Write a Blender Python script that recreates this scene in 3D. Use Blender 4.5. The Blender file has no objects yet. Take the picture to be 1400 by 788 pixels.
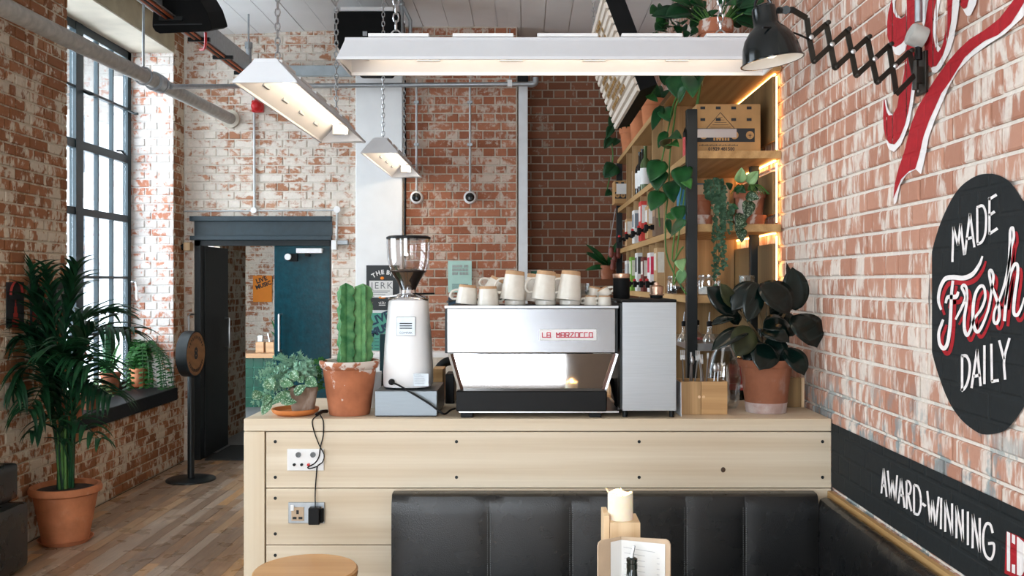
import bpy, bmesh, math, random
from mathutils import Vector, Matrix, Euler
from mathutils.geometry import tessellate_polygon
R = math.radians
rnd = random.Random(7)
SC = bpy.context.scene
COL = SC.collection

# ------------------------------------------------------------------ camera
F, CX, CY, H = 1250.0, 718.0, 386.0, 1.66      # focal length in pixels, vanishing point, eye height
XL, XR = -3.168, 1.26                          # left and right wall faces
cam = bpy.data.objects.new('camera', bpy.data.cameras.new('camera'))
COL.objects.link(cam)
cam.location = (0, 0, H)
cam.rotation_euler = (R(90), 0, 0)
cam.data.sensor_width = 36.0
cam.data.lens = F / 1400 * 36.0
cam.data.shift_x = -(CX - 700) / 1400
cam.data.shift_y = (CY - 394) / 1400
cam.data.clip_start = 0.05
SC.camera = cam

# ------------------------------------------------------------------ world and exposure
w = bpy.data.worlds.new('overcast_sky')
SC.world = w
w.use_nodes = True
bg = w.node_tree.nodes['Background']
bg.inputs[0].default_value = (0.84, 0.92, 1.0, 1)
bg.inputs[1].default_value = 5.2
SC.view_settings.view_transform = 'Standard'
SC.view_settings.look = 'None'
SC.view_settings.gamma = 1
SC.view_settings.use_curve_mapping = False
SC.view_settings.exposure = 1.3

def portal(loc, rot, sx, sy):
    l = bpy.data.lights.new('window_daylight', 'AREA')
    l.shape = 'RECTANGLE'; l.size = sx; l.size_y = sy
    l.cycles.is_portal = True
    o = bpy.data.objects.new('window_daylight', l)
    o.location = loc; o.rotation_euler = rot
    COL.objects.link(o)
# daylight: left-wall windows, glazed shop front behind the camera
portal((-3.60, 7.29, 2.22), (0, R(-90), 0), 3.0, 1.9)
portal((-3.60, 3.40, 2.22), (0, R(-90), 0), 3.0, 1.9)
portal((-3.60, -0.50, 2.22), (0, R(-90), 0), 3.0, 1.9)
portal((-1.775, -3.9, 1.94), (R(90), 0, 0), 2.35, 3.32)

# ------------------------------------------------------------------ helpers
def V(*a): return Vector(a)
def P(px, py, Y): return Vector(((px - CX) * Y / F, Y, H - (py - CY) * Y / F))
def RW(px, py, X=XR):
    Y = F * X / (px - CX); return Vector((X, Y, H - (py - CY) * Y / F))
def LW(px, py, X=XL):
    Y = F * X / (px - CX); return Vector((X, Y, H - (py - CY) * Y / F))
def proj(p):
    return (CX + F * p[0] / p[1], CY - F * (p[2] - H) / p[1])

ORG = {}
class MB:
    def __init__(s): s.v = []; s.f = []
    def add(s, vs, fs):
        b = len(s.v); s.v += [Vector(p) for p in vs]; s.f += [tuple(i + b for i in f) for f in fs]; return s
    def box(s, x0, x1, y0, y1, z0, z1):
        return s.add([(x0,y0,z0),(x1,y0,z0),(x1,y1,z0),(x0,y1,z0),(x0,y0,z1),(x1,y0,z1),(x1,y1,z1),(x0,y1,z1)],
                     [(0,3,2,1),(4,5,6,7),(0,1,5,4),(1,2,6,5),(2,3,7,6),(3,0,4,7)])
    def obox(s, c, ax, ay, az):
        c = Vector(c); ax = Vector(ax); ay = Vector(ay); az = Vector(az)
        if ax.cross(ay).dot(az) < 0: ax = -ax
        vs = [c + ax*i + ay*j + az*k for (i,j,k) in ((-1,-1,-1),(1,-1,-1),(1,1,-1),(-1,1,-1),(-1,-1,1),(1,-1,1),(1,1,1),(-1,1,1))]
        return s.add(vs, [(0,3,2,1),(4,5,6,7),(0,1,5,4),(1,2,6,5),(2,3,7,6),(3,0,4,7)])
    def bar(s, a, b, wx, wy, up=(0,0,1)):
        a = Vector(a); b = Vector(b); d = (b - a); L = d.length; d.normalize()
        up = Vector(up)
        if abs(d.dot(up)) > .98: up = Vector((0,1,0))
        sx = d.cross(up).normalized(); sy = sx.cross(d)
        return s.obox((a + b)/2, sx*wx/2, sy*wy/2, d*L/2)
    def tube(s, pts, r, seg=8, caps=True, closed=False):
        pts = [Vector(p) for p in pts]; n = len(pts)
        rs = r if isinstance(r, (list, tuple)) else [r]*n
        b = len(s.v); up = None
        for i, p in enumerate(pts):
            if closed: d = (pts[(i+1) % n] - pts[i-1])
            else: d = pts[min(i+1, n-1)] - pts[max(i-1, 0)]
            if d.length < 1e-9: d = Vector((0,0,1))
            d.normalize()
            if up is None:
                up = Vector((0,0,1)) if abs(d.z) < .9 else Vector((1,0,0))
            sx = d.cross(up)
            if sx.length < 1e-6: sx = d.orthogonal()
            sx.normalize(); up = sx.cross(d).normalized()
            for k in range(seg):
                a = 2*math.pi*k/seg
                s.v.append(p + sx*math.cos(a)*rs[i] + up*math.sin(a)*rs[i])
        for i in range(n if closed else n-1):
            j = (i+1) % n
            for k in range(seg):
                s.f.append((b+i*seg+k, b+i*seg+(k+1)%seg, b+j*seg+(k+1)%seg, b+j*seg+k))
        if caps and not closed:
            s.f.append(tuple(b+k for k in range(seg))[::-1]); s.f.append(tuple(b+(n-1)*seg+k for k in range(seg)))
        return s
    def lathe(s, prof, c=(0,0,0), seg=24, M=None, caps=True):
        b = len(s.v); c = Vector(c); n = len(prof)
        for (r, z) in prof:
            for k in range(seg):
                a = 2*math.pi*k/seg
                p = Vector((r*math.cos(a), r*math.sin(a), z))
                if M is not None: p = M @ p
                s.v.append(c + p)
        for i in range(n-1):
            for k in range(seg):
                s.f.append((b+i*seg+k, b+i*seg+(k+1)%seg, b+(i+1)*seg+(k+1)%seg, b+(i+1)*seg+k))
        if caps:
            if prof[0][0] > 1e-6: s.f.append(tuple(b+k for k in range(seg))[::-1])
            if prof[-1][0] > 1e-6: s.f.append(tuple(b+(n-1)*seg+k for k in range(seg)))
        return s
    def prism(s, pts, vec):
        """polygon (3D points, any winding) extruded by vec"""
        pts = [Vector(p) for p in pts]; n = len(pts); vec = Vector(vec)
        b = len(s.v); s.v += pts + [p + vec for p in pts]
        tris = tessellate_polygon([pts])
        for t in tris:
            s.f.append(tuple(b+i for i in t)); s.f.append(tuple(b+n+i for i in t[::-1]))
        for i in range(n):
            j = (i+1) % n; s.f.append((b+i, b+j, b+n+j, b+n+i))
        return s
    def ball(s, c, r, seg=10, rings=6, sc=(1,1,1)):
        pr = [(max(1e-5, math.sin(math.pi*i/rings))*r, -math.cos(math.pi*i/rings)*r) for i in range(rings+1)]
        M = Matrix.Diagonal(Vector(sc))
        return s.lathe(pr, c, seg, M, caps=False)
    def build(s, name, mat, parent=None, smooth=False, bevel=0, kind=None, label=None, fix=True, segs=2):
        o0 = ORG.get(parent.name, Vector((0,0,0))) if parent else Vector((0,0,0))
        me = bpy.data.meshes.new(name)
        me.from_pydata([tuple(p - o0) for p in s.v], [], s.f); me.validate()
        if fix:
            bm = bmesh.new(); bm.from_mesh(me)
            bmesh.ops.recalc_face_normals(bm, faces=bm.faces); bm.to_mesh(me); bm.free()
        if mat: me.materials.append(mat)
        if smooth:
            for p in me.polygons: p.use_smooth = True
            try: me.set_sharp_from_angle(angle=R(40))
            except Exception: pass
        o = bpy.data.objects.new(name, me); COL.objects.link(o)
        if parent: o.parent = parent
        ORG[o.name] = o0.copy()
        if bevel:
            m = o.modifiers.new('bevel', 'BEVEL'); m.width = bevel; m.segments = segs; m.limit_method = 'ANGLE'; m.angle_limit = R(40)
        if kind: o['kind'] = kind
        if label: o['label'] = label
        return o
def tag(o, label, cat, group=None):
    o['label'] = label; o['category'] = cat
    if group: o['group'] = group
    return o
def thing(name, loc, label, cat, group=None):
    o = bpy.data.objects.new(name, None); o.empty_display_size = .05
    o.location = loc; COL.objects.link(o); ORG[o.name] = Vector(loc)
    return tag(o, label, cat, group)
def copy_tree(o, parent=None):
    c = o.copy(); COL.objects.link(c); c.parent = parent
    ORG[c.name] = ORG.get(o.name, Vector((0,0,0))).copy()
    for ch in list(o.children): copy_tree(ch, c)
    return c
def place(o, loc, rz=0, label=None, group=None, rot=None, scale=None):
    o.location = loc
    o.rotation_euler = rot if rot else (0, 0, rz)
    if scale: o.scale = (scale, scale, scale)
    if label: o['label'] = label
    if group: o['group'] = group
    return o
def struct(o): o['kind'] = 'structure'; return o

def text_geo(txt, size=1.0, align='CENTER', bold=0.0, space=1.0):
    cu = bpy.data.curves.new('txt', 'FONT'); cu.body = txt; cu.size = size; cu.align_x = align; cu.align_y = 'CENTER'
    cu.offset = bold; cu.space_character = space; cu.resolution_u = 2
    ob = bpy.data.objects.new('txt', cu); COL.objects.link(ob)
    dg = bpy.context.evaluated_depsgraph_get(); me = ob.evaluated_get(dg).to_mesh()
    vs = [v.co.copy() for v in me.vertices]; fs = [tuple(p.vertices) for p in me.polygons]
    ob.evaluated_get(dg).to_mesh_clear(); bpy.data.objects.remove(ob); bpy.data.curves.remove(cu)
    return vs, fs
def add_text(mb, txt, size, o, ux, uz, bold=0.0, align='CENTER', sx=1.0, space=1.0):
    vs, fs = text_geo(txt, size, align, bold, space)
    o = Vector(o); ux = Vector(ux); uz = Vector(uz)
    mb.add([o + ux*v.x*sx + uz*v.y for v in vs], fs); return mb
def smooth_pts(pts, n=6, closed=False):
    """Catmull-Rom through points"""
    pts = [Vector(p) for p in pts]; out = []; m = len(pts)
    rng = range(m if closed else m-1)
    for i in rng:
        p0 = pts[i-1] if (i > 0 or closed) else pts[0]*2 - pts[1]
        p1 = pts[i]; p2 = pts[(i+1) % m]
        p3 = pts[(i+2) % m] if (i+2 < m or closed) else pts[-1]*2 - pts[-2]
        for k in range(n):
            t = k/n
            out.append(.5*((2*p1) + (p2-p0)*t + (2*p0-5*p1+4*p2-p3)*t*t + (3*p1-p0-3*p2+p3)*t**3))
    if not closed: out.append(pts[-1])
    return out

# ------------------------------------------------------------------ materials
class NT:
    def __init__(s, name):
        s.m = bpy.data.materials.new(name); s.m.use_nodes = True
        s.t = s.m.node_tree; s.b = s.t.nodes['Principled BSDF']; s.out = s.t.nodes['Material Output']
    def n(s, typ, ins=None, **kw):
        nd = s.t.nodes.new(typ)
        for k, v in kw.items(): setattr(nd, k, v)
        for k, v in (ins or {}).items(): s.set(nd.inputs[k], v)
        return nd
    def set(s, sock, v):
        if hasattr(v, 'is_output'): s.t.links.new(v, sock)
        else:
            if sock.type == 'RGBA' and len(v) == 3: v = (*v, 1)
            sock.default_value = v
    def math(s, op, a, b=0.0, c=0.0, clamp=False):
        nd = s.n('ShaderNodeMath', {0: a, 1: b, 2: c}, operation=op); nd.use_clamp = clamp; return nd.outputs[0]
    def vmul(s, a, v): return s.n('ShaderNodeVectorMath', {0: a, 1: v}, operation='MULTIPLY').outputs[0]
    def vadd(s, a, v): return s.n('ShaderNodeVectorMath', {0: a, 1: v}, operation='ADD').outputs[0]
    def noise(s, vec, scale, detail=2.0, rough=.5, dist=0.0):
        return s.n('ShaderNodeTexNoise', {'Vector': vec, 'Scale': scale, 'Detail': detail, 'Roughness': rough, 'Distortion': dist}).outputs['Fac']
    def ramp(s, fac, stops, interp='LINEAR'):
        nd = s.n('ShaderNodeValToRGB', {0: fac}); cr = nd.color_ramp; cr.interpolation = interp
        while len(cr.elements) < len(stops): cr.elements.new(.5)
        for e, (p, c) in zip(cr.elements, stops):
            e.position = p; e.color = (*c, 1) if len(c) == 3 else c
        return nd.outputs[0]
    def step(s, fac, lo, hi):
        return s.n('ShaderNodeMapRange', {0: fac, 1: lo, 2: hi, 3: 0.0, 4: 1.0}, interpolation_type='SMOOTHSTEP').outputs[0]
    def mix(s, f, a, b, mode='MIX'):
        nd = s.n('ShaderNodeMix', {0: f}, data_type='RGBA', blend_type=mode); s.set(nd.inputs[6], a); s.set(nd.inputs[7], b); return nd.outputs[2]
    def pos(s): return s.n('ShaderNodeNewGeometry').outputs['Position']
    def obj(s): return s.n('ShaderNodeTexCoord').outputs['Object']
    def bump(s, h, strength=.3, dist=.01):
        nd = s.n('ShaderNodeBump', {'Height': h, 'Strength': strength, 'Distance': dist}); s.set(s.b.inputs['Normal'], nd.outputs[0])
    def fin(s, col=None, rough=None, metal=None, spec=None):
        if col is not None: s.set(s.b.inputs['Base Color'], col)
        if rough is not None: s.set(s.b.inputs['Roughness'], rough)
        if metal is not None: s.set(s.b.inputs['Metallic'], metal)
        if spec is not None: s.set(s.b.inputs['Specular IOR Level'], spec)
        return s.m
def lin(r, g, b):
    f = lambda c: (c/255/12.92 if c/255 <= .04045 else ((c/255+.055)/1.055)**2.4)
    return (f(r), f(g), f(b))
def scl(c, k): return tuple(min(1, x*k) for x in c)

def plain(name, c, rough=.5, metal=0.0, var=.12, scale=12.0, spec=.5, bump=0.0, bscale=80.0, world=True):
    t = NT(name); p = t.pos() if world else t.obj()
    nz = t.noise(p, scale, 3.0)
    col = t.ramp(nz, [(.25, scl(c, 1-var)), (.75, scl(c, 1+var))])
    if bump: t.bump(t.noise(p, bscale, 3.0), bump, .004)
    return t.fin(col, rough, metal, spec)
def wood(name, c1, c2, axis='X', scale=6.0, rough=.5, rings=False, var=.18, spec=.4):
    t = NT(name); p = t.pos()
    st = {'X': (.12,1,1), 'Y': (1,.12,1), 'Z': (1,1,.12)}[axis]
    q = t.vmul(p, st)
    big = t.noise(q, scale*.6, 2.0, .5, 1.2)
    fine = t.noise(t.vmul(p, {'X': (.02,1,1), 'Y': (1,.02,1), 'Z': (1,1,.02)}[axis]), scale*28, 2.0, .6)
    wv = t.n('ShaderNodeTexWave', {'Vector': t.vadd(q, t.vmul(t.n('ShaderNodeTexNoise', {'Vector': q, 'Scale': scale*.35}).outputs['Color'], (.5,.5,.5))), 'Scale': scale*.9, 'Distortion': 4.0, 'Detail': 2.0}, bands_direction={'X': 'Z', 'Y': 'X', 'Z': 'X'}[axis]).outputs['Fac']
    f = t.math('ADD', t.math('MULTIPLY', big, .5), t.math('MULTIPLY', wv, .18)); f = t.math('ADD', f, t.math('MULTIPLY', fine, .32))
    col = t.ramp(f, [(.28, c1), (.72, c2)])
    t.bump(fine, .12, .002)
    return t.fin(col, rough, 0.0, spec)
def glassy(name, tint=(1,1,1), refl=.12, rough=.02, grey=1.0):
    t = NT(name); t.t.nodes.remove(t.b)
    tr = t.n('ShaderNodeBsdfTransparent', {0: scl(tint, grey)})
    gl = t.n('ShaderNodeBsdfGlossy', {'Color': (1,1,1,1), 'Roughness': rough})
    lw = t.n('ShaderNodeLayerWeight', {'Blend': .35})
    f = t.math('ADD', t.math('MULTIPLY', lw.outputs['Facing'], .55), refl, clamp=True)
    mx = t.n('ShaderNodeMixShader', {0: f}); t.set(mx.inputs[1], tr.outputs[0]); t.set(mx.inputs[2], gl.outputs[0])
    t.t.links.new(mx.outputs[0], t.out.inputs[0]); return t.m
def emit(name, c, s):
    t = NT(name); t.set(t.b.inputs['Emission Color'], c); t.b.inputs['Emission Strength'].default_value = s
    return t.fin(c, .5)
def leafm(name, c1, c2, rough=.4, scale=14.0, trans=.1, spec=.25):
    t = NT(name); p = t.pos()
    oi = t.n('ShaderNodeObjectInfo').outputs['Random']
    f = t.math('ADD', t.math('MULTIPLY', t.noise(p, scale, 3.0), .8), t.math('MULTIPLY', oi, .25))
    col = t.ramp(f, [(.3, c1), (.8, c2)])
    t.b.inputs['Subsurface Weight'].default_value = 0
    return t.fin(col, rough, 0.0, spec)
def terracotta(name, c, bloom=(.75,.68,.62), amount=.35, lo=.52, hi=.72):
    t = NT(name); p = t.pos()
    base = t.ramp(t.noise(p, 9.0, 4.0, .6), [(.25, scl(c, .75)), (.75, scl(c, 1.2))])
    m = t.math('MULTIPLY', t.step(t.noise(t.vmul(p, (1,1,.7)), 11.0, 5.0, .62, .4), lo, hi), amount)
    t.bump(t.noise(p, 90.0, 3.0), .15, .003)
    return t.fin(t.mix(m, base, bloom), .85, 0.0, .25)
def brick_mats(name, ax, course, z0, cols, mortar, paint, lo, hi, pscale, stretch, dirt=None, amount=.92, mpaint=0.12, extra=None):
    """brick material and its mortar: per-brick colour from the bond, paint worn off in patches"""
    out = []
    for kind in ('brick', 'mortar'):
        t = NT(name + '_' + kind); p = t.pos()
        sep = t.n('ShaderNodeSeparateXYZ', {0: p})
        u = sep.outputs[ax]; z = sep.outputs[2]
        row = t.math('FLOOR', t.math('DIVIDE', t.math('SUBTRACT', z, z0), course))
        odd = t.math('ABSOLUTE', t.math('MODULO', row, 2.0))
        L = t.math('SUBTRACT', .225, t.math('MULTIPLY', odd, .1125))
        cell = t.math('FLOOR', t.math('DIVIDE', t.math('SUBTRACT', u, t.math('MULTIPLY', odd, .05625)), L))
        wn = t.n('ShaderNodeTexWhiteNoise', {'Vector': t.n('ShaderNodeCombineXYZ', {0: cell, 1: row, 2: 3.7}).outputs[0]}, noise_dimensions='3D').outputs['Value']
        grain = t.noise(p, 45.0, 4.0, .65)
        if kind == 'brick':
            f = t.math('ADD', t.math('MULTIPLY', wn, .75), t.math('MULTIPLY', grain, .3))
            base = t.ramp(f, [(.05 + .9*i/(len(cols)-1), c) for i, c in enumerate(cols)])
            sh = 0.0
        else:
            base = t.ramp(grain, [(.3, scl(mortar, .8)), (.7, scl(mortar, 1.12))]); sh = mpaint
        q = t.vmul(p, stretch)
        n1 = t.noise(q, pscale, 5.0, .62, .6)
        n2 = t.noise(p, pscale*.3, 2.0, .5)
        n3 = t.noise(t.vmul(p, (stretch[0]*1.0, stretch[1]*1.0, stretch[2]*.5)), pscale*4.0, 3.0, .6)
        f = t.math('ADD', t.math('ADD', t.math('MULTIPLY', n1, .65), t.math('MULTIPLY', n2, .18)), t.math('MULTIPLY', n3, .27))
        f = t.math('ADD', f, t.math('ADD', t.math('MULTIPLY', wn, .06), sh))
        pm = t.math('MULTIPLY', t.step(f, lo, hi), amount)
        pc = t.ramp(grain, [(.25, scl(paint, .86)), (.75, scl(paint, 1.05))])
        col = t.mix(pm, base, pc)
        if dirt:
            col = extra(t, col, p, z, u) if extra else col
        elif extra: col = extra(t, col, p, z, u)
        h = t.math('ADD', t.math('MULTIPLY', grain, .6), t.math('MULTIPLY', pm, .25))
        t.bump(h, .35, .006)
        out.append(t.fin(col, .88, 0.0, .25))
    return out

M = {}
# room
M['concrete'] = plain('concrete', lin(205,196,180), .9, var=.12, scale=5, bump=.2)
M['lintel'] = plain('lintel_concrete', lin(160,145,118), .9, var=.2, scale=6, bump=.3)
M['white_paint'] = plain('white_paint', lin(240,241,241), .7, var=.03, scale=8)
M['ceiling'] = plain('ceiling_paint', lin(236,236,236), .85, var=.04, scale=3)
M['slate'] = plain('slate_sill', lin(24,24,27), .5, var=.35, scale=9, spec=.25)
M['frame_green'] = plain('window_paint', lin(24,46,54), .45, var=.15)
M['beam_paint'] = plain('beam_paint', lin(38,56,64), .42, var=.15, scale=20)
M['door_black'] = plain('door_black', lin(18,21,23), .5, var=.25, scale=30, bump=.08)
M['door_teal'] = plain('door_teal', lin(4,62,74), .2, var=.3, scale=18, bump=.25, bscale=40)
M['galv'] = plain('galvanised', lin(165,170,174), .42, .75, var=.12, scale=30)
M['greypipe'] = plain('grey_pipe', lin(172,170,164), .6, .1, var=.2, scale=22)
M['conduit'] = plain('conduit_paint', lin(200,203,204), .5, .2, var=.06)
M['steel'] = plain('steel', lin(190,192,194), .3, 1.0, var=.05)
M['chrome'] = plain('chrome', lin(215,215,218), .12, 1.0, var=.03)
M['copper'] = plain('copper_cable', lin(176,92,52), .45, .6, var=.1)
M['red'] = plain('red_plastic', lin(196,22,28), .35, var=.1)
M['black'] = plain('black_plastic', lin(11,12,13), .45, var=.2, spec=.2)
M['blackmatte'] = plain('black_matte', lin(13,14,15), .7, var=.2, spec=.15)
M['blackmetal'] = plain('black_metal', lin(24,30,32), .4, .3, var=.2)
M['enamel'] = plain('black_enamel', lin(8,15,17), .16, var=.15, spec=.4)
M['white'] = plain('white_plastic', lin(236,236,236), .4, var=.02)
M['lampwhite'] = plain('white_lacquer', lin(222,224,228), .45, var=.02)
M['tubeglow'] = emit('tube_glow', (1.0, .80, .58), 5.0)
M['ledglow'] = emit('led_glow', (1.0, .55, .18), 7.0)
M['bulb'] = emit('warm_bulb', (1.0, .85, .6), .8)
M['flame'] = emit('candle_flame', (1.0, .55, .2), 40.0)
# woods
M['birch_x'] = wood('birch_x', lin(206,186,157), lin(232,219,197), 'X', 3.0, .5)
M['birch_z'] = wood('birch_z', lin(216,197,168), lin(230,216,192), 'Z', 3.0, .5)
M['oak_y'] = wood('oak_y', lin(160,122,74), lin(202,164,112), 'Y', 5.0, .55)
M['oak_z'] = wood('oak_z', lin(140,108,68), lin(190,154,108), 'Z', 5.0, .55)
M['oak_x'] = wood('oak_x', lin(164,124,78), lin(206,166,116), 'X', 5.0, .5)
M['beech'] = wood('beech', lin(178,128,78), lin(214,168,116), 'X', 5.0, .3)
M['pine_z'] = wood('pine_z', lin(206,170,126), lin(234,206,168), 'Z', 7.0, .55)
M['ply_dark'] = wood('ply_dark', lin(104,80,48), lin(150,120,78), 'Z', 5.0, .6)
M['card'] = plain('kraft_card', lin(176,136,88), .8, var=.12, scale=15)
M['menu_card'] = plain('menu_board_card', lin(196,172,146), .8, var=.06, scale=30)
M['paper'] = plain('paper', lin(228,228,226), .8, var=.03)
M['ink'] = plain('ink', lin(34,38,42), .7, var=.1)
M['greyink'] = plain('grey_ink', lin(120,124,126), .7, var=.1)
# terracotta
M['terra'] = terracotta('terracotta', lin(192,122,84), lin(214,170,142), .35, .55, .8)
M['terra_old'] = terracotta('terracotta_old', lin(164,102,76), lin(214,206,198), .8, .52, .62)
M['terra_brown'] = terracotta('terracotta_brown', lin(150,92,66), lin(190,165,150), .4, .55, .75)
M['soil'] = plain('soil', lin(46,36,28), .95, var=.4, scale=60)
M['glass'] = glassy('clear_glass', (.90,.92,.92), .13)
M['window_glass'] = glassy('window_glass', (.96,.98,.99), .05)
M['smoke'] = glassy('hopper_plastic', (.88,.86,.86), .12)
M['beans'] = plain('coffee_beans', lin(38,24,17), .4, var=.6, scale=220, bump=.8, bscale=220)
# ------------------------------------------------------------------ brickwork
def brick_unit(name, axis, ns, mat):
    mb = MB(); vs = []
    for d, iu, iz in ((0, 0, 0), (.6, 0, 0), (1, .03, .085)):
        for (a, b) in ((-.5+iu, -.5+iz), (.5-iu, -.5+iz), (.5-iu, .5-iz), (-.5+iu, .5-iz)):
            vs.append((ns*d, a, b) if axis == 'X' else (a, ns*d, b))
    fs = [(8,9,10,11)]
    for l in (0, 4):
        for k in range(4): fs.append((l+k, l+(k+1)%4, l+4+(k+1)%4, l+4+k))
    mb.add(vs, fs)
    me = bpy.data.meshes.new(name); me.from_pydata([tuple(v) for v in mb.v], [], mb.f)
    bm = bmesh.new(); bm.from_mesh(me); bmesh.ops.recalc_face_normals(bm, faces=bm.faces); bm.to_mesh(me); bm.free()
    me.materials.append(mat); return me
RELIEF = {}
def bricks(parent, axis, plane, ns, u0, u1, z0, z1, course, zb, mat, holes=(), visible=None, maxn=300, store=None):
    """bricks proud of the mortar face at plane - ns*.009"""
    items = []; J = .011
    r0 = int(math.floor((z0 - zb)/course)); r1 = int(math.ceil((z1 - zb)/course))
    for r in range(r0, r1):
        odd = r % 2; L = .1125 if odd else .225; off = .05625 if odd else 0
        za = max(z0, zb + r*course); zc = min(z1, zb + (r+1)*course)
        if zc - za < .02: continue
        k0 = int(math.floor((u0 - off)/L)); k1 = int(math.ceil((u1 - off)/L))
        for k in range(k0, k1):
            segs = [(max(u0, off + k*L), min(u1, off + (k+1)*L))]
            for (ha, hb, hz0, hz1) in holes:
                if zc - .02 > hz0 and za + .02 < hz1:
                    ns_ = []
                    for (a, b) in segs:
                        if b <= ha or a >= hb: ns_.append((a, b))
                        else:
                            if a < ha: ns_.append((a, ha))
                            if b > hb: ns_.append((hb, b))
                    segs = ns_
            rr = random.Random(r*7919 + k*104729 + int(plane*100))
            dep = .008 + rr.random()*.004
            if store is not None: store[(r, k)] = dep
            for (a, b) in segs:
                if b - a < .025: continue
                j = J*.5 + rr.random()*.002
                items.append(((a+b)/2, (za+zc)/2, (b-a) - 2*j, (zc-za) - 2*j*.9, dep))
    base = plane - ns*.009
    me = brick_unit('brick', axis, ns, mat)
    sc = []
    for i, (u, z, du, dz, dep) in enumerate(items):
        p = (plane, u, z) if axis == 'X' else (u, plane, z)
        if p[1] < .5: continue
        x, y = proj(p)
        if not (-5 < x < 1405 and -5 < y < 793): continue
        if visible and not visible(x, y): continue
        e = (plane, u+du, z) if axis == 'X' else (u+du, plane, z)
        w_ = abs(proj(e)[0] - x) if e[1] > .3 else 0
        sc.append((w_*dz/p[1], i))
    sc.sort(reverse=True); pick = set(i for _, i in sc[:maxn])
    o0 = ORG.get(parent.name, Vector((0,0,0)))
    stuff = MB()
    for i, (u, z, du, dz, dep) in enumerate(items):
        c = Vector((base, u, z)) if axis == 'X' else Vector((u, base, z))
        s_ = Vector((dep, du, dz)) if axis == 'X' else Vector((du, dep, dz))
        if i in pick:
            o = bpy.data.objects.new('brick', me); COL.objects.link(o); o.parent = parent
            o.location = c - o0; o.scale = s_
        else:
            stuff.add([c + Vector((v.co.x*s_.x, v.co.y*s_.y, v.co.z*s_.z)) for v in me.vertices], [tuple(p.vertices) for p in me.polygons])
    if stuff.v: stuff.build('brickwork', mat, parent, kind='stuff', fix=False)

ZC = 4.03
# right wall: pale pink brick with white run marks, teal stains near the counter
def stain_r(t, col, p, z, u):
    m = t.step(t.noise(t.vmul(p, (1,1,.6)), 13.0, 4.0, .6), .49, .58)
    band = t.math('MULTIPLY', t.step(z, .70, .80), t.math('SUBTRACT', 1.0, t.step(z, 1.12, 1.38)))
    m = t.math('MULTIPLY', t.math('MULTIPLY', m, band), .75)
    return t.mix(m, col, lin(122,142,146))
CR, ZR = .079, .02
bR, mR = brick_mats('right_wall', 1, CR, ZR, [lin(166,118,98), lin(178,130,109), lin(188,142,121), lin(172,124,103)], lin(218,208,196), lin(226,218,208),
                    .55, .65, 9.0, (1, 1.6, .5), amount=.82, mpaint=.22, extra=stain_r)
CL, ZL = .074, .0
bL, mL = brick_mats('left_wall', 1, CL, ZL, [lin(128,84,56), lin(152,100,68), lin(166,114,80), lin(138,92,62)], lin(178,158,130), lin(218,206,186),
                    .565, .625, 8.0, (1, 1, .9), amount=.85, mpaint=.07)
bV, mV = brick_mats('reveal', 0, CL, ZL, [lin(192,124,98), lin(206,140,112), lin(214,156,130)], lin(226,216,206), lin(238,234,230),
                    .50, .59, 9.0, (1, 1, 1.3), amount=.92, mpaint=.12)
CB, ZB = .0805, .01
bB, mB = brick_mats('back_left', 0, CB, ZB, [lin(164,114,86), lin(182,130,100), lin(194,146,116)], lin(210,198,180), lin(232,225,214),
                    .50, .60, 8.0, (.8, 1, 1.6), amount=.9, mpaint=.14)
bM, mM = brick_mats('back_mid', 0, CB, ZB, [lin(140,86,62), lin(162,102,76), lin(180,120,92), lin(152,96,72)], lin(202,190,172), lin(216,206,192),
                    .57, .67, 9.0, (1, 1, 1.2), amount=.7, mpaint=.08)
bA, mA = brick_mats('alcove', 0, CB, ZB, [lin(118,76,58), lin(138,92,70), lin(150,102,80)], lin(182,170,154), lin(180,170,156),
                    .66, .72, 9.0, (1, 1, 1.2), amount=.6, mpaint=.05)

wr = struct(MB().box(XR+.009, XR+.3, -4.2, 9.3, -.02, ZC+.1).build('wall_right', mR)); wr['label'] = 'pale pink brick wall with white paint runs and painted lettering'
def vis_r(x, y):
    if x < 1075 and y > 60: return False
    if y > 560 and (x < 1139 or y > 580 + .4425*(x-1139)): return False
    if ((x-1345)/70)**2 + ((y-415)/172)**2 < 1: return False
    return True
DEPR = {}
bricks(wr, 'X', XR, -1, 2.2, 9.0, .0, ZC, CR, ZR, bR, visible=vis_r, store=DEPR)
# left wall with three tall windows
W1, W2, W3 = (6.33, 8.25), (2.44, 4.36), (-1.46, .46)
SZ, HZ = .60, 3.74
wl_mb = MB()
XLo = XL - .45
ys = [-4.2, W3[0], W3[1], W2[0], W2[1], W1[0], W1[1]+.0095, 8.9]
for i in range(0, 8, 2): wl_mb.box(XLo, XL-.009, ys[i], ys[i+1], -.02, 4.05)
for (a, b) in (W1, W2, W3):
    wl_mb.box(XLo, XL-.009, a, b, -.02, SZ); 
wl = struct(wl_mb.build('wall_left', mL)); wl['label'] = 'orange brown brick wall with worn cream paint beside the window'
def vis_l(x, y): return not (40 < x < 140 and 380 < y < 745)
bricks(wl, 'X', XL, 1, 4.9, 8.5, 0, 4.0, CL, ZL, bL, holes=[(W1[0], W1[1], SZ, 5)], visible=vis_l, maxn=230)
rv = MB().box(XLo, XL-.009, W1[1]+.0091, W1[1]+.03, SZ, HZ).build('reveal_face', mV, wl)
bricks(wl, 'Y', W1[1], -1, XLo, XL, SZ+.11, HZ, CL, ZL, bV, maxn=70)
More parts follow.
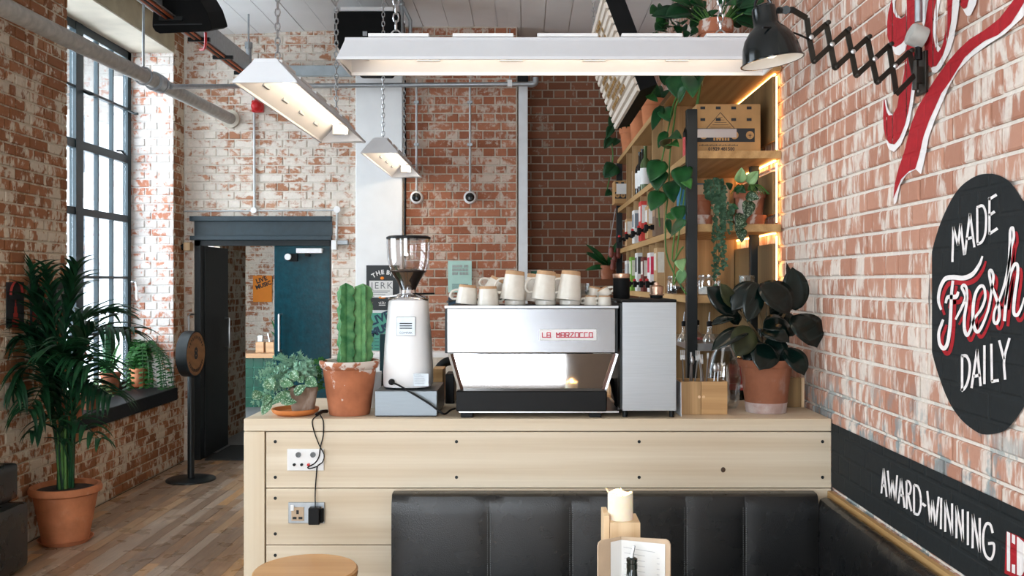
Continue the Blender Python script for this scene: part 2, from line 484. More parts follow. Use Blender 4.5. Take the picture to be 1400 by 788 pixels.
for i, (a, b) in enumerate((W1, W2, W3)):
    li = MB().box(XLo, XL+.004, a-.0, b+.0, HZ, 4.06).build('trim_%d' % (i+1), M['lintel'] if i == 0 else M['lintel']); struct(li); li['label'] = 'rough concrete lintel over the window'
    if i == 0: MB().box(XLo, XL-.002, a, b, HZ-.012, HZ).build('soffit', M['concrete'], li)
# back wall
YB = 8.5
DX0, DX1, DZ = (265-CX)/147, (453-CX)/147, 2.27
wb = MB()
wb.box(-3.7, DX0, YB+.009, YB+.4, -.02, 4.06); wb.box(DX1, -1.136, YB+.009, YB+.4, -.02, 4.06); wb.box(DX0, DX1, YB+.009, YB+.4, DZ, 4.06)
wall_back = struct(wb.build('wall_back', mB)); wall_back['label'] = 'whitewashed brick back wall around the doorway'
bricks(wall_back, 'Y', YB, -1, XL, (487-CX)/147, 0, 4.0, CB, ZB, bB, holes=[(DX0, DX1, -1, DZ)], maxn=300,
       visible=lambda x, y: not (360 < x < 525 and 80 < y < 195) and not (x > 440 and y > 480))
wm = struct(MB().box(-1.136, -.075, YB+.009, 9.3, -.02, ZC+.1).build('wall_centre', mM)); wm['label'] = 'red brick wall pier with round lamp holders'
bricks(wm, 'Y', YB, -1, -1.136, -.08, 1.0, ZC, CB, ZB, bM, maxn=300, visible=lambda x, y: y < 420 and not (50 < y < 108))
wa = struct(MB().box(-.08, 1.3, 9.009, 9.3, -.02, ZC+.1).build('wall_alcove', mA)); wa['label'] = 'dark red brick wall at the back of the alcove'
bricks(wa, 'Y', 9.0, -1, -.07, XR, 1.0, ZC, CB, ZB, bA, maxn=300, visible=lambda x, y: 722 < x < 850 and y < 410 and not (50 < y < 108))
pil = struct(MB().box((487-CX)/147, -1.136, YB-.035, YB+.02, 0, ZC).build('trim_4', M['white_paint'], bevel=.008)); pil['label'] = 'smooth white painted pilaster on the brick wall'
# ceiling boards
cl = struct(MB().add([(-3.7,-4.2,3.93),(-1.15,-4.2,ZC+.02),(1.5,-4.2,ZC+.02),(1.5,9.3,ZC+.02),(-1.15,9.3,ZC+.02),(-3.7,9.3,3.93),
                      (-3.7,-4.2,4.2),(1.5,-4.2,4.2),(1.5,9.3,4.2),(-3.7,9.3,4.2)],
                     [(0,1,4,5),(1,2,3,4),(6,9,8,7),(0,6,7,2,1),(5,4,3,8,9),(0,5,9,6),(2,7,8,3)]).build('ceiling', M['ceiling'])); cl['label'] = 'white painted board marked ceiling'
x = -3.15; bi = 0
while x < 1.24:
    wd = .21 + rnd.random()*.03; x2 = min(1.25, x + wd)
    zc = lambda xx: (3.93 + (ZC+.02-3.93)*min(1, max(0, (xx+3.7)/2.55)))
    dz = .010 + rnd.random()*.008
    MB().add([(x+.004,6.9,zc(x)+.02),(x2-.004,6.9,zc(x2)+.02),(x2-.004,9.0,zc(x2)+.02),(x+.004,9.0,zc(x)+.02),
              (x+.004,6.9,zc(x)-dz),(x2-.004,6.9,zc(x2)-dz),(x2-.004,9.0,zc(x2)-dz),(x+.004,9.0,zc(x)-dz)],
             [(0,1,2,3),(7,6,5,4),(0,4,5,1),(1,5,6,2),(2,6,7,3),(3,7,4,0)]).build('ceiling_board', M['ceiling'], cl)
    x = x2
# floor of narrow boards
M['subfloor'] = plain('subfloor', lin(40,30,22), .8)
fl = struct(MB().box(-6.0, 1.5, -4.2, 14.3, -.1, -.004).build('floor', M['subfloor'])); fl['label'] = 'worn brown narrow board wooden floor'
def floor_mat(i):
    t = NT('floor_wood_%d' % i); p = t.pos()
    a, b = [(lin(112,88,68), lin(156,128,102)), (lin(128,102,78), lin(170,142,112)), (lin(100,82,68), lin(144,122,102)), (lin(142,108,74), lin(182,146,106)), (lin(122,106,92), lin(168,150,132))][i]
    q = t.vmul(p, (1, .08, 1))
    f = t.math('ADD', t.math('MULTIPLY', t.noise(q, 60.0, 3.0, .6), .72), t.math('MULTIPLY', t.noise(t.vmul(p, (1,.25,1)), 7.0, 3.0), .28))
    col = t.ramp(f, [(.25, scl(a, 1.6)), (.75, scl(b, 1.5))])
    t.bump(t.noise(q, 60.0, 3.0), .12, .002)
    rg = t.ramp(t.noise(p, 5.0, 3.0), [(.3, (.22,.22,.22)), (.7, (.42,.42,.42))])
    return t.fin(col, rg, 0.0, .5)
FM = [floor_mat(i) for i in range(5)]
x = XL + .01; pw = .072
rest = [MB() for _ in FM]; pcount = 0
while x < XR - .01:
    y = 4.2 - rnd.random()*.9
    while y < 8.55:
        L = .7 + rnd.random()*.9; y2 = min(8.6, y + L)
        i = rnd.choice([0,0,1,2,2,3,4]); mb = MB().box(x+.001, x+pw-.001, y+.001, y2-.001, -.02, rnd.random()*.0016)
        if x < -1.0:
            if y2 > 4.6: mb.build('floor_board', FM[i], fl, fix=False); pcount += 1
        else: rest[i].add(mb.v, mb.f)
        y = y2
    x += pw
for i, mb in enumerate(rest): mb.box(XL + .9*i, XL + .9*i + .899, -4.1, 3.3, -.02, 0).build('floorboards', FM[i], fl, kind='stuff')
# shop front behind the camera, openings and dark tone shaped for steel reflections
fr = struct(MB().box(-3.7, -2.95, -4.2, -3.95, 0, 4.1).box(-.6, 1.5, -4.2, -3.95, .66, 4.1).box(.5, 1.5, -4.2, -3.95, 0, .66).box(-.6, .5, -4.2, -3.95, 0, .28).box(-2.95, -.6, -4.2, -3.95, 0, .28).box(-2.95, -.6, -4.2, -3.95, 3.6, 4.1).box(-1.9, -1.8, -4.15, -4.0, .28, 3.6).build('wall_front', plain('front_wall_reflection_tone', lin(112,100,92), .9)))
# ------------------------------------------------------------------ windows in the left wall
def window(n, a, b, full):
    XW = XL - .41
    fr_ = MB(); d = .045
    fr_.box(XW-d/2, XW+d/2, a, a+.07, .71, HZ).box(XW-d/2, XW+d/2, b-.07, b, .71, HZ).box(XW-d/2, XW+d/2, a, b, .71, .78).box(XW-d/2, XW+d/2, a, b, HZ-.08, HZ)
    c = (a+b)/2; fr_.box(XW-d/2-.005, XW+d/2+.005, c-.06, c+.06, .71, HZ)
    wd = struct(fr_.build('window_%d' % n, M['frame_green'])); wd['label'] = 'tall dark steel window with small panes'
    zs = [.78, 1.23, 1.70, 2.226, 2.76, 3.21, HZ-.08]
    for z, th in ((1.23,.022),(1.70,.022),(2.226,.06),(2.76,.07),(3.21,.022)):
        MB().box(XW-.02, XW+.02, a+.05, b-.05, z-th/2, z+th/2).build('transom' if th > .03 else 'glazing_bar', M['frame_green'], wd)
    for (p, q) in ((a+.07, c-.06), (c+.06, b-.07)):
        st = (q-p)/3
        for k in (1, 2): MB().box(XW-.018, XW+.018, p+k*st-.011, p+k*st+.011, .75, HZ-.05).build('glazing_bar', M['frame_green'], wd)
        for k in range(3):
            for i in range(6):
                if not full: continue
                MB().box(XW-.002, XW+.002, p+k*st+.005, p+(k+1)*st-.005, zs[i]+.005, zs[i+1]-.005).build('pane', M['window_glass'], wd)
    if not full: MB().box(XW-.002, XW+.002, a+.05, b-.05, .75, HZ-.05).build('pane', M['window_glass'], wd)
    sl = struct(MB().box(XLo-.02, XL+.035, a+.001, b-.001, .60, .71).build('trim_%d' % (4+n), M['slate'], bevel=.006)); sl['label'] = 'black glossy slate window sill slab'
    return wd
wd1 = window(1, *W1, True); window(2, *W2, False); window(3, *W3, False)
MB().tube([(XL-.36, 8.19, 1.66), (XL-.32, 8.19, 1.66), (XL-.31, 8.19, 1.60), (XL-.31, 8.2, 1.50)], .011, 8).build('window_handle', M['chrome'], wd1, smooth=True)
for yy in (7.35, 8.19): MB().tube([(XL-.39, yy, 3.2), (XL-.33, yy, 3.17), (XL-.30, yy, 3.17)], .012, 6).build('window_latch', M['blackmetal'], wd1)
MB().tube([(XL-.37, 7.92, 2.80), (XL-.33, 7.92, 2.80), (XL-.31, 7.95, 2.77)], .010, 6).build('window_latch', M['blackmetal'], wd1)
# pale building across the street
M['facade'] = plain('pale_facade', lin(150,154,158), .9, var=.06, scale=1)
M['facade_dark'] = plain('facade_window', lin(70,78,84), .4)
bld = thing('street_building', (-14, 10, -1), 'pale grey building seen across the street through the window', 'building')
MB().box(-16, -13, 12, 30, -1, 14).build('facade', M['facade'], bld)
for k in range(7):
    for r_ in range(3): MB().box(-13.06, -12.9, 13+k*2.3, 14.2+k*2.3, 1.5+r_*3.4, 3.6+r_*3.4).build('facade_window', M['facade_dark'], bld)
for r_ in range(3): MB().box(-13.2, -12.8, 12, 30, .4+r_*3.4, .7+r_*3.4).build('ledge', M['white_paint'], bld)
# ------------------------------------------------------------------ doorway, doors, room beyond
bm_ = thing('steel_lintel_beam', (DX0, YB, 2.05), 'dark blue grey steel beam over the doorway', 'beam')
bx0, bx1 = DX0-.02, DX1+.01
MB().box(bx0, bx1, YB-.06, YB+.35, 2.225, 2.27).build('top_flange', M['beam_paint'], bm_, bevel=.004)
MB().box(bx0+.03, bx1, YB-.01, YB+.3, 2.085, 2.225).build('web', M['beam_paint'], bm_)
MB().box(bx0, bx1, YB-.05, YB+.35, 2.05, 2.088).build('bottom_flange', M['beam_paint'], bm_, bevel=.004)
df = struct(MB().box(DX0, DX0+.055, YB+.02, YB+.12, 0, 2.05).box(DX1-.02, DX1, YB+.02, YB+.12, 0, 2.05).box(DX0, DX1, YB+.02, YB+.12, 2.0, 2.05).build('trim_8', M['blackmetal']))
d1 = struct(MB().box(DX0+.02, DX0+.065, YB+.13, YB+.79, .01, 2.0).build('door_1', M['door_black'], bevel=.003)); d1['label'] = 'black door leaf standing open into the next room'
MB().tube([(DX0+.065, YB+.68, 1.0), (DX0+.11, YB+.68, 1.0), (DX0+.11, YB+.68, 1.3), (DX0+.065, YB+.68, 1.3)], .012, 8).build('door_handle', M['steel'], d1, smooth=True)
rx0 = (373-CX)/147
d2 = struct(MB().box(rx0, DX1-.015, YB+.05, YB+.095, .01, 2.0).build('door_2', M['door_teal'], bevel=.003)); d2['label'] = 'glossy dark teal door leaf with white door closer'
MB().tube([(rx0+.06, YB+.05, 1.02), (rx0+.06, YB-.0, 1.02), (rx0+.06, YB-.0, 1.36), (rx0+.06, YB+.05, 1.36)], .012, 8).build('door_handle', M['steel'], d2, smooth=True)
MB().box(rx0+.22, rx0+.46, YB-.015, YB+.045, 1.93, 1.975).build('door_closer', M['white'], d2, bevel=.004)
MB().box(rx0+.30, rx0+.34, YB-.01, YB+.04, 1.90, 1.93).build('closer_bracket', M['black'], d2)
MB().box(rx0+.14, rx0+.225, YB+.0, YB+.05, 1.855, 1.925).build('hook_block', M['black'], d2)
MB().lathe([(.0001,0),(.03,0),(.03,.02),(.0001,.02)], (rx0+.145, YB-.005, 1.895), 16, Matrix.Rotation(R(90), 3, 'X')).build('round_stop', M['white'], d2)
# wall fittings right and left of the doorway
def box_fit(name, p0, p1, Y, d, mat, label, cat):
    a = P(*p0, Y); b = P(*p1, Y); return tag(MB().box(a.x, b.x, Y-d, Y, b.z, a.z).build(name, mat, bevel=.004), label, cat)
box_fit('electric_box', (455,329), (462,342), YB-.01, .07, M['white'], 'white junction box on the brick right of the teal door', 'box')
box_fit('bracket_plate', (462,329), (477,335), YB-.01, .05, M['galv'], 'small metal bracket plate beside the white junction box', 'bracket')
# next room
M['lobby_dark'] = plain('lobby_bounce_tone', lin(84,80,76), .9)  # tone darkened to cut light bounced onto the brick pier
nb, nm = bB, mB
lb_ = struct(MB().box(-3.5, -3.15, 9.43, 10.3, 0, 4.0).build('wall_lobby', mL)); lb_['label'] = 'shaded brick pier in the room beyond the door'
bricks(lb_, 'Y', 9.43, -1, -3.5, -3.15, .7, 2.4, CL, ZL, bV, maxn=60)
bricks(lb_, 'X', -3.15, 1, 9.43, 10.3, 0, 2.4, CL, ZL, bL, maxn=150)
struct(MB().box(-3.5, -3.14, 9.0, 9.43, .60, .71).build('trim_9', M['slate']))
struct(MB().box(-3.5, -3.15, 8.9, 9.43, 0, .6).build('wall_lobby_sill', mL))
wf = struct(MB().box(-6.2, -1.5, 13.909, 14.2, 0, 4.0).build('wall_far', mB)); wf['label'] = 'patchy pink brick wall at the far end of the next room'
bricks(wf, 'Y', 13.9, -1, -4.4, -3.3, .5, 2.6, CB, ZB, bB, maxn=200)
struct(MB().box(-1.72, -1.5, 8.9, 14.0, 0, 4.0).build('wall_lobby_side', M['lobby_dark']))
struct(MB().box(-4.7, -4.5, 10.4, 14.0, 0, 4.0).build('wall_lobby_light_block', M['white_paint']))  # unseen wall added to block daylight and dim the next room
struct(MB().box(-6.2, -1.5, 8.9, 14.2, 4.0, 4.15).build('ceiling_lobby', M['lobby_dark']))
M['screed'] = plain('screed', lin(128,130,132), .5, var=.12, scale=4)
M['matgrey'] = plain('door_mat', lin(44,48,50), .9, var=.3, scale=60)
struct(MB().box(-6.0, -1.5, 8.9, 14.0, -.02, .004).build('floor_lobby', M['screed']))
tag(MB().box(DX0+.1, DX1-.02, YB-.0, YB+.75, .0, .012).build('door_mat', M['matgrey'], bevel=.004), 'dark ribbed mat on the floor of the doorway', 'mat')
M['green_tile'] = plain('green_tile', lin(2,74,54), .3, var=.35, scale=7, spec=.2)
M['grout'] = plain('green_grout', lin(90,150,130), .7)
gb = thing('tiled_counter', (-3.5, 12.1, 0), 'green glazed tile counter with wooden top in the next room', 'counter')
MB().box(-3.73, -2.6, 12.11, 12.6, 0, .66).build('core', M['grout'], gb)
for i in range(8):
    for j in range(5):
        if j*.132+.13 > .67: continue
        MB().box(-3.725+i*.134, -3.725+i*.134+.126, 12.1, 12.115, .005+j*.132, .131+j*.132).build('tile', M['green_tile'], gb, bevel=.003, segs=1)
MB().box(-3.82, -2.55, 12.02, 12.65, .66, .72).build('top', M['beech'], gb, bevel=.004)
M['orange_paper'] = plain('orange_paper', lin(236,142,48), .8, var=.04)
def poster(name, p0, p1, Y, mat, label, dY=.006):
    a = P(*p0, Y); b = P(*p1, Y)
    o = thing(name, (a.x, Y, b.z), label, 'poster')
    MB().box(a.x, b.x, Y-dY, Y, b.z, a.z).build('sheet', mat, o); return o, a, b
po, a, b = poster('music_poster', (346,377), (372,413), 13.88, M['orange_paper'], 'orange LIVE MUSIC poster on the far brick wall through the doorway')
mb = MB(); wv, hv = b.x-a.x, a.z-b.z; c0 = V((a.x+b.x)/2, 13.872, b.z+hv*.74); ux = V(math.cos(R(20)),0,math.sin(R(20))); uz = V(-math.sin(R(20)),0,math.cos(R(20)))
add_text(mb, 'LIVE', .095, c0+uz*.04, ux, uz, .003); add_text(mb, 'MUSIC', .085, c0-uz*.045, ux, uz, .004)
mb.build('lettering', M['ink'], po)
for k, (px_, lab) in enumerate(((353, 'wooden block holding paper napkins on the tiled counter'), (367, 'wooden block holding cutlery on the tiled counter'))):
    hX = (px_-CX)/103.0
    ho = thing('napkin_block' if k == 0 else 'cutlery_block', (hX, 12.25, .72), lab, 'holder')
    MB().box(hX-.055, hX+.055, 12.2, 12.3, .72, .86).build('block', M['beech'], ho, bevel=.004)
    if k == 0: MB().box(hX-.035, hX+.035, 12.22, 12.28, .86, .95).build('napkins', M['paper'], ho, bevel=.01)
    else: MB().bar((hX-.02,12.25,.86), (hX-.04,12.25,.97), .012, .006).bar((hX+.01,12.24,.86), (hX+.03,12.25,.96), .012, .006).build('cutlery', M['steel'], ho)
# ------------------------------------------------------------------ murals painted on the right wall
def mural_mat(name, c, var):
    # paint over brickwork: the joints of the bond show through as grooves
    t = NT(name); p = t.pos(); sep = t.n('ShaderNodeSeparateXYZ', {0: p}); u = sep.outputs[1]; z = sep.outputs[2]
    zr = t.math('DIVIDE', t.math('SUBTRACT', z, ZR), CR); row = t.math('FLOOR', zr)
    odd = t.math('ABSOLUTE', t.math('MODULO', row, 2.0)); L = t.math('SUBTRACT', .225, t.math('MULTIPLY', odd, .1125))
    uc = t.math('DIVIDE', t.math('SUBTRACT', u, t.math('MULTIPLY', odd, .05625)), L)
    def edge(v, k): 
        fr = t.math('FRACT', v); return t.math('MULTIPLY', t.math('MINIMUM', fr, t.math('SUBTRACT', 1.0, fr)), k)
    e = t.math('MINIMUM', edge(zr, CR), t.math('MULTIPLY', edge(uc, 1.0), L))
    h = t.step(e, .003, .010)
    gr = t.noise(p, 40.0, 4.0, .6)
    t.bump(t.math('ADD', t.math('MULTIPLY', h, 1.0), t.math('MULTIPLY', gr, .35)), .45, .006)
    return t.fin(t.ramp(gr, [(.3, scl(c, 1-var)), (.7, scl(c, 1+var))]), .75, 0.0, .3)
M['mural_black'] = mural_mat('mural_black', lin(24,29,31), .2)
M['mural_white'] = mural_mat('mural_white', lin(232,226,224), .05)
M['mural_red'] = mural_mat('mural_red', lin(164,26,36), .12)
def wpt(u, z, off): return Vector((XR - .0033 - off, u, z))
def uz(px, py):
    p = RW(px, py); return (p.y, p.z)
def fill(mb, polys, off, du=.008):
    """even-odd fill of polygons given in wall coordinates (u,z), following the relief of the bricks"""
    us = [p[0] for pl in polys for p in pl]; a, b = min(us), max(us); n = max(1, int((b - a)/du))
    def cuts(u):
        c = []
        for pl in polys:
            for i in range(len(pl)):
                (x0, y0), (x1, y1) = pl[i], pl[(i+1) % len(pl)]
                if (x0 <= u < x1) or (x1 <= u < x0): c.append(y0 + (u - x0)/(x1 - x0)*(y1 - y0))
        return sorted(c)
    prev = None
    for i in range(n+1):
        u = a + (b - a)*(i + (1e-4 if i == 0 else (-1e-4 if i == n else 0)))/n
        c = cuts(u)
        if prev and len(prev[1]) == len(c):
            u0, c0 = prev
            for j in range(0, len(c)-1, 2):
                h = max(c[j+1]-c[j], c0[j+1]-c0[j]); m = max(1, int(h/.010))
                base = len(mb.v)
                for q in range(m+1):
                    t = q/m
                    mb.v.append(wpt(u0, c0[j] + (c0[j+1]-c0[j])*t, off)); mb.v.append(wpt(u, c[j] + (c[j+1]-c[j])*t, off))
                for q in range(m): mb.f.append((base+2*q, base+2*q+1, base+2*q+3, base+2*q+2))
        prev = (u, c)
def stroke(mb, pts, wpx, off, smooth=True, ends=True):
    """brush stroke through photo points given as (px,py); width wpx in photo pixels at that place"""
    pts = [Vector((p[0], p[1], p[2] if len(p) > 2 else wpx)) for p in pts]
    if smooth and len(pts) > 2: pts = smooth_pts(pts, 6)
    fine = []
    for i in range(len(pts)-1):
        n = max(1, int((pts[i+1]-pts[i]).length/1.8))
        for k in range(n): fine.append(pts[i].lerp(pts[i+1], k/n))
    fine.append(pts[-1]); n = len(fine); base = len(mb.v)
    for i, p in enumerate(fine):
        d = fine[min(i+1, n-1)] - fine[max(i-1, 0)]; L = math.hypot(d.x, d.y) or 1
        nx, ny = -d.y/L, d.x/L
        for s_ in (-.5, 0, .5):
            q = uz(p.x + nx*p.z*s_*(.8 if abs(d.y) > abs(d.x) else 1), p.y + ny*p.z*s_); mb.v.append(wpt(q[0], q[1], off))
    for i in range(n-1):
        for k in range(2): mb.f.append((base+3*i+k, base+3*i+k+1, base+3*i+4+k, base+3*i+3+k))
def cropx(ox, oy, sc): return lambda l: [tuple([ox + p[0]/sc, oy + p[1]/sc] + list(p[2:])) for p in l]
# black band with AWARD-WINNING
band = thing('mural_band', (XR, 3.0, .8), 'black painted band with white AWARD-WINNING lettering on the brick wall', 'mural')
mb = MB(); z1_, z0_ = 1.083, .822
fill(mb, [[(1.9, z0_), (3.745, z0_), (3.745, z1_), (1.9, z1_)]], .0012); mb.build('black_band', M['mural_black'], band, fix=False)
C = cropx(1190, 620, 4.69)
letters = [
 [[(82,258),(97,97)],[(97,97),(116,280)],[(86,200),(108,216)]],
 [[(123,112),(140,290)],[(140,290),(153,170)],[(153,170),(172,308)],[(172,308),(184,142)]],
 [[(192,322),(209,160)],[(209,160),(232,350)],[(198,262),(224,278)]],
 [[(246,358),(244,178)],[(244,178),(262,186),(272,218),(266,256),(248,264)],[(254,266),(276,372)]],
 [[(293,385),(292,203)],[(292,203),(318,216),(334,270),(336,340),(320,392),(293,385)]],
 [[(345,322),(368,340)]],
 [[(378,243),(398,443)],[(398,443),(412,300)],[(412,300),(432,466)],[(432,466),(452,280)]],
 [[(468,286),(466,488)]],
 [[(494,505),(494,300)],[(494,300),(538,528)],[(538,528),(538,322)]],
 [[(566,546),(566,336)],[(566,336),(608,568)],[(608,568),(606,360)]],
 [[(640,374),(640,590)]],
 [[(670,610),(672,390)],[(672,390),(716,636)],[(716,636),(716,416)]],
 [[(800,512),(786,462),(762,452),(744,490),(738,570),(752,650),(786,680),(806,640),(806,582),(770,580)]],
]
for i, g in enumerate(letters):
    mb = MB()
    for s_ in g: stroke(mb, C(s_), 3.1 + 1.0*i/len(letters), .0032, smooth=len(s_) > 2)
    mb.build('letter', M['mural_white'], band, fix=False)
mb = MB(); fill(mb, [[uz(*q) for q in C([(888,500),(878,520),(874,770),(940,800),(1010,800),(1010,560),(960,530)])]], .0024)
mb.build('letter_shadow', M['mural_red'], band, fix=False)
mb = MB(); fill(mb, [[uz(*q) for q in C([(892,502),(892,752),(985,792),(1012,740),(1012,580),(968,540)])], [uz(*q) for q in C([(922,572),(950,590),(952,718),(922,712)])]], .0036)
mb.build('letter', M['mural_white'], band, fix=False)
# black oval MADE Fresh DAILY
oval = thing('mural_oval', (XR, 2.6, 1.2), 'black painted oval reading MADE Fresh DAILY on the brick wall', 'mural')
C1 = cropx(1260, 230, 4.635); C2 = cropx(1260, 330, 4.925); C3 = cropx(1260, 440, 4.635)
edge = C1([(430,35),(370,44),(310,75),(250,125),(195,205),(140,320),(95,450),(65,580),(54,700)]) + C2([(56,330),(56,440),(60,580),(75,690)]) + \
       C3([(62,130),(85,235),(120,350),(165,470),(220,570),(290,650),(370,705),(420,716),(480,710),(540,690),(590,640),(640,570)]) + [(1408,545),(1420,500),(1427,440),(1428,380),(1424,330),(1412,290)] + C1([(640,185),(590,110),(540,65),(480,40)])
pts = [Vector((p[0], p[1], 0)) for p in edge]
mb = MB(); fill(mb, [[uz(p.x, p.y) for p in smooth_pts(pts, 4, True)]], .0012); mb.build('black_oval', M['mural_black'], oval, fix=False)
def word(name, gl, conv, wd, mat, off, dx=0, dy=0):
    for g in gl:
        mb = MB()
        for s_ in g: stroke(mb, [(q[0]+dx, q[1]+dy) + tuple(q[2:]) for q in conv(s_)], wd, off, smooth=len(s_) > 2)
        mb.build(name, mat, oval, fix=False)
made = [[[(210,595),(216,372)],[(216,372),(246,490)],[(246,490),(262,352)],[(262,352),(285,552)]],
        [[(290,548),(322,285)],[(322,285),(350,502)],[(298,450),(340,438)]],
        [[(370,482),(368,250)],[(366,250),(404,240),(424,300),(420,410),(398,466),(366,484)]],
        [[(446,420),(446,185)],[(440,200),(492,168)],[(444,300),(480,275)],[(444,418),(498,382)]]]
word('letter', made, C1, 3.8, M['mural_white'], .0036)
daily = [[[(272,440),(272,215)],[(268,218),(300,220),(320,270),(316,345),(296,410),(266,440)]],
         [[(332,422),(368,176)],[(368,176),(390,408)],[(344,348),(388,338)]],
         [[(414,150),(414,396)]], [[(458,140),(462,380)],[(458,380),(506,372)]],
         [[(508,118),(538,238)],[(574,104),(540,238),(546,368)]]]
word('letter', daily, C3, 4.2, M['mural_white'], .0036)
fresh = [[[(148,462,4),(130,400,5),(140,320,5.5),(175,255,6),(230,243,6.5),(300,248,6.5),(360,222,6),(405,160,5),(428,100,3)],
          [(228,265,4.5),(218,350,5),(214,450,5.5),(206,590,6),(190,690,6),(165,722,6),(138,690,5.5),(132,620,5),(150,560,5),(162,528,4)],
          [(178,418,4),(190,380,5),(215,376,6),(250,372,6),(265,340,4)]],
         [[(245,528,3.5),(290,440,4.5),(312,380,4.5),(300,340,4.5),(288,312,4.5),(302,296,4.5),(320,320,4.5),(322,400,4.5),(306,510,5),(306,590,5.5),(322,632,5.5),(345,600,4.5),(372,520,4)]],
         [[(372,520,4),(420,455,4.5),(446,380,4.5),(438,312,4.5),(412,304,4.5),(382,350,5),(366,430,5.5),(364,530,5.5),(378,595,5.5),(400,608,5),(430,560,4.5),(470,450,4),(490,330,4)]],
         [[(490,330,4),(502,240,4.5),(488,198,4.5),(474,210,4.5),(484,280,4.5),(516,370,5),(538,440,5),(542,510,5),(524,552,5),(504,535,4.5),(510,470,4),(545,390,4)]],
         [[(545,390,4),(580,280,4.5),(612,120,4.5),(625,30,4.5),(640,-30,4.5),(634,-88,4.5),(616,-70,4.5),(614,20,5),(606,200,5.5),(590,380,5.5),(576,538,5)],
          [(580,430,3.5),(610,250,4.5),(640,165,5),(664,160,5),(666,230,5),(645,380,5.5),(640,480,5.5),(664,496,5),(690,450,4),(712,380,3)]]]
word('letter_shadow', fresh, C2, 5, M['mural_red'], .0024, 4.0, 7.0)
word('letter', fresh, C2, 5, M['mural_white'], .0040)
# red script flourish with white outline
script = thing('mural_script', (XR, 2.9, 2.2), 'large red script flourish with white outline painted high on the brick wall', 'mural')
A1 = cropx(1180, 0, 4.377); A0 = cropx(1000, 0, 2.815)
def polyfill(name, pls, mat, off):
    mb = MB(); fill(mb, [[uz(max(750, q[0]), q[1]) for q in pl] for pl in pls], off, .006); mb.build(name, mat, script, fix=False)
swL = A1([(1000,-120),(915,0),(830,110),(740,180),(650,235),(580,300),(520,370),(460,450),(400,540),(340,640),(300,740)]) + A0([(672,585),(650,650),(635,710),(630,765)])
swR = A0([(640,740),(660,690),(690,660),(715,650),(730,600),(745,530),(770,460)]) + A1([(440,650),(480,560),(530,490),(580,410),(620,345),(680,290),(740,245),(820,210),(900,140),(963,40),(1040,-90)])
polyfill('red_swash', [swL + swR], M['mural_red'], .0030)
whR = A0([(632,790),(642,775),(655,712),(680,672),(716,652),(736,672),(755,590),(765,530),(790,460),(820,390),(845,330),(880,270),(930,220),(990,175),(1060,130),(1126,70),(1190,-10)])
polyfill('white_outline', [A1([(1000,-120)]) + swL[1:] + whR], M['mural_white'], .0020)
b_out = A1([(190,-60),(180,0),(160,80),(153,150),(155,220),(175,270),(205,282),(240,262),(272,225),(262,330),(262,400),(250,480),(228,560),(215,640),(190,685),(165,690),(150,660),(140,590),(132,600),(130,700)]) + A0([(592,490),(600,530),(615,552),(635,555),(655,530),(675,480),(690,420),(702,330),(708,250)]) + A1([(316,300),(318,150),(330,0),(330,-60)])
b_hole = A1([(205,-62),(187,0),(190,70),(210,105),(240,112),(262,95),(272,0),(272,-62)])
polyfill('red_stroke', [b_out, b_hole], M['mural_red'], .0030)
polyfill('white_outline', [A1([(204,-58),(187,0),(190,70),(210,108),(240,114),(225,95),(210,80),(203,40),(205,0),(215,-58)])], M['mural_white'], .0024)
polyfill('white_outline', [A1([(175,268),(200,325),(228,332),(268,298),(276,220),(240,262),(205,283)])], M['mural_white'], .0024)
polyfill('white_outline', [A1([(140,595),(150,660),(165,692),(192,688),(172,672),(158,650),(150,600)])], M['mural_white'], .0034)
polyfill('white_outline', [A0([(598,535),(612,575),(632,585),(660,555),(690,480),(705,400),(715,330),(722,250),(708,240),(702,330),(690,420),(675,480),(655,530),(635,557),(615,553)])], M['mural_white'], .0024)
c_out = A1([(412,-60),(405,0),(390,80),(380,180),(380,300),(395,380),(420,405),(450,395),(490,330),(520,230),(540,120),(548,0),(552,-60)])
c_in = A1([(458,-61),(450,0),(435,80),(430,200),(445,290),(460,315),(485,280),(505,190),(510,60),(512,0),(514,-61)])
polyfill('red_loop', [c_out, c_in], M['mural_red'], .0030)
polyfill('white_outline', [A1([(470,-59),(450,0),(435,80),(430,200),(445,290),(460,316),(478,292),(460,270),(452,200),(458,80),(474,0),(486,-59)])], M['mural_white'], .0024)
polyfill('white_outline', [A1([(548,-60),(592,-60),(590,0),(575,120),(555,230),(530,310),(480,400),(450,435),(420,432),(418,404),(450,396),(490,332),(520,232),(540,120)])], M['mural_white'], .0024)
polyfill('white_outline', [A1([(380,-58),(365,0),(345,80),(372,160),(384,130),(392,60),(408,-58)])], M['mural_white'], .0024)
polyfill('red_stroke', [A1([(605,-60),(595,30),(610,52),(632,45),(660,-60)])], M['mural_red'], .0030)
polyfill('white_outline', [A1([(604,40),(612,62),(632,96),(656,92),(690,20),(700,-60),(660,-60),(634,47),(612,56)])], M['mural_white'], .0024)

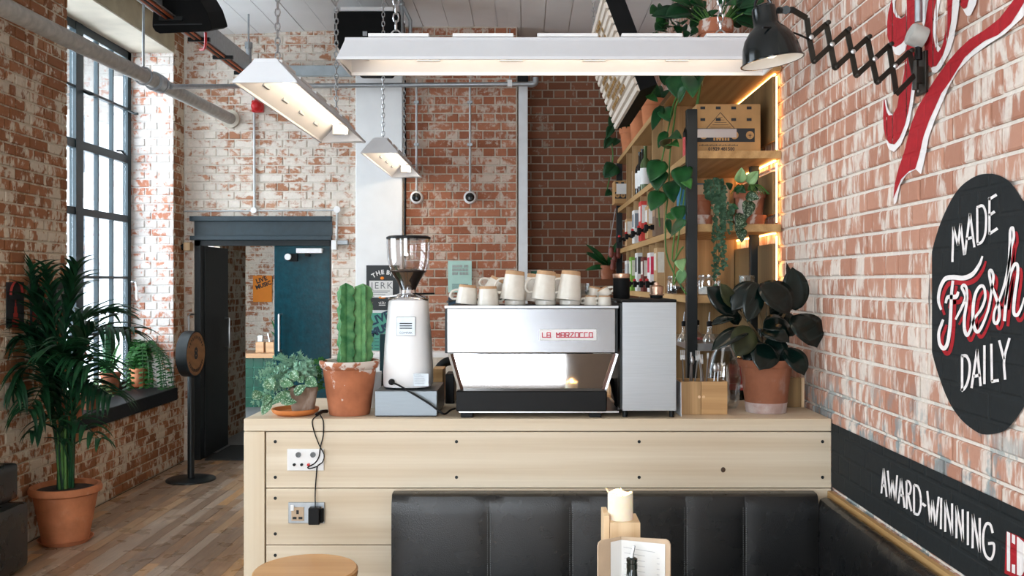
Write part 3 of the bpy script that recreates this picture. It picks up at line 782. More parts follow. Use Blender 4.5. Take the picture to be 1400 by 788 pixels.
# ------------------------------------------------------------------ bar counter
YC, ZCT = 3.743, 1.10
cX0, cX1 = (333-CX)/334, XR - .006
wt = tag(MB().box(cX0, cX1, YC, YC+.675, ZCT-.051, ZCT).build('worktop', M['birch_x'], bevel=.004), 'thick pale birch worktop with an eased edge along the bar', 'worktop')
bc = thing('bar_counter', (0, YC+.3, 0), 'pale birch fronted bar counter with screwed horizontal boards', 'counter')
MB().box(cX0+.09, cX1-.01, YC+.03, YC+.66, 0, ZCT-.051).build('carcass', M['blackmatte'], bc)
MB().box(cX0, cX0+.085, YC+.002, YC+.68, 0, ZCT-.0535).build('corner_post', M['birch_z'], bc, bevel=.002)
zz = [ZCT-.055, ZCT-.287, ZCT-.52, ZCT-.753, ZCT-.985]
for i in range(4): MB().box(cX0+.091, cX1, YC+.004, YC+.03, zz[i+1]+.0035, zz[i]).build('front_board', M['birch_x'], bc, bevel=.0015)
MB().box(cX0+.091, cX1, YC+.02, YC+.04, 0, zz[4]).build('plinth', M['blackmatte'], bc)
scr = None
for X_ in ((376-CX)/334, (624-CX)/334, (874-CX)/334, (1125-CX)/334):
    for z_ in (ZCT-.094, ZCT-.240, ZCT-.326, ZCT-.472, ZCT-.56):
        if z_ < .8 and X_ > -.6: continue
        if scr is None:
            scr = MB().lathe([(.0068,0),(.0068,.002),(.0035,.0022),(.0001,.0008)], ORG[bc.name], 10, Matrix.Rotation(R(90),3,'X')).build('screw_head', M['blackmetal'], bc)
            s_ = scr
        else: s_ = scr.copy(); COL.objects.link(s_); s_.parent = bc
        s_.location = Vector((X_, YC+.0045, z_)) - ORG[bc.name]
M['knot'] = plain('knot', lin(74,52,34), .6, var=.4, scale=120)
kp = P(989,643,YC); MB().ball((kp.x, YC+.006, kp.z), .014, 12, 6, (.9,.25,1)).build('knot', M['knot'], bc)
# AV plate, floor socket, plug, cable
av = thing('wall_plate', P(418,641,YC), 'white audio plate with round sockets on the bar front', 'socket')
a = P(393,614,YC); b = P(443,643.5,YC)
MB().box(a.x, b.x, YC-.006, YC+.0035, b.z, a.z).build('plate', M['white'], av, bevel=.002)
RX = Matrix.Rotation(R(90),3,'X')
for px_ in (408, 428): MB().lathe([(.011,0),(.011,.006),(.007,.006),(.006,.002),(.0001,.002)], P(px_,622,YC-.006), 14, RX).build('round_socket', M['greyink'], av)
for px_, m_ in ((402.5,'black'),(412.7,'black'),(422,'red'),(433,'white')): MB().lathe([(.0058,0),(.0058,.007),(.0001,.008)], P(px_,635.5,YC-.006), 12, RX).build('phono_socket', M[m_], av)
so = thing('power_socket', P(419,701,YC), 'chrome double power socket on the bar front', 'socket')
a = P(394.5,687,YC); b = P(444,715.5,YC)
MB().box(a.x, b.x, YC-.006, YC+.0035, b.z, a.z).build('plate', M['galv'], so, bevel=.002)
for px_ in (407, 432): 
    q = P(px_,702.5,YC-.007); MB().box(q.x-.026, q.x+.026, YC-.009, YC-.005, q.z-.03, q.z+.026).build('outlet', M['menu_card'], so, bevel=.001)
    for dx, dz, w_, h_ in ((0,.006,.005,.008),(-.012,-.018,.008,.005),(.012,-.018,.008,.005)): MB().box(q.x+dx-w_, q.x+dx+w_, YC-.0098, YC-.009, q.z+dz-h_, q.z+dz+h_).build('pin_hole', M['ink'], so)
MB().box(*(lambda q: (q.x-.007, q.x+.007))(P(400.5,694,YC)), YC-.014, YC-.008, P(400,698,YC).z, P(400,690,YC).z).build('rocker_switch', M['white'], so, bevel=.002)
pg = thing('power_adapter', P(430,716,YC-.03), 'black plug-in power adapter in the chrome socket', 'adapter')
a = P(421.5,695,YC-.04); b = P(437,718,YC-.04); MB().box(a.x, b.x, YC-.045, YC-.0095, b.z, a.z).build('adapter_body', M['black'], pg, bevel=.004)
MB().box(b.x, b.x+.012, YC-.035, YC-.0095, b.z+.006, a.z-.008).build('adapter_back', M['blackmatte'], pg, bevel=.003)
cab = [(431,694,.03),(431,672,.012),(432.5,650,.010),(434,638,.012),(441,632,.022),(443,622,.02),(437,610,.012),(431,595,.009),(427,580,.008),(428,573.5,.006),(433,569,-.02),(436,566,-.05)]
MB().tube(smooth_pts([P(x_,y_,YC-d_) for x_,y_,d_ in cab], 5), .0026, 6).tube(smooth_pts([P(x_,y_,YC-d_) for x_,y_,d_ in ((434,638,.014),(424,641,.014),(421,639,.013),(430,634,.012),(436,625,.014),(438,612,.014),(442,595,.01),(442,578,.009),(441,573.3,.006),(438,568,-.03))], 5), .0026, 6).build('lead', M['black'], pg, smooth=True)
MB().tube([P(433,567.5,YC+.03), P(440,563,YC+.07), P(447,562.5,YC+.1)], .008, 6).build('lead_bundle', M['black'], pg, smooth=True)

# ------------------------------------------------------------------ leather bench
def leather():
    t = NT('black_leather'); p = t.pos()
    col = t.ramp(t.noise(p, 6.0, 4.0, .6), [(.3, lin(13,14,15)), (.75, lin(27,26,25))])
    vr = t.n('ShaderNodeTexVoronoi', {'Vector': p, 'Scale': 260.0}).outputs['Distance']
    t.bump(t.math('ADD', vr, t.math('MULTIPLY', t.noise(p, 11.0, 2.0), .5)), .18, .004)
    return t.fin(col, t.ramp(t.noise(p, 9.0, 3.0), [(.3,(.25,)*3),(.7,(.31,)*3)]), 0.0, .5)
M['leather'] = leather()
M['thread'] = plain('thread', lin(96,98,98), .7)
YBn = YC - .10; zt = H - (677-CY)*YBn/F
bench = thing('leather_bench', (.3, YBn, 0), 'black stitched leather corner bench against the bar and brick wall', 'bench')
def cushion(x0, x1, y0, y1, z0, z1, crown=.012, nx=10, ny=4, nz=10, axis='Y'):
    """padded panel: rounded box whose front swells"""
    mb = MB(); bm2 = bmesh.new(); bmesh.ops.create_cube(bm2, size=1.0)
    bmesh.ops.subdivide_edges(bm2, edges=bm2.edges[:], cuts=9, use_grid_fill=True)
    sx, sy, sz = (x1-x0), (y1-y0), (z1-z0); r3 = {'Y': (.003,.03,.03), 'X': (.03,.003,.03), 'Z': (.03,.03,.03)}[axis]
    vs = []
    for v in bm2.verts:
        q = [v.co.x*sx, v.co.y*sy, v.co.z*sz]; hs = (sx/2, sy/2, sz/2)
        inn = [max(-h_+min(r,h_), min(h_-min(r,h_), c_)) for h_, c_, r in zip(hs, q, r3)]
        d = Vector([q[i]-inn[i] for i in range(3)])
        if d.length > 1e-6:
            m_ = max(abs(d.x), abs(d.y), abs(d.z)); d = d.normalized()*m_
        o_ = Vector(inn) + d
        fx = max(0, 1-(2*o_.x/sx)**2); fy = max(0, 1-(2*o_.y/sy)**2); fz = max(0, 1-(2*o_.z/sz)**2)
        if axis == 'Y' and v.co.y < -.49: o_.y -= crown*(fx*fz)**.5
        if axis == 'X' and v.co.x < -.49: o_.x -= crown*(fy*fz)**.5
        if axis == 'Z' and v.co.z > .49: o_.z += crown*(fx*fy)**.5
        vs.append(o_ + Vector(((x0+x1)/2, (y0+y1)/2, (z0+z1)/2)))
    bm2.verts.index_update(); mb.add(vs, [tuple(v.index for v in f.verts) for f in bm2.faces]); bm2.free(); return mb
s_b = F/YBn
sx_ = [535, 668.5, 781, 937.5, 1018, 1118]
for i in range(5):
    xa, xb = (sx_[i]-CX)/s_b, (sx_[i+1]-CX)/s_b
    cushion(xa, xb+.004, YBn, YC-.001, .40, zt, .010).build('back_cushion', M['leather'], bench, smooth=True)
    if i:
        st = MB()
        for k in range(44):
            for dx in (-.006, .006): st.box(xa+dx-.0012, xa+dx+.0012, YBn-.0035, YBn-.0005, zt-.05-k*.0085-.005, zt-.05-k*.0085)
        st.build('stitching', M['thread'], bench, kind='stuff', fix=False)
XSB = 1.172
for (ya, yb) in ((2.95, YBn+.02), (2.2, 2.95), (1.5, 2.2)):
    cushion(XSB, 1.235, ya, yb, .40, zt-.015, .007, axis='X').build('back_cushion', M['leather'], bench, smooth=True)
cushion(-.53, XSB, YBn-.46, YBn+.01, .30, .44, .02, axis='Z').build('seat_cushion', M['leather'], bench, smooth=True)
cushion(XSB-.44, XSB+.01, 1.5, YBn-.46, .30, .44, .02, axis='Z').build('seat_cushion', M['leather'], bench, smooth=True)
MB().box(-.53, XSB+.05, YBn-.43, YBn-.0, 0, .30).box(XSB-.42, XSB+.05, 1.5, YBn-.46, 0, .30).build('base', M['birch_x'], bench)
MB().box(1.236, XR-.004, 1.5, YC-.002, .70, zt-.006).build('top_rail', M['oak_y'], bench, bevel=.002)

# ------------------------------------------------------------------ stool, table, candle block, menu, bottle
sc_ = P(418, 778, 3.19); st = thing('round_stool', (sc_.x, 3.19, 0), 'round oiled wooden stool beside the bar front', 'stool')
MB().lathe([(.0001,sc_.z-.035),(.165,sc_.z-.035),(.178,sc_.z-.028),(.18,sc_.z-.018),(.18,sc_.z-.006),(.174,sc_.z),(.0001,sc_.z)], (sc_.x,3.19,0), 48).build('seat', M['beech'], st, smooth=True)
for k in range(4):
    a_ = math.pi/4 + k*math.pi/2; c_, s__ = math.cos(a_), math.sin(a_)
    MB().tube([(sc_.x+.12*c_, 3.19+.12*s__, sc_.z-.035), (sc_.x+.19*c_, 3.19+.19*s__, 0)], .011, 8).build('leg', M['blackmetal'], st)
MB().tube([(sc_.x+.166*math.cos(2*math.pi*k/32), 3.19+.166*math.sin(2*math.pi*k/32), .22) for k in range(32)], .008, 6, closed=True).build('foot_ring', M['blackmetal'], st)
TY = 2.45
tb = thing('cafe_table', (.4, TY-.05, 0), 'square wooden cafe table carrying the candle and menu', 'table')
MB().box(.05, .75, TY-.42, TY+.28, .715, .75).build('table_top', M['beech'], tb, bevel=.005)
MB().tube([(.4,TY-.07,.03),(.4,TY-.07,.715)], .03, 12).build('column', M['blackmetal'], tb); MB().lathe([(.24,0),(.24,.012),(.05,.03),(.0001,.03)], (.4,TY-.07,0), 28).build('foot', M['blackmetal'], tb)
a = P(826,704,TY); b = P(875.5,704,TY); ztop = P(850,712,TY).z
cb = thing('candle_block', ((a.x+b.x)/2, TY+.05, .75), 'tall raw pine block candle stand on the cafe table', 'candle stand')
MB().prism([(a.x+.016,TY,.75),(b.x,TY,.75),(b.x,TY,ztop-.006),(a.x+.016,TY,ztop-.006)], (0,.10,0)).build('block', M['pine_z'], cb, bevel=.0015)
MB().box(a.x, a.x+.015, TY+.005, TY+.10, .75, ztop+.012).build('side_board', M['pine_z'], cb, bevel=.0015)
cnd = thing('pillar_candle', ((833+868)/2*TY/F-CX*TY/F, TY+.045, ztop-.006), 'lit cream pillar candle with melted rim on the pine block', 'candle')
cc = Vector(((850.5-CX)*TY/F, TY+.045, ztop-.006)); rr = .0345; hh = .071
M['wax'] = plain('wax', lin(244,232,212), .45, var=.03); M['wax'].node_tree.nodes['Principled BSDF'].inputs['Subsurface Weight'].default_value = .6
M['wax'].node_tree.nodes['Principled BSDF'].inputs['Subsurface Radius'].default_value = (.03,.015,.008)
mb = MB(); sg = 40; rims = []
for k in range(sg):
    a_ = 2*math.pi*k/sg; rims.append(hh + .003*math.sin(3*a_+2.2) + .0015*math.sin(5*a_) + (.014 if abs(a_-math.pi) < .22 else 0))
for j, (f_, r_) in enumerate(((0,1),(.5,1.0),(.85,1.0),(1,.98),(.99,.86),(.82,.8),(.78,.4),(.78,.02))):
    for k in range(sg):
        a_ = 2*math.pi*k/sg; lean = (-.008 if (rims[k] > hh+.01 and j >= 3 and j < 5) else 0)
        mb.v.append(cc + Vector((rr*r_*math.cos(a_)+lean, rr*r_*math.sin(a_), rims[k]*f_)))
for j in range(7):
    for k in range(sg): mb.f.append((j*sg+k, j*sg+(k+1)%sg, (j+1)*sg+(k+1)%sg, (j+1)*sg+k))
mb.build('wax_body', M['wax'], cnd, smooth=True)
MB().tube([cc+V(0,0,.055), cc+V(.001,0,.068)], .0012, 6).build('wick', M['ink'], cnd)
MB().lathe([(.0001,0),(.0035,.004),(.0045,.009),(.003,.016),(.0001,.024)], cc+V(.001,0,.058), 10).build('flame', M['flame'], cnd, smooth=True)
cl_ = bpy.data.lights.new('candle_light', 'POINT'); cl_.energy = .1; cl_.color = (1.0, .55, .2); cl_.shadow_soft_size = .004
clo = bpy.data.objects.new('candle_light', cl_); COL.objects.link(clo); clo.location = cc + V(.001,0,.078)
# menu: two covers opened like a book, spine away from the camera
mY = TY - .05
sp = P(849,736,mY); lf = P(816.5,752,mY-.06); rt = P(917,745,mY-.09)
mn = thing('menu', (sp.x, mY, .75), 'open brown card menu with white printed page standing on the cafe table', 'menu')
def leaf_panel(mb, a, b, z0, za, zb, th, r=0.012):
    d = (b-a); d.z = 0; L = d.length; d.normalize(); n_ = Vector((d.y, -d.x, 0))
    pl = [a.xy.to_3d()+V(0,0,z0), b.xy.to_3d()+V(0,0,z0), b.xy.to_3d()+V(0,0,zb-r), b.xy.to_3d()-d*r*.3+V(0,0,zb-r*.3), b.xy.to_3d()-d*r+V(0,0,zb), a.xy.to_3d()+V(0,0,za)]
    mb.prism(pl, n_*th); return d, n_
mb = MB(); dL, nL = leaf_panel(mb, sp, lf, .75, sp.z+.004, lf.z+.022, -.0035); mb.build('cover', M['menu_card'], mn)
mb = MB(); dR, nR = leaf_panel(mb, sp, rt, .75, sp.z+.004, rt.z+.012, .0035); mb.build('cover', M['menu_card'], mn)
q0 = sp + dR*.004; q1 = sp + dR*((rt-sp).xy.length-.013)
MB().prism([q0.xy.to_3d()+V(0,0,.76)+nR*.005, q1.xy.to_3d()+V(0,0,.76)+nR*.005, q1.xy.to_3d()+V(0,0,rt.z)+nR*.005, q0.xy.to_3d()+V(0,0,sp.z-.003)+nR*.005], nR*.0012).build('page', M['paper'], mn)
q2 = sp + dL*.004; q3 = sp + dL*((lf-sp).xy.length*.5)
MB().prism([q2.xy.to_3d()+V(0,0,.76)-nL*.005, q3.xy.to_3d()+V(0,0,.76)-nL*.005, q3.xy.to_3d()+V(0,0,lf.z+.012)-nL*.005, q2.xy.to_3d()+V(0,0,sp.z-.003)-nL*.005], -nL*.0012).build('page', M['paper'], mn)
pr = MB()
for k in range(7):
    zl = sp.z - .020 - k*.014
    for (f0, f1) in (((.08,.55),(.82,.88)) if k else ((.06,.78),)):
        L_ = (q1-q0).length; o_ = q0.xy.to_3d() + nR*.0065
        dz = (rt.z-sp.z)*.5
        pr.prism([o_+dR*L_*f0+V(0,0,zl+dz*f0), o_+dR*L_*f1+V(0,0,zl+dz*f1), o_+dR*L_*f1+V(0,0,zl+dz*f1-.0012), o_+dR*L_*f0+V(0,0,zl+dz*f0-.0012)], nR*.0003)
pr.build('printed_lines', plain('pale_ink', lin(176,178,180), .7), mn, kind='stuff', fix=False)
bt = P(864,788,mY-.12); by = mY-.12
bo = thing('oil_bottle', (bt.x, by, .75), 'dark bottle with a slanted steel pourer before the menu', 'bottle')
M['bottle_glass'] = plain('dark_bottle', lin(16,26,22), .12, var=.1, spec=.7)
zt2 = P(862,775,by).z
MB().lathe([(.0001,.75),(.03,.75),(.032,.76),(.032,zt2-.075),(.026,zt2-.05),(.014,zt2-.025),(.0125,zt2)], (bt.x,by,0), 24).build('bottle_body', M['bottle_glass'], bo, smooth=True)
MB().lathe([(.0138,zt2-.004),(.0138,zt2+.008),(.0125,zt2+.009),(.0125,zt2+.012),(.0140,zt2+.013),(.0140,zt2+.020),(.008,zt2+.023),(.0001,zt2+.023)], (bt.x,by,0), 20).build('stopper', M['bottle_glass'], bo, smooth=True)
MB().tube([(bt.x-.001,by,zt2+.02), (bt.x+.001,by,zt2+.032), (bt.x+.006,by,zt2+.052)], [.0055,.0045,.0032], 10).build('pourer', M['steel'], bo, smooth=True)
# ------------------------------------------------------------------ espresso machine
def brushed(name, c, axis=0, rough=.28):
    t = NT(name); p = t.pos(); st = [(.01,1,1),(1,.01,1),(1,1,.01)][axis]
    nz = t.noise(t.vmul(p, st), 900.0, 2.0, .6)
    t.bump(nz, .06, .001)
    return t.fin(t.ramp(nz, [(.3, scl(c,.93)),(.7, scl(c,1.05))]), rough, 1.0)
M['brushed'] = brushed('brushed_steel', lin(168,168,170), 0, .24)
M['brushed_v'] = brushed('brushed_steel_dull', lin(176,180,184), 0, .36)
M['mirror'] = plain('polished_steel', lin(226,222,218), .04, 1.0, var=.02, scale=3)
M['badge_red'] = plain('badge_red', lin(196,20,60), .4)
YM = 3.765
em = thing('espresso_machine', (0, YM+.25, ZCT), 'brushed steel espresso machine with mirrored panel on the bar', 'espresso machine')
def face(px0, py0, px1, py1, Y): a = P(px0,py0,Y); b = P(px1,py1,Y); return a.x, b.x, b.z, a.z
x0,x1,z0,z1 = face(623.5,535,830,563,YM)
MB().box(x0,x1,YM,YM+.5,z0,z1).build('drip_tray_base', M['black'], em, bevel=.006, segs=3)
MB().box(x0+.01,x1+.05,YM+.02,YM+.48,z0-.008,z0-.0005).build('base_trim', M['steel'], em)
for a_ in (629.5, 806):
    q = P(a_,572,YM); MB().box(q.x, q.x+.05, YM+.01, YM+.06, ZCT+.0005, z0-.009).build('foot', M['black'], em, bevel=.003); MB().box(q.x, q.x+.05, YM+.42, YM+.47, ZCT+.0005, z0-.009).build('foot', M['black'], em, bevel=.003)
ux0,ux1,uz0,uz1 = face(608,419.5,845.5,483.5,YM)
MB().box(ux0,ux1,YM+.006,YM+.51,uz0,uz1).build('upper_housing', M['blackmetal'], em, bevel=.004)
x0_,x1_,z0_m,z1_m = face(611.5,422.5,841,482.5,YM)
MB().box(x0_,x1_,YM-.0,YM+.008,z0_m,z1_m).build('rear_panel', M['brushed'], em, bevel=.0015)
MB().box(ux0,ux1,YM+.0,YM+.02,uz1-.006,uz1+.003).build('front_rail', M['steel'], em)
MB().tube([(ux0+.01,YM+.02,uz1+.02),(ux0+.01,YM+.48,uz1+.02),(ux1-.01,YM+.48,uz1+.02),(ux1-.01,YM+.02,uz1+.02)], .005, 8).build('cup_rail', M['blackmetal'], em)
# mirrored splash panel, leaning
pa = [P(620,484,YM+.05), P(838,484,YM+.05), P(821,535.5,YM+.0508), P(634.5,535.5,YM+.0508)]
MB().prism(pa, (0,.012,0)).build('mirror_panel', M['mirror'], em)
M['copper_edge'] = plain('copper_edge', lin(78,52,42), .4, .6)
for s_, (t0, t1) in ((-1, ((617.5,484),(632,535))), (1, ((840.5,484),(824,535)))):
    for d_ in (0, 4.5):
        MB().bar(P(t0[0]+s_*d_*.7,t0[1],YM+.045), P(t1[0]+s_*d_*.7,t1[1],YM+.055), .005, .012).build('side_trim', M['copper_edge'] if d_ == 0 else M['steel'], em)
MB().box(pa[3].x+.02, pa[2].x-.02, YM+.2, YM+.45, z1-.005, uz0+.01).build('inner_body', M['blackmetal'], em)
q0 = P(737.5,450.5,YM); q1 = P(815.5,465.5,YM)
bd = MB().box(q0.x,q1.x,YM-.005,YM,q1.z,q0.z).build('badge', M['white'], em, bevel=.003)
# badge lettering: square letters linked along their feet
W_, H_ = q1.x-q0.x, q0.z-q1.z
bx, bz, bw, bh = q0.x+W_*.05, q1.z+H_*.28, W_*.90, H_*.44
LET = {'L': [((0,0),(0,1))], 'A': [((0,0),(0,1)),((0,1),(1,1)),((1,1),(1,0)),((0,.45),(1,.45))], 'M': [((0,0),(0,1)),((0,1),(.5,.45)),((.5,.45),(1,1)),((1,1),(1,0))],
       'R': [((0,0),(0,1)),((0,1),(1,1)),((1,1),(1,.45)),((0,.45),(1,.45)),((.5,.45),(1,0))], 'Z': [((0,1),(1,1)),((1,1),(0,0))], 'O': [((0,0),(0,1)),((0,1),(1,1)),((1,1),(1,0))],
       'C': [((0,0),(0,1)),((0,1),(1,1))]}
cells = 'LA MARZOCCO'; cw = bw/len(cells)
for i, ch in enumerate(cells):
    if ch == ' ': continue
    mb = MB(); k = .72
    for (p_, q_) in LET[ch]:
        f_ = lambda t_: V(bx+i*cw+t_[0]*cw*k, YM-.0065, bz+t_[1]*bh)
        mb.bar(f_(p_), f_(q_), .0034, .0032, (0,1,0))
    mb.bar(V(bx+i*cw-.001, YM-.0065, bz), V(bx+(i+1)*cw-.002, YM-.0065, bz), .0034, .0032, (0,1,0)) if ch != 'M' or True else None
    mb.build('letter', M['badge_red'], bd)
# handles and pipes glimpsed right of the machine
MB().tube([P(846,500,YM+.1), P(846,560,YM+.12)], .006, 8).build('water_pipe', M['steel'], em)
MB().tube([P(836,520,YM+.3), P(843,545,YM+.2), P(845,555,YM+.15)], .012, 8).build('hose', M['black'], em, smooth=True)
# steel box beside it
fx0,fx1,fz0,fz1 = face(851,413.5,924.5,562,YM)
fb = thing('steel_cabinet', ((fx0+fx1)/2, YM+.2, ZCT), 'tall brushed steel box cabinet beside the espresso machine', 'cabinet')
MB().box(fx0,fx1,YM,YM+.012,fz0,fz1).build('front_panel', M['brushed_v'], fb, bevel=.001)
MB().box(fx0-.008,fx1-.002,YM+.012,YM+.42,fz0+.004,fz1-.004).build('body', M['blackmetal'], fb)
MB().box(fx0-.008,fx1+.002,YM+.0,YM+.43,fz1,fz1+.012).build('top_cap', M['black'], fb, bevel=.003)
for X_ in (fx0+.014, fx1-.014):
    for y_ in (YM+.03, YM+.38): MB().lathe([(.011,ZCT+.0005),(.010,fz0+.005)], (X_,y_,0), 12).build('foot', M['black'], fb)
# ------------------------------------------------------------------ grinder on its knock-box drawer
x0,x1,z0,z1 = face(512.5,535,597.5,567.5,3.80)
kb = thing('knock_box', ((x0+x1)/2, 3.98, ZCT), 'low brushed steel drawer base under the coffee grinder', 'box')
MB().box(x0,x1,3.80,4.14,ZCT+.0035,z1).build('body', brushed('brushed_drawer', lin(122,128,132), 0, .42), kb, bevel=.002)
MB().box(x0+.004,x1-.004,3.803,4.13,ZCT+.0005,ZCT+.0035).build('base', M['black'], kb)
gY = 3.80+.155; gx = (558.5-CX)*gY/F; gz = z1 + .008
sg_ = F/gY
gr = thing('coffee_grinder', (gx, gY, z1+.001), 'white coffee grinder with clear bean hopper on a steel base', 'coffee grinder')
M['gwhite'] = plain('grinder_white', lin(243,244,246), .35, var=.01, spec=.4)
def zpx(y_): return H - (y_-CY)*gY/F
def sq(prof, c, n=40, e=3.0, ky=1.15):
    mb = MB()
    for (r_, z_) in prof:
        for k in range(n):
            a_ = 2*math.pi*k/n; cs, sn = math.cos(a_), math.sin(a_); f_ = (abs(cs)**e + abs(sn)**e)**(-1/e)
            mb.v.append(Vector((c[0]+r_*f_*cs, c[1]+r_*f_*sn*ky, z_)))
    for j in range(len(prof)-1):
        for k in range(n): mb.f.append((j*n+k, j*n+(k+1)%n, (j+1)*n+(k+1)%n, (j+1)*n+k))
    mb.f.append(tuple(range(n))[::-1]); mb.f.append(tuple((len(prof)-1)*n+k for k in range(n))); return mb
rb = 33.0/sg_; rt_ = 26.5/sg_
sq([(rb*.96,gz),(rb,gz+.01),(rb,gz+.07),(rb*.985,gz+.10),(rb*.95,zpx(470)),(rt_*1.06,zpx(432)),(rt_,zpx(413)),(rt_*.94,zpx(410.5)),(rt_*.5,zpx(410))], (gx,gY)).build('grinder_body', M['gwhite'], gr, smooth=True)
MB().lathe([(.006,0),(.006,.009)], (gx-.05,gY-.06,z1), 8).lathe([(.006,0),(.006,.009)], (gx+.05,gY-.06,z1), 8).lathe([(.006,0),(.006,.009)], (gx-.05,gY+.06,z1), 8).lathe([(.006,0),(.006,.009)], (gx+.05,gY+.06,z1), 8).build('rubber_feet', M['black'], gr)
MB().lathe([(27/sg_,zpx(411)),(28/sg_,zpx(409)),(27/sg_,zpx(407)),(20/sg_,zpx(403.5)),(11/sg_,zpx(401)),(10/sg_,zpx(397)),(10.5/sg_,zpx(396))], (gx,gY,0), 36).build('collar', M['chrome'], gr, smooth=True)
MB().tube([(gx+.02,gY-.03,zpx(402)), (gx+.115,gY-.02,zpx(401.5))], .004, 8).build('adjusting_lever', M['black'], gr)
MB().obox((gx-.075,gY-.045,zpx(405)), (.035,0,.003), (0,.02,0), (0,0,.003)).build('side_lug', M['steel'], gr, bevel=.002)
hop = [(10/sg_,zpx(397)),(11/sg_,zpx(394)),(16/sg_,zpx(384)),(22.5/sg_,zpx(374)),(26.5/sg_,zpx(364)),(28.5/sg_,zpx(352)),(29.3/sg_,zpx(338)),(29.6/sg_,zpx(327))]
ho = MB().lathe(hop, (gx,gY,0), 40, caps=False).build('hopper', M['smoke'], gr, smooth=True)
bp = [(.0001,zpx(397))] + [(r_*.955,z_) for r_, z_ in hop[:4]] + [(25.2/sg_,zpx(371)),(20/sg_,zpx(369.6)),(8/sg_,zpx(368)),(.0001,zpx(368))]
MB().lathe(bp, (gx,gY,0), 36).build('coffee_beans', M['beans'], gr, smooth=True)
MB().lathe([(29.2/sg_,zpx(327.5)),(30.2/sg_,zpx(327)),(30.2/sg_,zpx(324.5)),(27/sg_,zpx(323)),(.0001,zpx(322))], (gx,gY,0), 40).build('hopper_lid', M['black'], gr, smooth=True)
yf = gY - rb*1.15
pl0 = P(541.5,433.5,yf); pl1 = P(567.5,459.5,yf)
pk = Vector((0,-.0,0)); tl = (rb*1.15-rt_*1.06*1.15)/(zpx(432)-zpx(470))
yp = yf + .012
pl_ = MB().obox(((pl0.x+pl1.x)/2, yp, (pl0.z+pl1.z)/2), ((pl1.x-pl0.x)/2,0,0), (0,.003,0), (0,.003,(pl0.z-pl1.z)/2)).build('name_plate', M['galv'], gr, bevel=.002)
mb = MB()
for k in range(3): mb.box(pl0.x+.014, pl1.x-.014, yp-.006, yp-.002, pl0.z-.030-k*.010, pl0.z-.026-k*.010)
mb.build('slots', M['ink'], pl_)
mb = MB(); add_text(mb, 'COMPAK', .0135, (pl0.x*.5+pl1.x*.5, yp-.0055, pl1.z+.012), (1,0,0), (0,0,1)); mb.build('plate_lettering', M['ink'], pl_)
r0 = P(565.5,511,yf); r1 = P(586,528,yf)
rl = MB().box(r0.x,r1.x,yf-.004,yf-.0005,r1.z,r0.z).build('rating_plate', M['galv'], gr)
mb = MB(); add_text(mb, 'COMPAK', .008, (r0.x+.018,yf-.0044,r0.z-.006), (1,0,0), (0,0,1))
for k in range(5): mb.box(r0.x+.004, r1.x-.02+.003*(k%3), yf-.0045, yf-.004, r0.z-.014-k*.007, r0.z-.0125-k*.007)
mb.build('plate_print', M['greyink'], rl)
pc = P(535.5,522.5,yf)
MB().lathe([(.013,0),(.013,.012),(.007,.02)], (pc.x,yf+.004,pc.z), 14, RX).build('cable_gland', M['black'], gr)
MB().tube(smooth_pts([(pc.x,yf-.012,pc.z), P(545,527,3.795), P(560,536,3.78), P(585,551,3.775), P(600,562,3.77), P(608,566.5,3.775), P(616,561,3.83), P(622,559,3.90)], 5), .0042, 8).build('power_cable', M['black'], gr, smooth=True)
# ------------------------------------------------------------------ stoneware mugs upturned on the cup tray
def glaze():
    t = NT('cream_glaze'); p = t.pos()
    return t.fin(t.ramp(t.noise(p, 40.0, 3.0), [(.3, lin(212,206,195)), (.7, lin(221,216,206))]), .25, 0.0, .5)
M['glaze'] = glaze(); M['rawclay'] = plain('raw_clay', lin(182,146,110), .85, var=.1, scale=60)
def make_mug(name, rm, rf, h, ridges, label, group):
    """upturned mug, origin at the rim; foot (raw clay) on top"""
    t = thing(name, (0,0,0), label, 'mug', group); ORG[t.name] = Vector((0,0,0))
    pr = []; n = 22
    for i in range(n+1):
        f_ = i/n*.86; r_ = rm + (rf-rm)*(f_**1.15)
        pr.append((r_ + (.0007*(1 if i % 2 else -1) if ridges else 0), h*f_))
    MB().lathe([(rm-.004, .012)] + [(rm-.004,.0005)] + pr, (0,0,0), 32, caps=False).build('cup', M['glaze'], t, smooth=True)
    r1_ = pr[-1][0]
    MB().lathe([(r1_*.999,h*.855),(rf*1.02,h*.93),(rf,h*.985),(rf*.94,h),(rf*.80,h),(rf*.74,h-.004),(.0001,h-.004)], (0,0,0), 32).build('foot', M['rawclay'], t, smooth=True)
    hp = [V(-rm*.93,0,h*.22), V(-rm*1.25,0,h*.20), V(-rm*1.52,0,h*.32), V(-rm*1.48,0,h*.52), V(-rm*1.2,0,h*.66), V(-rm*.82,0,h*.70)]
    MB().tube(smooth_pts(hp, 5), .0048, 8).build('handle', M['glaze'], t, smooth=True); return t
ztr = uz1 + .003
sm = F/3.9
MUG = make_mug('stoneware_mug', .053, .0395, .122, True, 'x', 'cream stoneware mugs upturned on the espresso machine')
CUP = make_mug('stoneware_cup', .046, .036, .080, False, 'x', 'cream stoneware cups upturned on the espresso machine')
used = {}
def mug(proto, px_, Y, z, tilt, rz, label):
    o = proto if proto.name not in used else copy_tree(proto); used[proto.name] = 1
    o.rotation_mode = 'XYZ'
    place(o, ((px_-CX)*Y/F, Y, z), rot=(0, R(tilt), R(rz)), label=label)
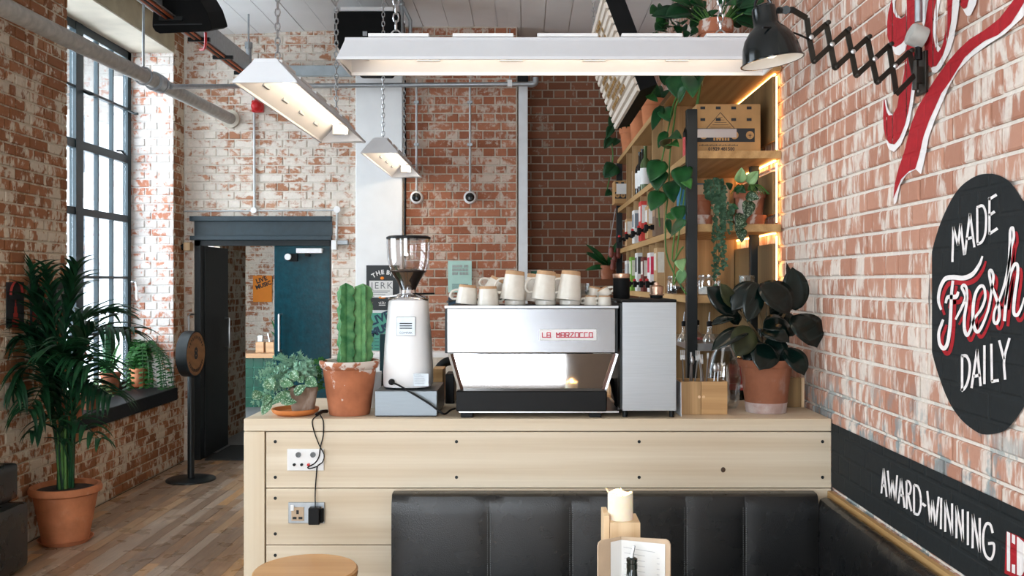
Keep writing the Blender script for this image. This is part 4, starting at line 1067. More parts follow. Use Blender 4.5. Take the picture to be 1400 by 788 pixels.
def saucerstack(px_, Y, z, n, label):
    X_ = (px_-CX)*Y/F
    t = MB()
    return tag(MB().lathe([(.0001,z),(.040,z),(.044,z+.004),(.044,z+.020),(.040,z+.024),(.0001,z+.024)], (X_,Y,0), 28).build('stacked_cup_base', M['glaze'], smooth=True), label, 'cup', 'cups under the tilted mugs')
mug(CUP, 637.5, 3.87, ztr+.0065, 5, 8, 'low cream cup upturned at the poster end of the machine')
mug(CUP, 667.5, 3.855, ztr+.001, 1, 200, 'low cream cup upturned between a leaning cup and a tall mug')
mug(CUP, 671, 4.01, ztr+.042, 28, 0, 'cream cup leaning with its clay foot turned to the room')
mug(MUG, 700.5, 3.87, ztr+.024, 6, 12, 'tall ridged mug tilted on a cup beside the leaning cups')
mug(MUG, 729, 4.06, ztr+.012, 7, 0, 'tall ridged mug standing behind the middle mug')
mug(MUG, 742.5, 3.87, ztr+.024, 7, 10, 'tall ridged mug tilted in the middle of the machine top')
mug(MUG, 760, 4.06, ztr+.012, 8, 0, 'tall ridged mug half hidden behind the mug by the glasses')
mug(MUG, 777, 3.87, ztr+.024, 6, 12, 'tall ridged mug tilted beside the stacked glasses')
saucerstack(704, 3.88, ztr, 1, 'glazed cup base under the tilted mug by the leaning cups')
saucerstack(746, 3.88, ztr, 1, 'glazed cup base under the tilted middle mug')
saucerstack(779, 3.88, ztr, 1, 'glazed cup base under the tilted mug by the glasses')
ESP = make_mug('espresso_cup', .030, .024, .040, False, 'x', 'small espresso cups upturned on the espresso machine')
mug(ESP, 826.5, 3.87, ztr+.001, 0, -20, 'small cup upturned before two others beside the black tin')
mug(ESP, 811, 3.97, ztr+.038, -12, 160, 'small cup leaning with tan foot beside the stacked glasses')
mug(ESP, 829, 3.95, ztr+.036, 30, 170, 'small cup tipped over on top of the other small cups')
mug(ESP, 808, 3.90, ztr+.001, 0, 0, 'small cup upturned below the leaning one by the glasses')
def tumbler(name, X_, Y, z, r0_, r1_, h, label, group=None, facets=12):
    return tag(MB().lathe([(.0001,z),(r0_,z),(r1_,z+h),(r1_-.002,z+h),(r0_-.002,z+.006),(.0001,z+.006)], (X_,Y,0), facets).build(name, M['glass'], smooth=False), label, 'glass', group)
for k in range(2): tumbler('shot_glass', (799-CX)*3.93/F, 3.93, ztr+.001+k*.042, .020, .024, .062 if k == 0 else .05, ('faceted glass standing among the mugs, lower of a stack', 'faceted glass among the mugs, upper of a stack')[k])
# tin and copper pot on the steel cabinet
ct = fz1 + .0125
X_ = (849.5-CX)*3.93/F
tn = thing('black_tin', (X_,3.93,ct), 'matt black round tin with copper rim on the steel cabinet', 'tin')
MB().lathe([(.0001,ct+.0005),(.034,ct+.0005),(.036,ct+.004),(.036,ct+.092),(.0001,ct+.092)], (X_,3.93,0), 32).build('body', M['blackmatte'], tn, smooth=True)
M['rosegold'] = plain('rose_gold', lin(196,160,138), .3, .9, var=.05)
MB().lathe([(.0362,ct+.088),(.0372,ct+.091),(.0372,ct+.104),(.034,ct+.107),(.0001,ct+.107)], (X_,3.93,0), 32).build('lid', M['rosegold'], tn, smooth=True)
X_ = (897.5-CX)*3.93/F
tp = thing('copper_tamper', (X_,3.93,ct), 'rose gold levelling tamper standing on the steel cabinet', 'tamper')
MB().lathe([(.0001,ct+.0005),(.022,ct+.0005),(.026,ct+.003),(.028,ct+.012),(.022,ct+.014)], (X_,3.93,0), 28).build('base', M['blackmetal'], tp, smooth=True)
MB().lathe([(.033,ct+.0135),(.034,ct+.015),(.034,ct+.019),(.028,ct+.020),(.029,ct+.036),(.030,ct+.050),(.024,ct+.055),(.012,ct+.058),(.011,ct+.068),(.0001,ct+.069)], (X_,3.93,0), 28).build('copper_body', M['rosegold'], tp, smooth=True)
# ------------------------------------------------------------------ wooden cutlery box, jug, board
x0,x1,z0,z1 = face(930.5,522,994.5,564.5,3.86)
wbx = thing('cutlery_box', ((x0+x1)/2, 3.92, ZCT), 'oak box of cutlery between steel cabinet and potted rubber plant', 'box')
xm = x0 + (x1-x0)*.44
MB().box(x0,xm-.0006,3.86,3.872,ZCT+.0005,z1).build('front_board', M['oak_z'], wbx, bevel=.001)
MB().box(xm+.0006,x1,3.86,3.872,ZCT+.0005,z1).build('front_board', M['oak_x'], wbx, bevel=.001)
MB().box(x0,x1,3.988,4.0,ZCT+.0005,z1).build('back_board', M['oak_x'], wbx); MB().box(x0,x0+.012,3.8725,3.9875,ZCT+.0005,z1).build('side_board', M['oak_z'], wbx); MB().box(x1-.012,x1,3.8725,3.9875,ZCT+.0005,z1).build('side_board', M['oak_z'], wbx)
MB().box(x0+.012,x1-.012,3.8725,3.9875,ZCT+.0005,ZCT+.012).build('bottom', M['oak_x'], wbx)
for px_ in (956, 962): MB().lathe([(.0062,0),(.0062,.0015),(.0001,.002)], (P(px_,543,3.86).x,3.8598,P(px_,543,3.86).z), 14, RX).build('wooden_plug', M['pine_z'], wbx)
rq = random.Random(5)
kinds = [('table_knife','steel table knife standing upright in the oak cutlery box'),('table_fork','steel fork standing tines up in the oak cutlery box'),('tea_spoon','steel spoon standing bowl up in the oak cutlery box')]
for k in range(10):
    X_ = x0+.022+(x1-x0-.044)*rq.random(); y_ = 3.89+.08*rq.random(); dx = (rq.random()-.5)*.06; top = z1 + .045+.05*rq.random()
    nm, lb2 = kinds[k % 3]; o = thing(nm, (X_,y_,ZCT+.013), lb2, nm.split('_')[1], 'cutlery in the oak box')
    b0 = V(X_,y_,ZCT+.014); b1 = V(max(x0+.018,min(x1-.018,X_+dx)),y_+.01,top)
    MB().tube([b0, b0.lerp(b1,.55), b1], [.004,.0032,.003], 6).build('handle', M['steel'], o)
    if k % 3 == 2: MB().ball(b1, .016, 10, 6, (.75,.35,1.3)).build('bowl', M['steel'], o, smooth=True)
    elif k % 3 == 1:
        MB().obox(b1+V(0,0,.006),(.010,0,0),(0,.0015,0),(0,0,.010)).build('fork_head', M['steel'], o)
        for j in range(4): MB().obox(b1+V(-.0078+j*.0052,0,.026),(.0012,0,0),(0,.001,0),(0,0,.012)).build('tine', M['steel'], o)
    else: MB().obox(b1+V(0,0,.008),(.0045,0,0),(0,.0012,0),(0,0,.014)).build('blade', M['steel'], o, bevel=.002)
ty = thing('plastic_tray', (x0-.01,3.9,ZCT), 'thin pale tray standing on edge against the oak cutlery box', 'tray')
MB().prism([(x0-.006,3.80,ZCT+.001),(x0-.004,3.82,z1),(x0-.004,3.99,z1),(x0-.006,3.99,ZCT+.001)], (-.003,0,0)).build('sheet', M['lampwhite'], ty)
jY = 4.09; jx = (990-CX)*jY/F
def zj(y_): return H-(y_-CY)*jY/F
sj = F/jY
jg = thing('glass_jug', (jx,jY,ZCT), 'big clear glass jug behind the oak cutlery box', 'jug')
MB().lathe([(.0001,ZCT+.0005),(17/sj,ZCT+.0005),(20/sj,ZCT+.02),(22/sj,zj(525)),(21.5/sj,zj(505)),(18/sj,zj(488)),(13/sj,zj(478)),(12.5/sj,zj(474)),(15/sj,zj(470)),(14/sj,zj(470)),(11/sj,zj(476)),(16/sj,zj(488)),(20/sj,zj(505)),(20.5/sj,zj(525)),(18/sj,ZCT+.025),(.0001,ZCT+.01)], (jx,jY,0), 28).build('jug_body', M['glass'], jg, smooth=True)
MB().tube(smooth_pts([(jx+15/sj,jY-.02,zj(485)),(jx+30/sj,jY-.03,zj(492)),(jx+31/sj,jY-.03,zj(515)),(jx+20/sj,jY-.02,zj(530))],5), .006, 8).build('handle', M['glass'], jg, smooth=True)
MB().lathe([(20.6/sj,zj(513)),(22.4/sj,zj(514)),(22.6/sj,zj(522)),(20.6/sj,zj(523))], (jx,jY,0), 28, caps=False).build('label_band', M['smoke'], jg, smooth=True)
bd_ = thing('chopping_board', (1.2,4.10,ZCT), 'pale edged wooden board upright on the bar against the brick wall', 'board')
a = P(1066,517,4.08); b = P(1101,555,4.08)
MB().box(a.x,b.x-.018,4.08,4.10,ZCT+.0005,a.z).build('board', M['ply_dark'], bd_, bevel=.002)
MB().box(b.x-.0175,b.x-.004,4.079,4.101,ZCT+.0005,a.z).build('pale_edge', M['pine_z'], bd_, bevel=.001)
# till, trays and clutter behind the grinder (staff side of the bar)
M['teal_plastic'] = plain('teal_plastic', lin(24,60,68), .4)
st_ = thing('till_screen', (-.59,4.32,ZCT), 'dark tilted till screen behind the white grinder', 'screen')
MB().prism([P(519,457,4.32),P(527,457,4.32),P(527,510,4.32),P(519,510,4.32)], (.0,.03,0)).build('screen', M['teal_plastic'], st_, bevel=.004)
MB().box(P(519,520,4.3).x-.02,P(527,520,4.3).x+.05,4.29,4.39,ZCT+.001,P(520,510,4.32).z).build('stand', M['black'], st_)
bk = thing('back_bench', (-.3,5.2,0), 'pale wooden back bench with a raised rear shelf behind the bar', 'bench')
MB().box(-1.0,.70,5.1,5.6,0,.95).build('body', M['birch_x'], bk)
MB().box(-1.02,.72,5.05,5.62,.95,.99).build('top', M['beech'], bk, bevel=.003)
MB().box(-1.0,.55,5.45,5.6,1.21,1.24).build('raised_shelf', M['white'], bk, bevel=.002); MB().box(-1.0,-.97,5.45,5.6,.99,1.21).build('shelf_support', M['pine_z'], bk); MB().box(.5,.53,5.45,5.6,.99,1.21).build('shelf_support', M['pine_z'], bk)
ck = thing('appliance_arm', P(600,520,4.9), 'curved black appliance arm behind the grinder', 'appliance')
MB().tube(smooth_pts([(-.50,5.2,.991),(-.50,5.2,1.14),(-.46,5.2,1.2),(-.40,5.2,1.21),(-.36,5.2,1.17),(-.35,5.2,1.08),(-.35,5.2,.991)],5), .026, 10).build('arm', M['black'], ck, smooth=True)
wbk = tag(MB().box(P(592,505,4.3).x,P(607,505,4.3).x,4.25,4.4,ZCT+.0005,P(592,505,4.25).z).build('wooden_caddy', M['oak_x'], bevel=.003), 'small wooden caddy behind the steel grinder base', 'caddy')
tag(MB().box(P(610,530,4.25).x,P(622,530,4.25).x,4.2,4.35,ZCT+.0005,P(610,512,4.2).z).build('coffee_machine_part_box', M['black'], bevel=.004), 'black box between the grinder base and espresso machine', 'box')
tag(MB().lathe([(.0001,ZCT+.0005),(.03,ZCT+.0005),(.036,ZCT+.16),(.033,ZCT+.16),(.028,ZCT+.01),(.0001,ZCT+.01)],((511-CX)*4.1/F,4.1,0),20).build('paper_cup_stack', M['paper'], smooth=True), 'white paper cups stacked beside the cactus pot', 'cup')
# ------------------------------------------------------------------ shelf unit along the right wall
XS, XE = .81, 1.225                       # front edge and back of the shelf boards
YS0, YS1 = 4.48, 8.04
sh = thing('shelf_unit', (1.0, 6.2, 0), 'oak plank shelf unit on black steel posts along the brick wall', 'shelf')
ZS = {'low': 1.36, 'a': 1.595, 'b': 1.945, 'c': 2.305, 'top': 2.735}
TH = .038
for k, z in ZS.items():
    MB().box(XS, XE + (.03 if k != 'low' else 0), YS0, YS1 if k != 'low' else 5.3, z-TH, z).build('shelf_board', M['oak_y'] if k != 'low' else M['steel'], sh, bevel=.002)
for (y_, xx) in ((YS0+.0, .785), (YS1-.0, .80)):
    MB().box(xx, xx+.05, y_-.05, y_, .0, 2.50 if y_ < 5 else 2.70).build('post', M['blackmetal'], sh, bevel=.002)
MB().box(1.18, 1.225, YS0+.3, YS0+.345, 0, ZS['c']-TH).build('post', M['blackmetal'], sh, bevel=.002)
def divider(px_, za, zb_, xb=1.215):
    y_ = F*XS/(px_-CX)
    MB().box(XS+.004, xb, y_, y_+.02, za, zb_-TH).build('divider', M['oak_z'], sh)
    return y_
DA = [divider(p_, ZS['a'], ZS['b']) for p_ in (856, 862, 870, 878, 887, 896, 908)]
DB = [divider(p_, ZS['b'], ZS['c']) for p_ in (856, 866, 875, 884, 894, 907)]
DC = [divider(p_, ZS['c'], ZS['top']) for p_ in (856, 864, 891, 906)]
# back panels, each shorter than its bay so that the lit wall shows above and below
for (z0, z1) in ((ZS['c']+.05, ZS['top']-.06), (ZS['b']+.05, ZS['c']-.10), (ZS['a']+.0, ZS['b']-.095), (ZS['low']+.01, ZS['a']-TH-.005)):
    MB().box(1.216, 1.232, YS0+.02, 5.32, z0, z1).build('back_panel', M['ply_dark'], sh, bevel=.002)
MB().box(1.216, 1.232, 5.33, YS1-.02, ZS['a'], ZS['top']-TH).build('back_panel', M['ply_dark'], sh)
MB().box(.87, 1.21, 5.30, 5.32, 1.0, ZS['b']-TH-.002).build('end_panel', M['oak_z'], sh)
MB().box(.87, 1.21, 5.30, 5.32, ZS['b']+.002, ZS['c']-TH-.002).build('end_panel', M['oak_z'], sh)
# warm light strips behind the panels
led = thing('light_strip', (1.25, 4.6, 1.6), 'warm glowing light strip behind the shelf boards on the brick wall', 'light strip')
for k in ('b', 'c', 'top'): MB().box(1.236, 1.246, YS0+.06, 5.6, ZS[k]-TH-.007, ZS[k]-TH-.002).build('strip', M['ledglow'], led)
for (z0, z1) in ((ZS['a']+.01, ZS['b']-TH-.02), (ZS['b']+.01, ZS['c']-TH-.02), (ZS['c']+.01, ZS['top']-TH-.02)):
    MB().box(1.240, 1.246, YS0+.036, YS0+.042, z0, z1).build('strip', M['ledglow'], led)
# ---- printed wine carton on the near top shelf
def carton(name, x0, x1, y0, y1, z0, h, label, big):
    t = thing(name, ((x0+x1)/2, (y0+y1)/2, z0), label, 'carton')
    MB().box(x0, x1, y0, y1, z0+.001, z0+h).build('box', M['card'], t, bevel=.003)
    bnd = MB().box(x0+.004, x1-.03, y0-.0012, y0-.0002, z0+h*.22, z0+h*.50).build('dark_band', M['ink'], t)
    for k in range(4 if big else 3):
        cx_ = x0 + (x1-x0)*(.10+.24*k)
        for fz in ((.92, .68) if big else (.9,)):
            MB().box(cx_-.012, cx_+.012, y0-.0012, y0-.0002, z0+h*fz-.007, z0+h*fz+.007).build('hand_slot', M['ink'], t)
        MB().lathe([(.020,0),(.020,.0012),(.0001,.0012)], (cx_+.004,y0-.0012,z0+h*.36), 18, RX).build('roundel', M['card'], bnd)
        mb = MB(); 
        for a_ in range(-2,3): mb.bar((cx_+.004,y0-.003,z0+h*.34),(cx_+.004+.012*math.sin(a_*.6),y0-.003,z0+h*.34+.014*math.cos(a_*.6)),.0016,.0008,(0,1,0))
        mb.bar((cx_+.004,y0-.003,z0+h*.30),(cx_+.004,y0-.003,z0+h*.34),.0022,.0008,(0,1,0)); mb.build('tree_print', M['ink'], bnd)
    return t
z_c = ZS['c']+.001
bx = carton('wine_carton', (952-CX)*4.56/F, (1040-CX)*4.56/F, 4.56, 4.86, z_c, .243, 'brown carton printed 01929 481500 beside the black shelf post', True)
mb = MB(); X0 = (952-CX)*4.56/F
add_text(mb, '01929 481500', .024, (X0+.125, 4.5588, z_c+.018), (1,0,0), (0,0,1), .0006, sx=.95); mb.build('phone_number', M['ink'], bx)
mb = MB()
for k in range(26): mb.box(X0+.015+k*.0075, X0+.019+k*.0075, 4.5582, 4.5590, z_c+.034, z_c+.0385+.0015*(k % 3))
mb.build('small_print', M['ink'], bx, kind='stuff')
mb = MB()
ax_, az_ = X0+.12, z_c+.115
for a0, a1 in ((-.075,0),(0,.075)): mb.bar((ax_+a0,4.5586,az_+(0 if a0 else .085)),(ax_+a1,4.5586,az_+(0 if a1 else .085)),.0025,.001,(0,1,0))
mb.bar((ax_-.075,4.5586,az_),(ax_+.075,4.5586,az_),.0025,.001,(0,1,0)); 
for k in range(5): mb.bar((ax_-.05+.01*k,4.5586,az_+.012+.012*k),(ax_+.05-.01*k,4.5586,az_+.012+.012*k),.0018,.001,(0,1,0))
mb.build('triangle_print', M['ink'], bx)
mb = MB()
for k in range(6): mb.box(X0+.085+k*.014, X0+.094+k*.014, 4.5572, 4.5582, z_c+.060, z_c+.074)
mb.build('name_print', M['card'], bx, kind='stuff')
M['film'] = glassy('shrink_film', (.95,.97,1), .45, .3)
MB().box(X0+.004, X0+.20, 4.5560, 4.5570, z_c+.075, z_c+.118).build('film_patch', M['film'], bx)
c2 = carton('pale_carton', .735, .93, 7.52, 7.72, ZS['c']+.001, .19, 'small printed carton with pale film at the far end of the shelves', False)
c2['label'] = 'small printed carton with white film beside the far shelf post'
MB().box(.75, .915, 7.5165, 7.5185, ZS['c']+.08, ZS['c']+.165).build('white_film', M['paper'], c2)
# ---- boxed wine with taps in the pigeonholes
colsA = [(lin(226,224,220), lin(180,180,180), 'white'), (lin(120,168,60), lin(228,232,210), 'lime green'), (lin(222,222,220), lin(60,60,60), 'white and grey'), (lin(106,40,34), lin(226,220,210), 'maroon'), (lin(236,232,232), lin(214,40,80), 'white and pink'), (lin(186,150,106), lin(220,214,200), 'brown kraft')]
colsB = [(lin(190,150,104), lin(226,222,214), 'tan'), (lin(228,226,222), lin(120,130,140), 'silver white'), (lin(206,60,50), lin(232,226,220), 'red'), (lin(192,150,100), lin(228,224,220), 'kraft edged white'), (lin(120,96,76), lin(170,140,110), 'dark brown')]
def wine_box(x0, y0, y1, z, h, c1, c2, word, lev):
    wd_ = .13; yc_ = y1-wd_/2-.006
    t = thing('boxed_wine', (x0+.1, yc_, z), '%s boxed drink with black tap on the %s pigeonhole shelf' % (word, lev), 'box')
    m1 = plain('box_print', c1, .6, var=.08, scale=25); m2 = plain('box_label', c2, .6, var=.1, scale=40)
    MB().box(x0, x0+.24, yc_-wd_/2, yc_+wd_/2, z+.001, z+h).build('box', m1, t, bevel=.003)
    MB().box(x0+.006, x0+.20, yc_-wd_/2-.0012, yc_-wd_/2-.0002, z+h*.45, z+h*.9).build('print_panel', m2, t)
    MB().box(x0-.0012, x0-.0002, yc_-wd_*.35, yc_+wd_*.35, z+h*.5, z+h*.88).build('print_panel', m2, t)
    MB().lathe([(.016,0),(.016,.02),(.010,.022),(.010,.045)], (x0-.001, yc_-wd_*.1, z+.055), 12, Matrix.Rotation(R(-90),3,'Y')).build('tap_neck', M['black'], t)
    tp_ = MB().box(x0-.062, x0-.036, yc_-wd_*.1-.014, yc_-wd_*.1+.014, z+.030, z+.072).build('tap', M['black'], t, bevel=.005)
    MB().ball((x0-.052, yc_-wd_*.1, z+.078), .011, 8, 5).build('tap_button', M['red'], tp_)
    return t
for i in range(6): wine_box(XS-.012, DA[i+1]+.025, DA[i]-.005, ZS['a'], .235+.02*(i % 3), *colsA[i], 'lower')
for i in range(5): wine_box(XS-.012, DB[i+1]+.025, DB[i]-.005, ZS['b'], .215+.03*(i % 3), *colsB[i], 'middle')
# bottles on the top pigeonhole shelf
M['winebottle'] = plain('wine_bottle_glass', lin(20,24,20), .1, var=.1, spec=.7); M['greenbottle'] = plain('green_bottle_glass', lin(78,98,60), .12, var=.1, spec=.7)
def bottle(X_, Y_, z, h, r_, gm, lm, label, group=None):
    t = thing('wine_bottle', (X_,Y_,z), label, 'bottle', group)
    MB().lathe([(.0001,z+.001),(r_,z+.001),(r_,z+h*.58),(r_*.8,z+h*.66),(r_*.36,z+h*.74),(r_*.34,z+h*.97),(r_*.4,z+h*.975),(r_*.4,z+h),(.0001,z+h)], (X_,Y_,0), 20).build('glass', gm, t, smooth=True)
    MB().lathe([(r_+.0008,z+h*.14),(r_+.0008,z+h*.50)], (X_,Y_,0), 20, caps=False).build('paper_label', lm, t, smooth=True); return t
for k, (y_, gm, lb2) in enumerate(((6.75,'winebottle','dark wine bottle with white label, farthest of three in a row'), (6.60,'winebottle','dark wine bottle with white label, middle of three in a row'), (6.45,'greenbottle','green glass wine bottle with white label beside two dark ones'))):
    bottle(.848, y_, ZS['c'], .315, .037, M[gm], M['paper'], lb2)
M['redlabel'] = plain('red_label', lin(196,70,66), .6, var=.3, scale=30)
bottle(.91, 5.06, ZS['c'], .31, .037, M['winebottle'], M['redlabel'], 'dark bottle with red label behind the trailing leaves')
tag(MB().box(XS+.02, XS+.2, 7.02, 7.12, ZS['c']+.001, ZS['c']+.22).build('pale_book', M['menu_card'], bevel=.003), 'pale upright box file beside a shelf divider', 'box file')
# coloured bags near the middle bay
M['bluebag'] = plain('blue_bag', lin(50,120,160), .5, var=.15)
tag(MB().box(.86, 1.02, 5.12, 5.2, ZS['b']+.001, ZS['b']+.27).build('blue_packet', M['bluebag'], bevel=.012), 'blue coffee packet standing behind the trailing leaves', 'packet')
tag(MB().box(.90, 1.10, 4.9, 4.98, ZS['b']+.001, ZS['b']+.24).build('tan_packet', M['menu_card'], bevel=.012), 'pale tan packet behind the black shelf post', 'packet')
# ---- jars and glasses on the near shelves
def jar(X_, Y_, z, r_, h, label, content=None):
    t = thing('glass_jar', (X_,Y_,z), label, 'jar')
    MB().lathe([(.0001,z+.001),(r_*.92,z+.001),(r_,z+.012),(r_,z+h*.7),(r_*.8,z+h*.82),(r_*.8,z+h*.86)], (X_,Y_,0), 22).build('glass', M['glass'], t, smooth=True)
    MB().lathe([(r_*.84,z+h*.86),(r_*.9,z+h*.88),(r_*.9,z+h*.97),(r_*.3,z+h),(.0001,z+h)], (X_,Y_,0), 22).build('lid', M['glass'], t, smooth=True)
    MB().tube([(X_+r_*.86*math.cos(2*math.pi*k/20),Y_+r_*.86*math.sin(2*math.pi*k/20),z+h*.86) for k in range(20)], .003, 5, closed=True).build('wire_clip', M['steel'], t)
    if content: MB().lathe([(.0001,z+.006),(r_*.86,z+.006),(r_*.9,z+.02),(r_*.88,z+h*.4),(.0001,z+h*.45)], (X_,Y_,0), 18).build('contents', content, t, smooth=True)
jar((969-CX)*4.62/F, 4.62, ZS['a'], .058, .105, 'squat clip top glass jar with white packets beside the shelf post', M['paper'])
jar((924-CX)*4.95/F, 4.95, ZS['a'], .05, .10, 'small clip top glass jar of dark beans by the trailing vine', M['beans'])
jar((956-CX)*4.86/F, 4.86, ZS['b'], .05, .12, 'clear glass jar beside the potted trailing vine', None)
tumbler('whisky_tumbler', (1021-CX)*4.60/F, 4.60, ZS['a']+.001, .036, .040, .098, 'cut glass tumbler on the shelf above the rubber plant', facets=14)
# pourer bottles on the metal shelf below
for (px_, y_, lb2) in ((935.5, 4.62, 'clear bottle with steel pourer on the metal shelf by the cabinet'), (970, 4.60, 'clear bottle with steel pourer on the metal shelf past the post'), (952.5, 4.75, 'amber bottle with steel pourer behind the black shelf post')):
    X_ = (px_-CX)*y_/F; z = ZS['low']
    t = thing('pourer_bottle', (X_,y_,z), lb2, 'bottle')
    MB().lathe([(.0001,z+.001),(.036,z+.001),(.036,z+.012),(.028,z+.028),(.014,z+.045),(.012,z+.08),(.0135,z+.085)], (X_,y_,0), 20).build('glass', M['glass'], t, smooth=True)
    MB().lathe([(.014,z+.078),(.0145,z+.10),(.008,z+.104)], (X_,y_,0), 14).build('stopper', M['black'], t)
    MB().tube([(X_,y_,z+.10),(X_,y_,z+.125),(X_+.002,y_,z+.15)], [.005,.004,.002], 8).build('pourer', M['steel'], t, smooth=True)
    if px_ == 952.5: MB().lathe([(.0001,z+.003),(.033,z+.003),(.033,z+.012),(.0001,z+.014)], (X_,y_,0), 18).build('syrup', M['redlabel'], t)
# bottles standing on the worktop behind the rubber plant
for (px_, y_, h_, lm, lb2) in ((1040,4.33,.34,'paper','dark bottle with pale label behind the rubber plant leaves'), (1066,4.35,.30,'blackmatte','black labelled bottle behind the rubber plant leaves'), (1008,4.36,.34,'redlabel','dark bottle with red label behind the rubber plant stem')):
    bottle((px_-CX)*y_/F, y_, ZCT, h_, .036, M['winebottle'], M[lm], lb2)
# ------------------------------------------------------------------ slatted menu board hung from the ceiling
n0, n1 = 4.58, 5.73
zb, zt_ = 2.62, 3.11; Xb, Xt = .576, .39
mbd = thing('menu_board', (.5, 5.15, zb), 'white slatted menu board in a black case hung from the ceiling', 'menu board')
up = Vector((Xt-Xb, 0, zt_-zb)); nrm = Vector((-(zt_-zb), 0, Xt-Xb)).normalized(); L_up = up.length; upn = up.normalized()
def bp_(u, v, d): return Vector((Xb, u, zb)) + upn*v - nrm*(-d)
MB().prism([bp_(n0, 0, -.001), bp_(n1, 0, -.001), bp_(n1, L_up, -.001), bp_(n0, L_up, -.001)], -nrm*.09).build('case', M['blackmatte'], mbd)
M['slatwhite'] = plain('slat_white', lin(226,214,200), .6, var=.04); M['gold'] = plain('gold_letters', lin(150,112,52), .5, .3, var=.25, scale=60)
ns_ = 13
for k in range(ns_):
    v0 = L_up*k/ns_; v1 = L_up*(k+1)/ns_ - .006
    MB().prism([bp_(n0, v0, 0), bp_(n0, v1, 0), bp_(n0, v1-.006, .014), bp_(n0, v0+.006, .014)], (0, n1-n0, 0)).build('slat', M['slatwhite'], mbd)
rq = random.Random(3); mb = MB()
for k in range(2, ns_-1):
    v0 = L_up*k/ns_ + .004; u = n0 + .28
    while u < n1 - .2:
        w_ = .03 + .05*rq.random()
        if rq.random() < .8: mb.prism([bp_(u, v0, .0145), bp_(u+w_, v0, .0145), bp_(u+w_, v0+.022, .0145), bp_(u, v0+.022, .0145)], nrm*.004)
        u += w_ + .03
mb.build('menu_letters', M['gold'], mbd, kind='stuff')
def chain(mb, a, b, link=.032, r=.0028, w_=.009):
    a = Vector(a); b = Vector(b); L = (b-a).length; n = max(2, int(L/(link*.78))); d = (b-a)/n
    dn = d.normalized(); s1 = dn.cross(Vector((0,1,0)) if abs(dn.y) < .9 else Vector((1,0,0))).normalized(); s2 = dn.cross(s1)
    for i in range(n):
        c = a + d*(i+.5); s_ = s1 if i % 2 else s2; pts = []
        for k in range(8):
            t_ = 2*math.pi*k/8; pts.append(c + dn*(d.length*.62)*math.cos(t_) + s_*w_*math.sin(t_))
        mb.tube(pts, r, 4, closed=True)
    return mb
for y_ in (n0+.12, n1-.12):
    chain(MB(), (Xt+.03, y_, zt_-.02), (Xt+.03, y_, ZC)).build('chain', M['steel'], mbd, kind='stuff')
# ------------------------------------------------------------------ fluorescent trough lights
def trough(name, label, L=1.82, w_=.29, h=.115):
    """trough along local X, opening at z=0"""
    t = thing(name, (0,0,0), label, 'ceiling light', 'white fluorescent trough lights on chains')
    wt2 = w_*.36; th = .004
    side = [(-w_/2,0),(-w_/2,.012),(-wt2/2-.01,h*.86),(-wt2/2,h)]
    sec = side + [(-y_, z_) for y_, z_ in side[::-1]]
    inn = [(y_*(1-.03)+(0), z_ - (.006 if z_ > .05 else 0)) for y_, z_ in sec]
    mb = MB(); n = len(sec)
    for X_ in (-L/2, L/2):
        for y_, z_ in sec: mb.v.append(Vector((X_*(1 if z_ < .05 else .985), y_, z_)))
    for X_ in (-L/2+.004, L/2-.004):
        for y_, z_ in inn: mb.v.append(Vector((X_*(1 if z_ < .05 else .985), y_, z_)))
    for i in range(n-1):
        mb.f.append((i, i+1, n+i+1, n+i)); mb.f.append((2*n+i, 3*n+i, 3*n+i+1, 2*n+i+1))
    mb.f.append((0, n, 3*n, 2*n)); mb.f.append((n-1, 3*n-1, 4*n-1, 2*n-1))
    mb.f.append(tuple(range(n))); mb.f.append(tuple(range(2*n-1, n-1, -1))); mb.f.append(tuple(range(3*n-1, 2*n-1, -1))); mb.f.append(tuple(range(3*n, 4*n)))
    mb.f.append((0,2*n,3*n-1,n-1)); mb.f.append((n,2*n-1,4*n-1,3*n))
    mb.f = mb.f[:-2]
    mb.build('reflector', M['lampwhite'], t, fix=False)
    for s_ in (-1, 1): MB().bar((-L/2, s_*w_/2, .004), (L/2, s_*w_/2, .004), .008, .010).build('rim', M['lampwhite'], t)
    for s_ in (-1, 1): MB().bar((s_*L/2, -w_/2, .004), (s_*L/2, w_/2, .004), .008, .010).build('rim', M['lampwhite'], t)
    k = -L/2 + .11
    while k < L/2 - .2:
        MB().box(k, min(L/2-.03, k+.255), -wt2/2, wt2/2, h+.003, h+.018).build('top_flap', M['white'], t, bevel=.002); k += .355
    MB().tube([(-L/2+.10, -.035, .052), (L/2-.10, -.035, .052)], .0135, 10).build('tube', M['tubeglow'], t, smooth=True)
    for X_ in (-L/2+.085, L/2-.085): MB().box(X_-.015, X_+.015, -.05, .05, .04, h-.012).build('lamp_holder', M['white'], t, bevel=.002)
    for k in range(4): MB().box(-L/2+.3+k*.36, -L/2+.40+k*.36, w_*.30, w_*.34, .05, .075).build('reflector_slot', M['galv'], t)
    for X_ in (-L/2+.22, L/2-.22):
        hk = MB().tube(smooth_pts([V(X_-.03,0,h+.002),V(X_-.02,0,h+.03),V(X_,0,h+.045),V(X_+.02,0,h+.03),V(X_+.03,0,h+.002)],4), .0035, 6).build('hook', M['steel'], t)
        chain(MB(), (X_,0,h+.045), (X_,0,1.39), .045, .0035, .012).build('chain', M['steel'], hk, kind='stuff')
    return t
TL = trough('trough_light', 'x')
xa = (461-CX)/334; place(TL, (xa+.91, 3.743+.145, 2.573), 0, 'long white fluorescent trough light hung level above the bar')
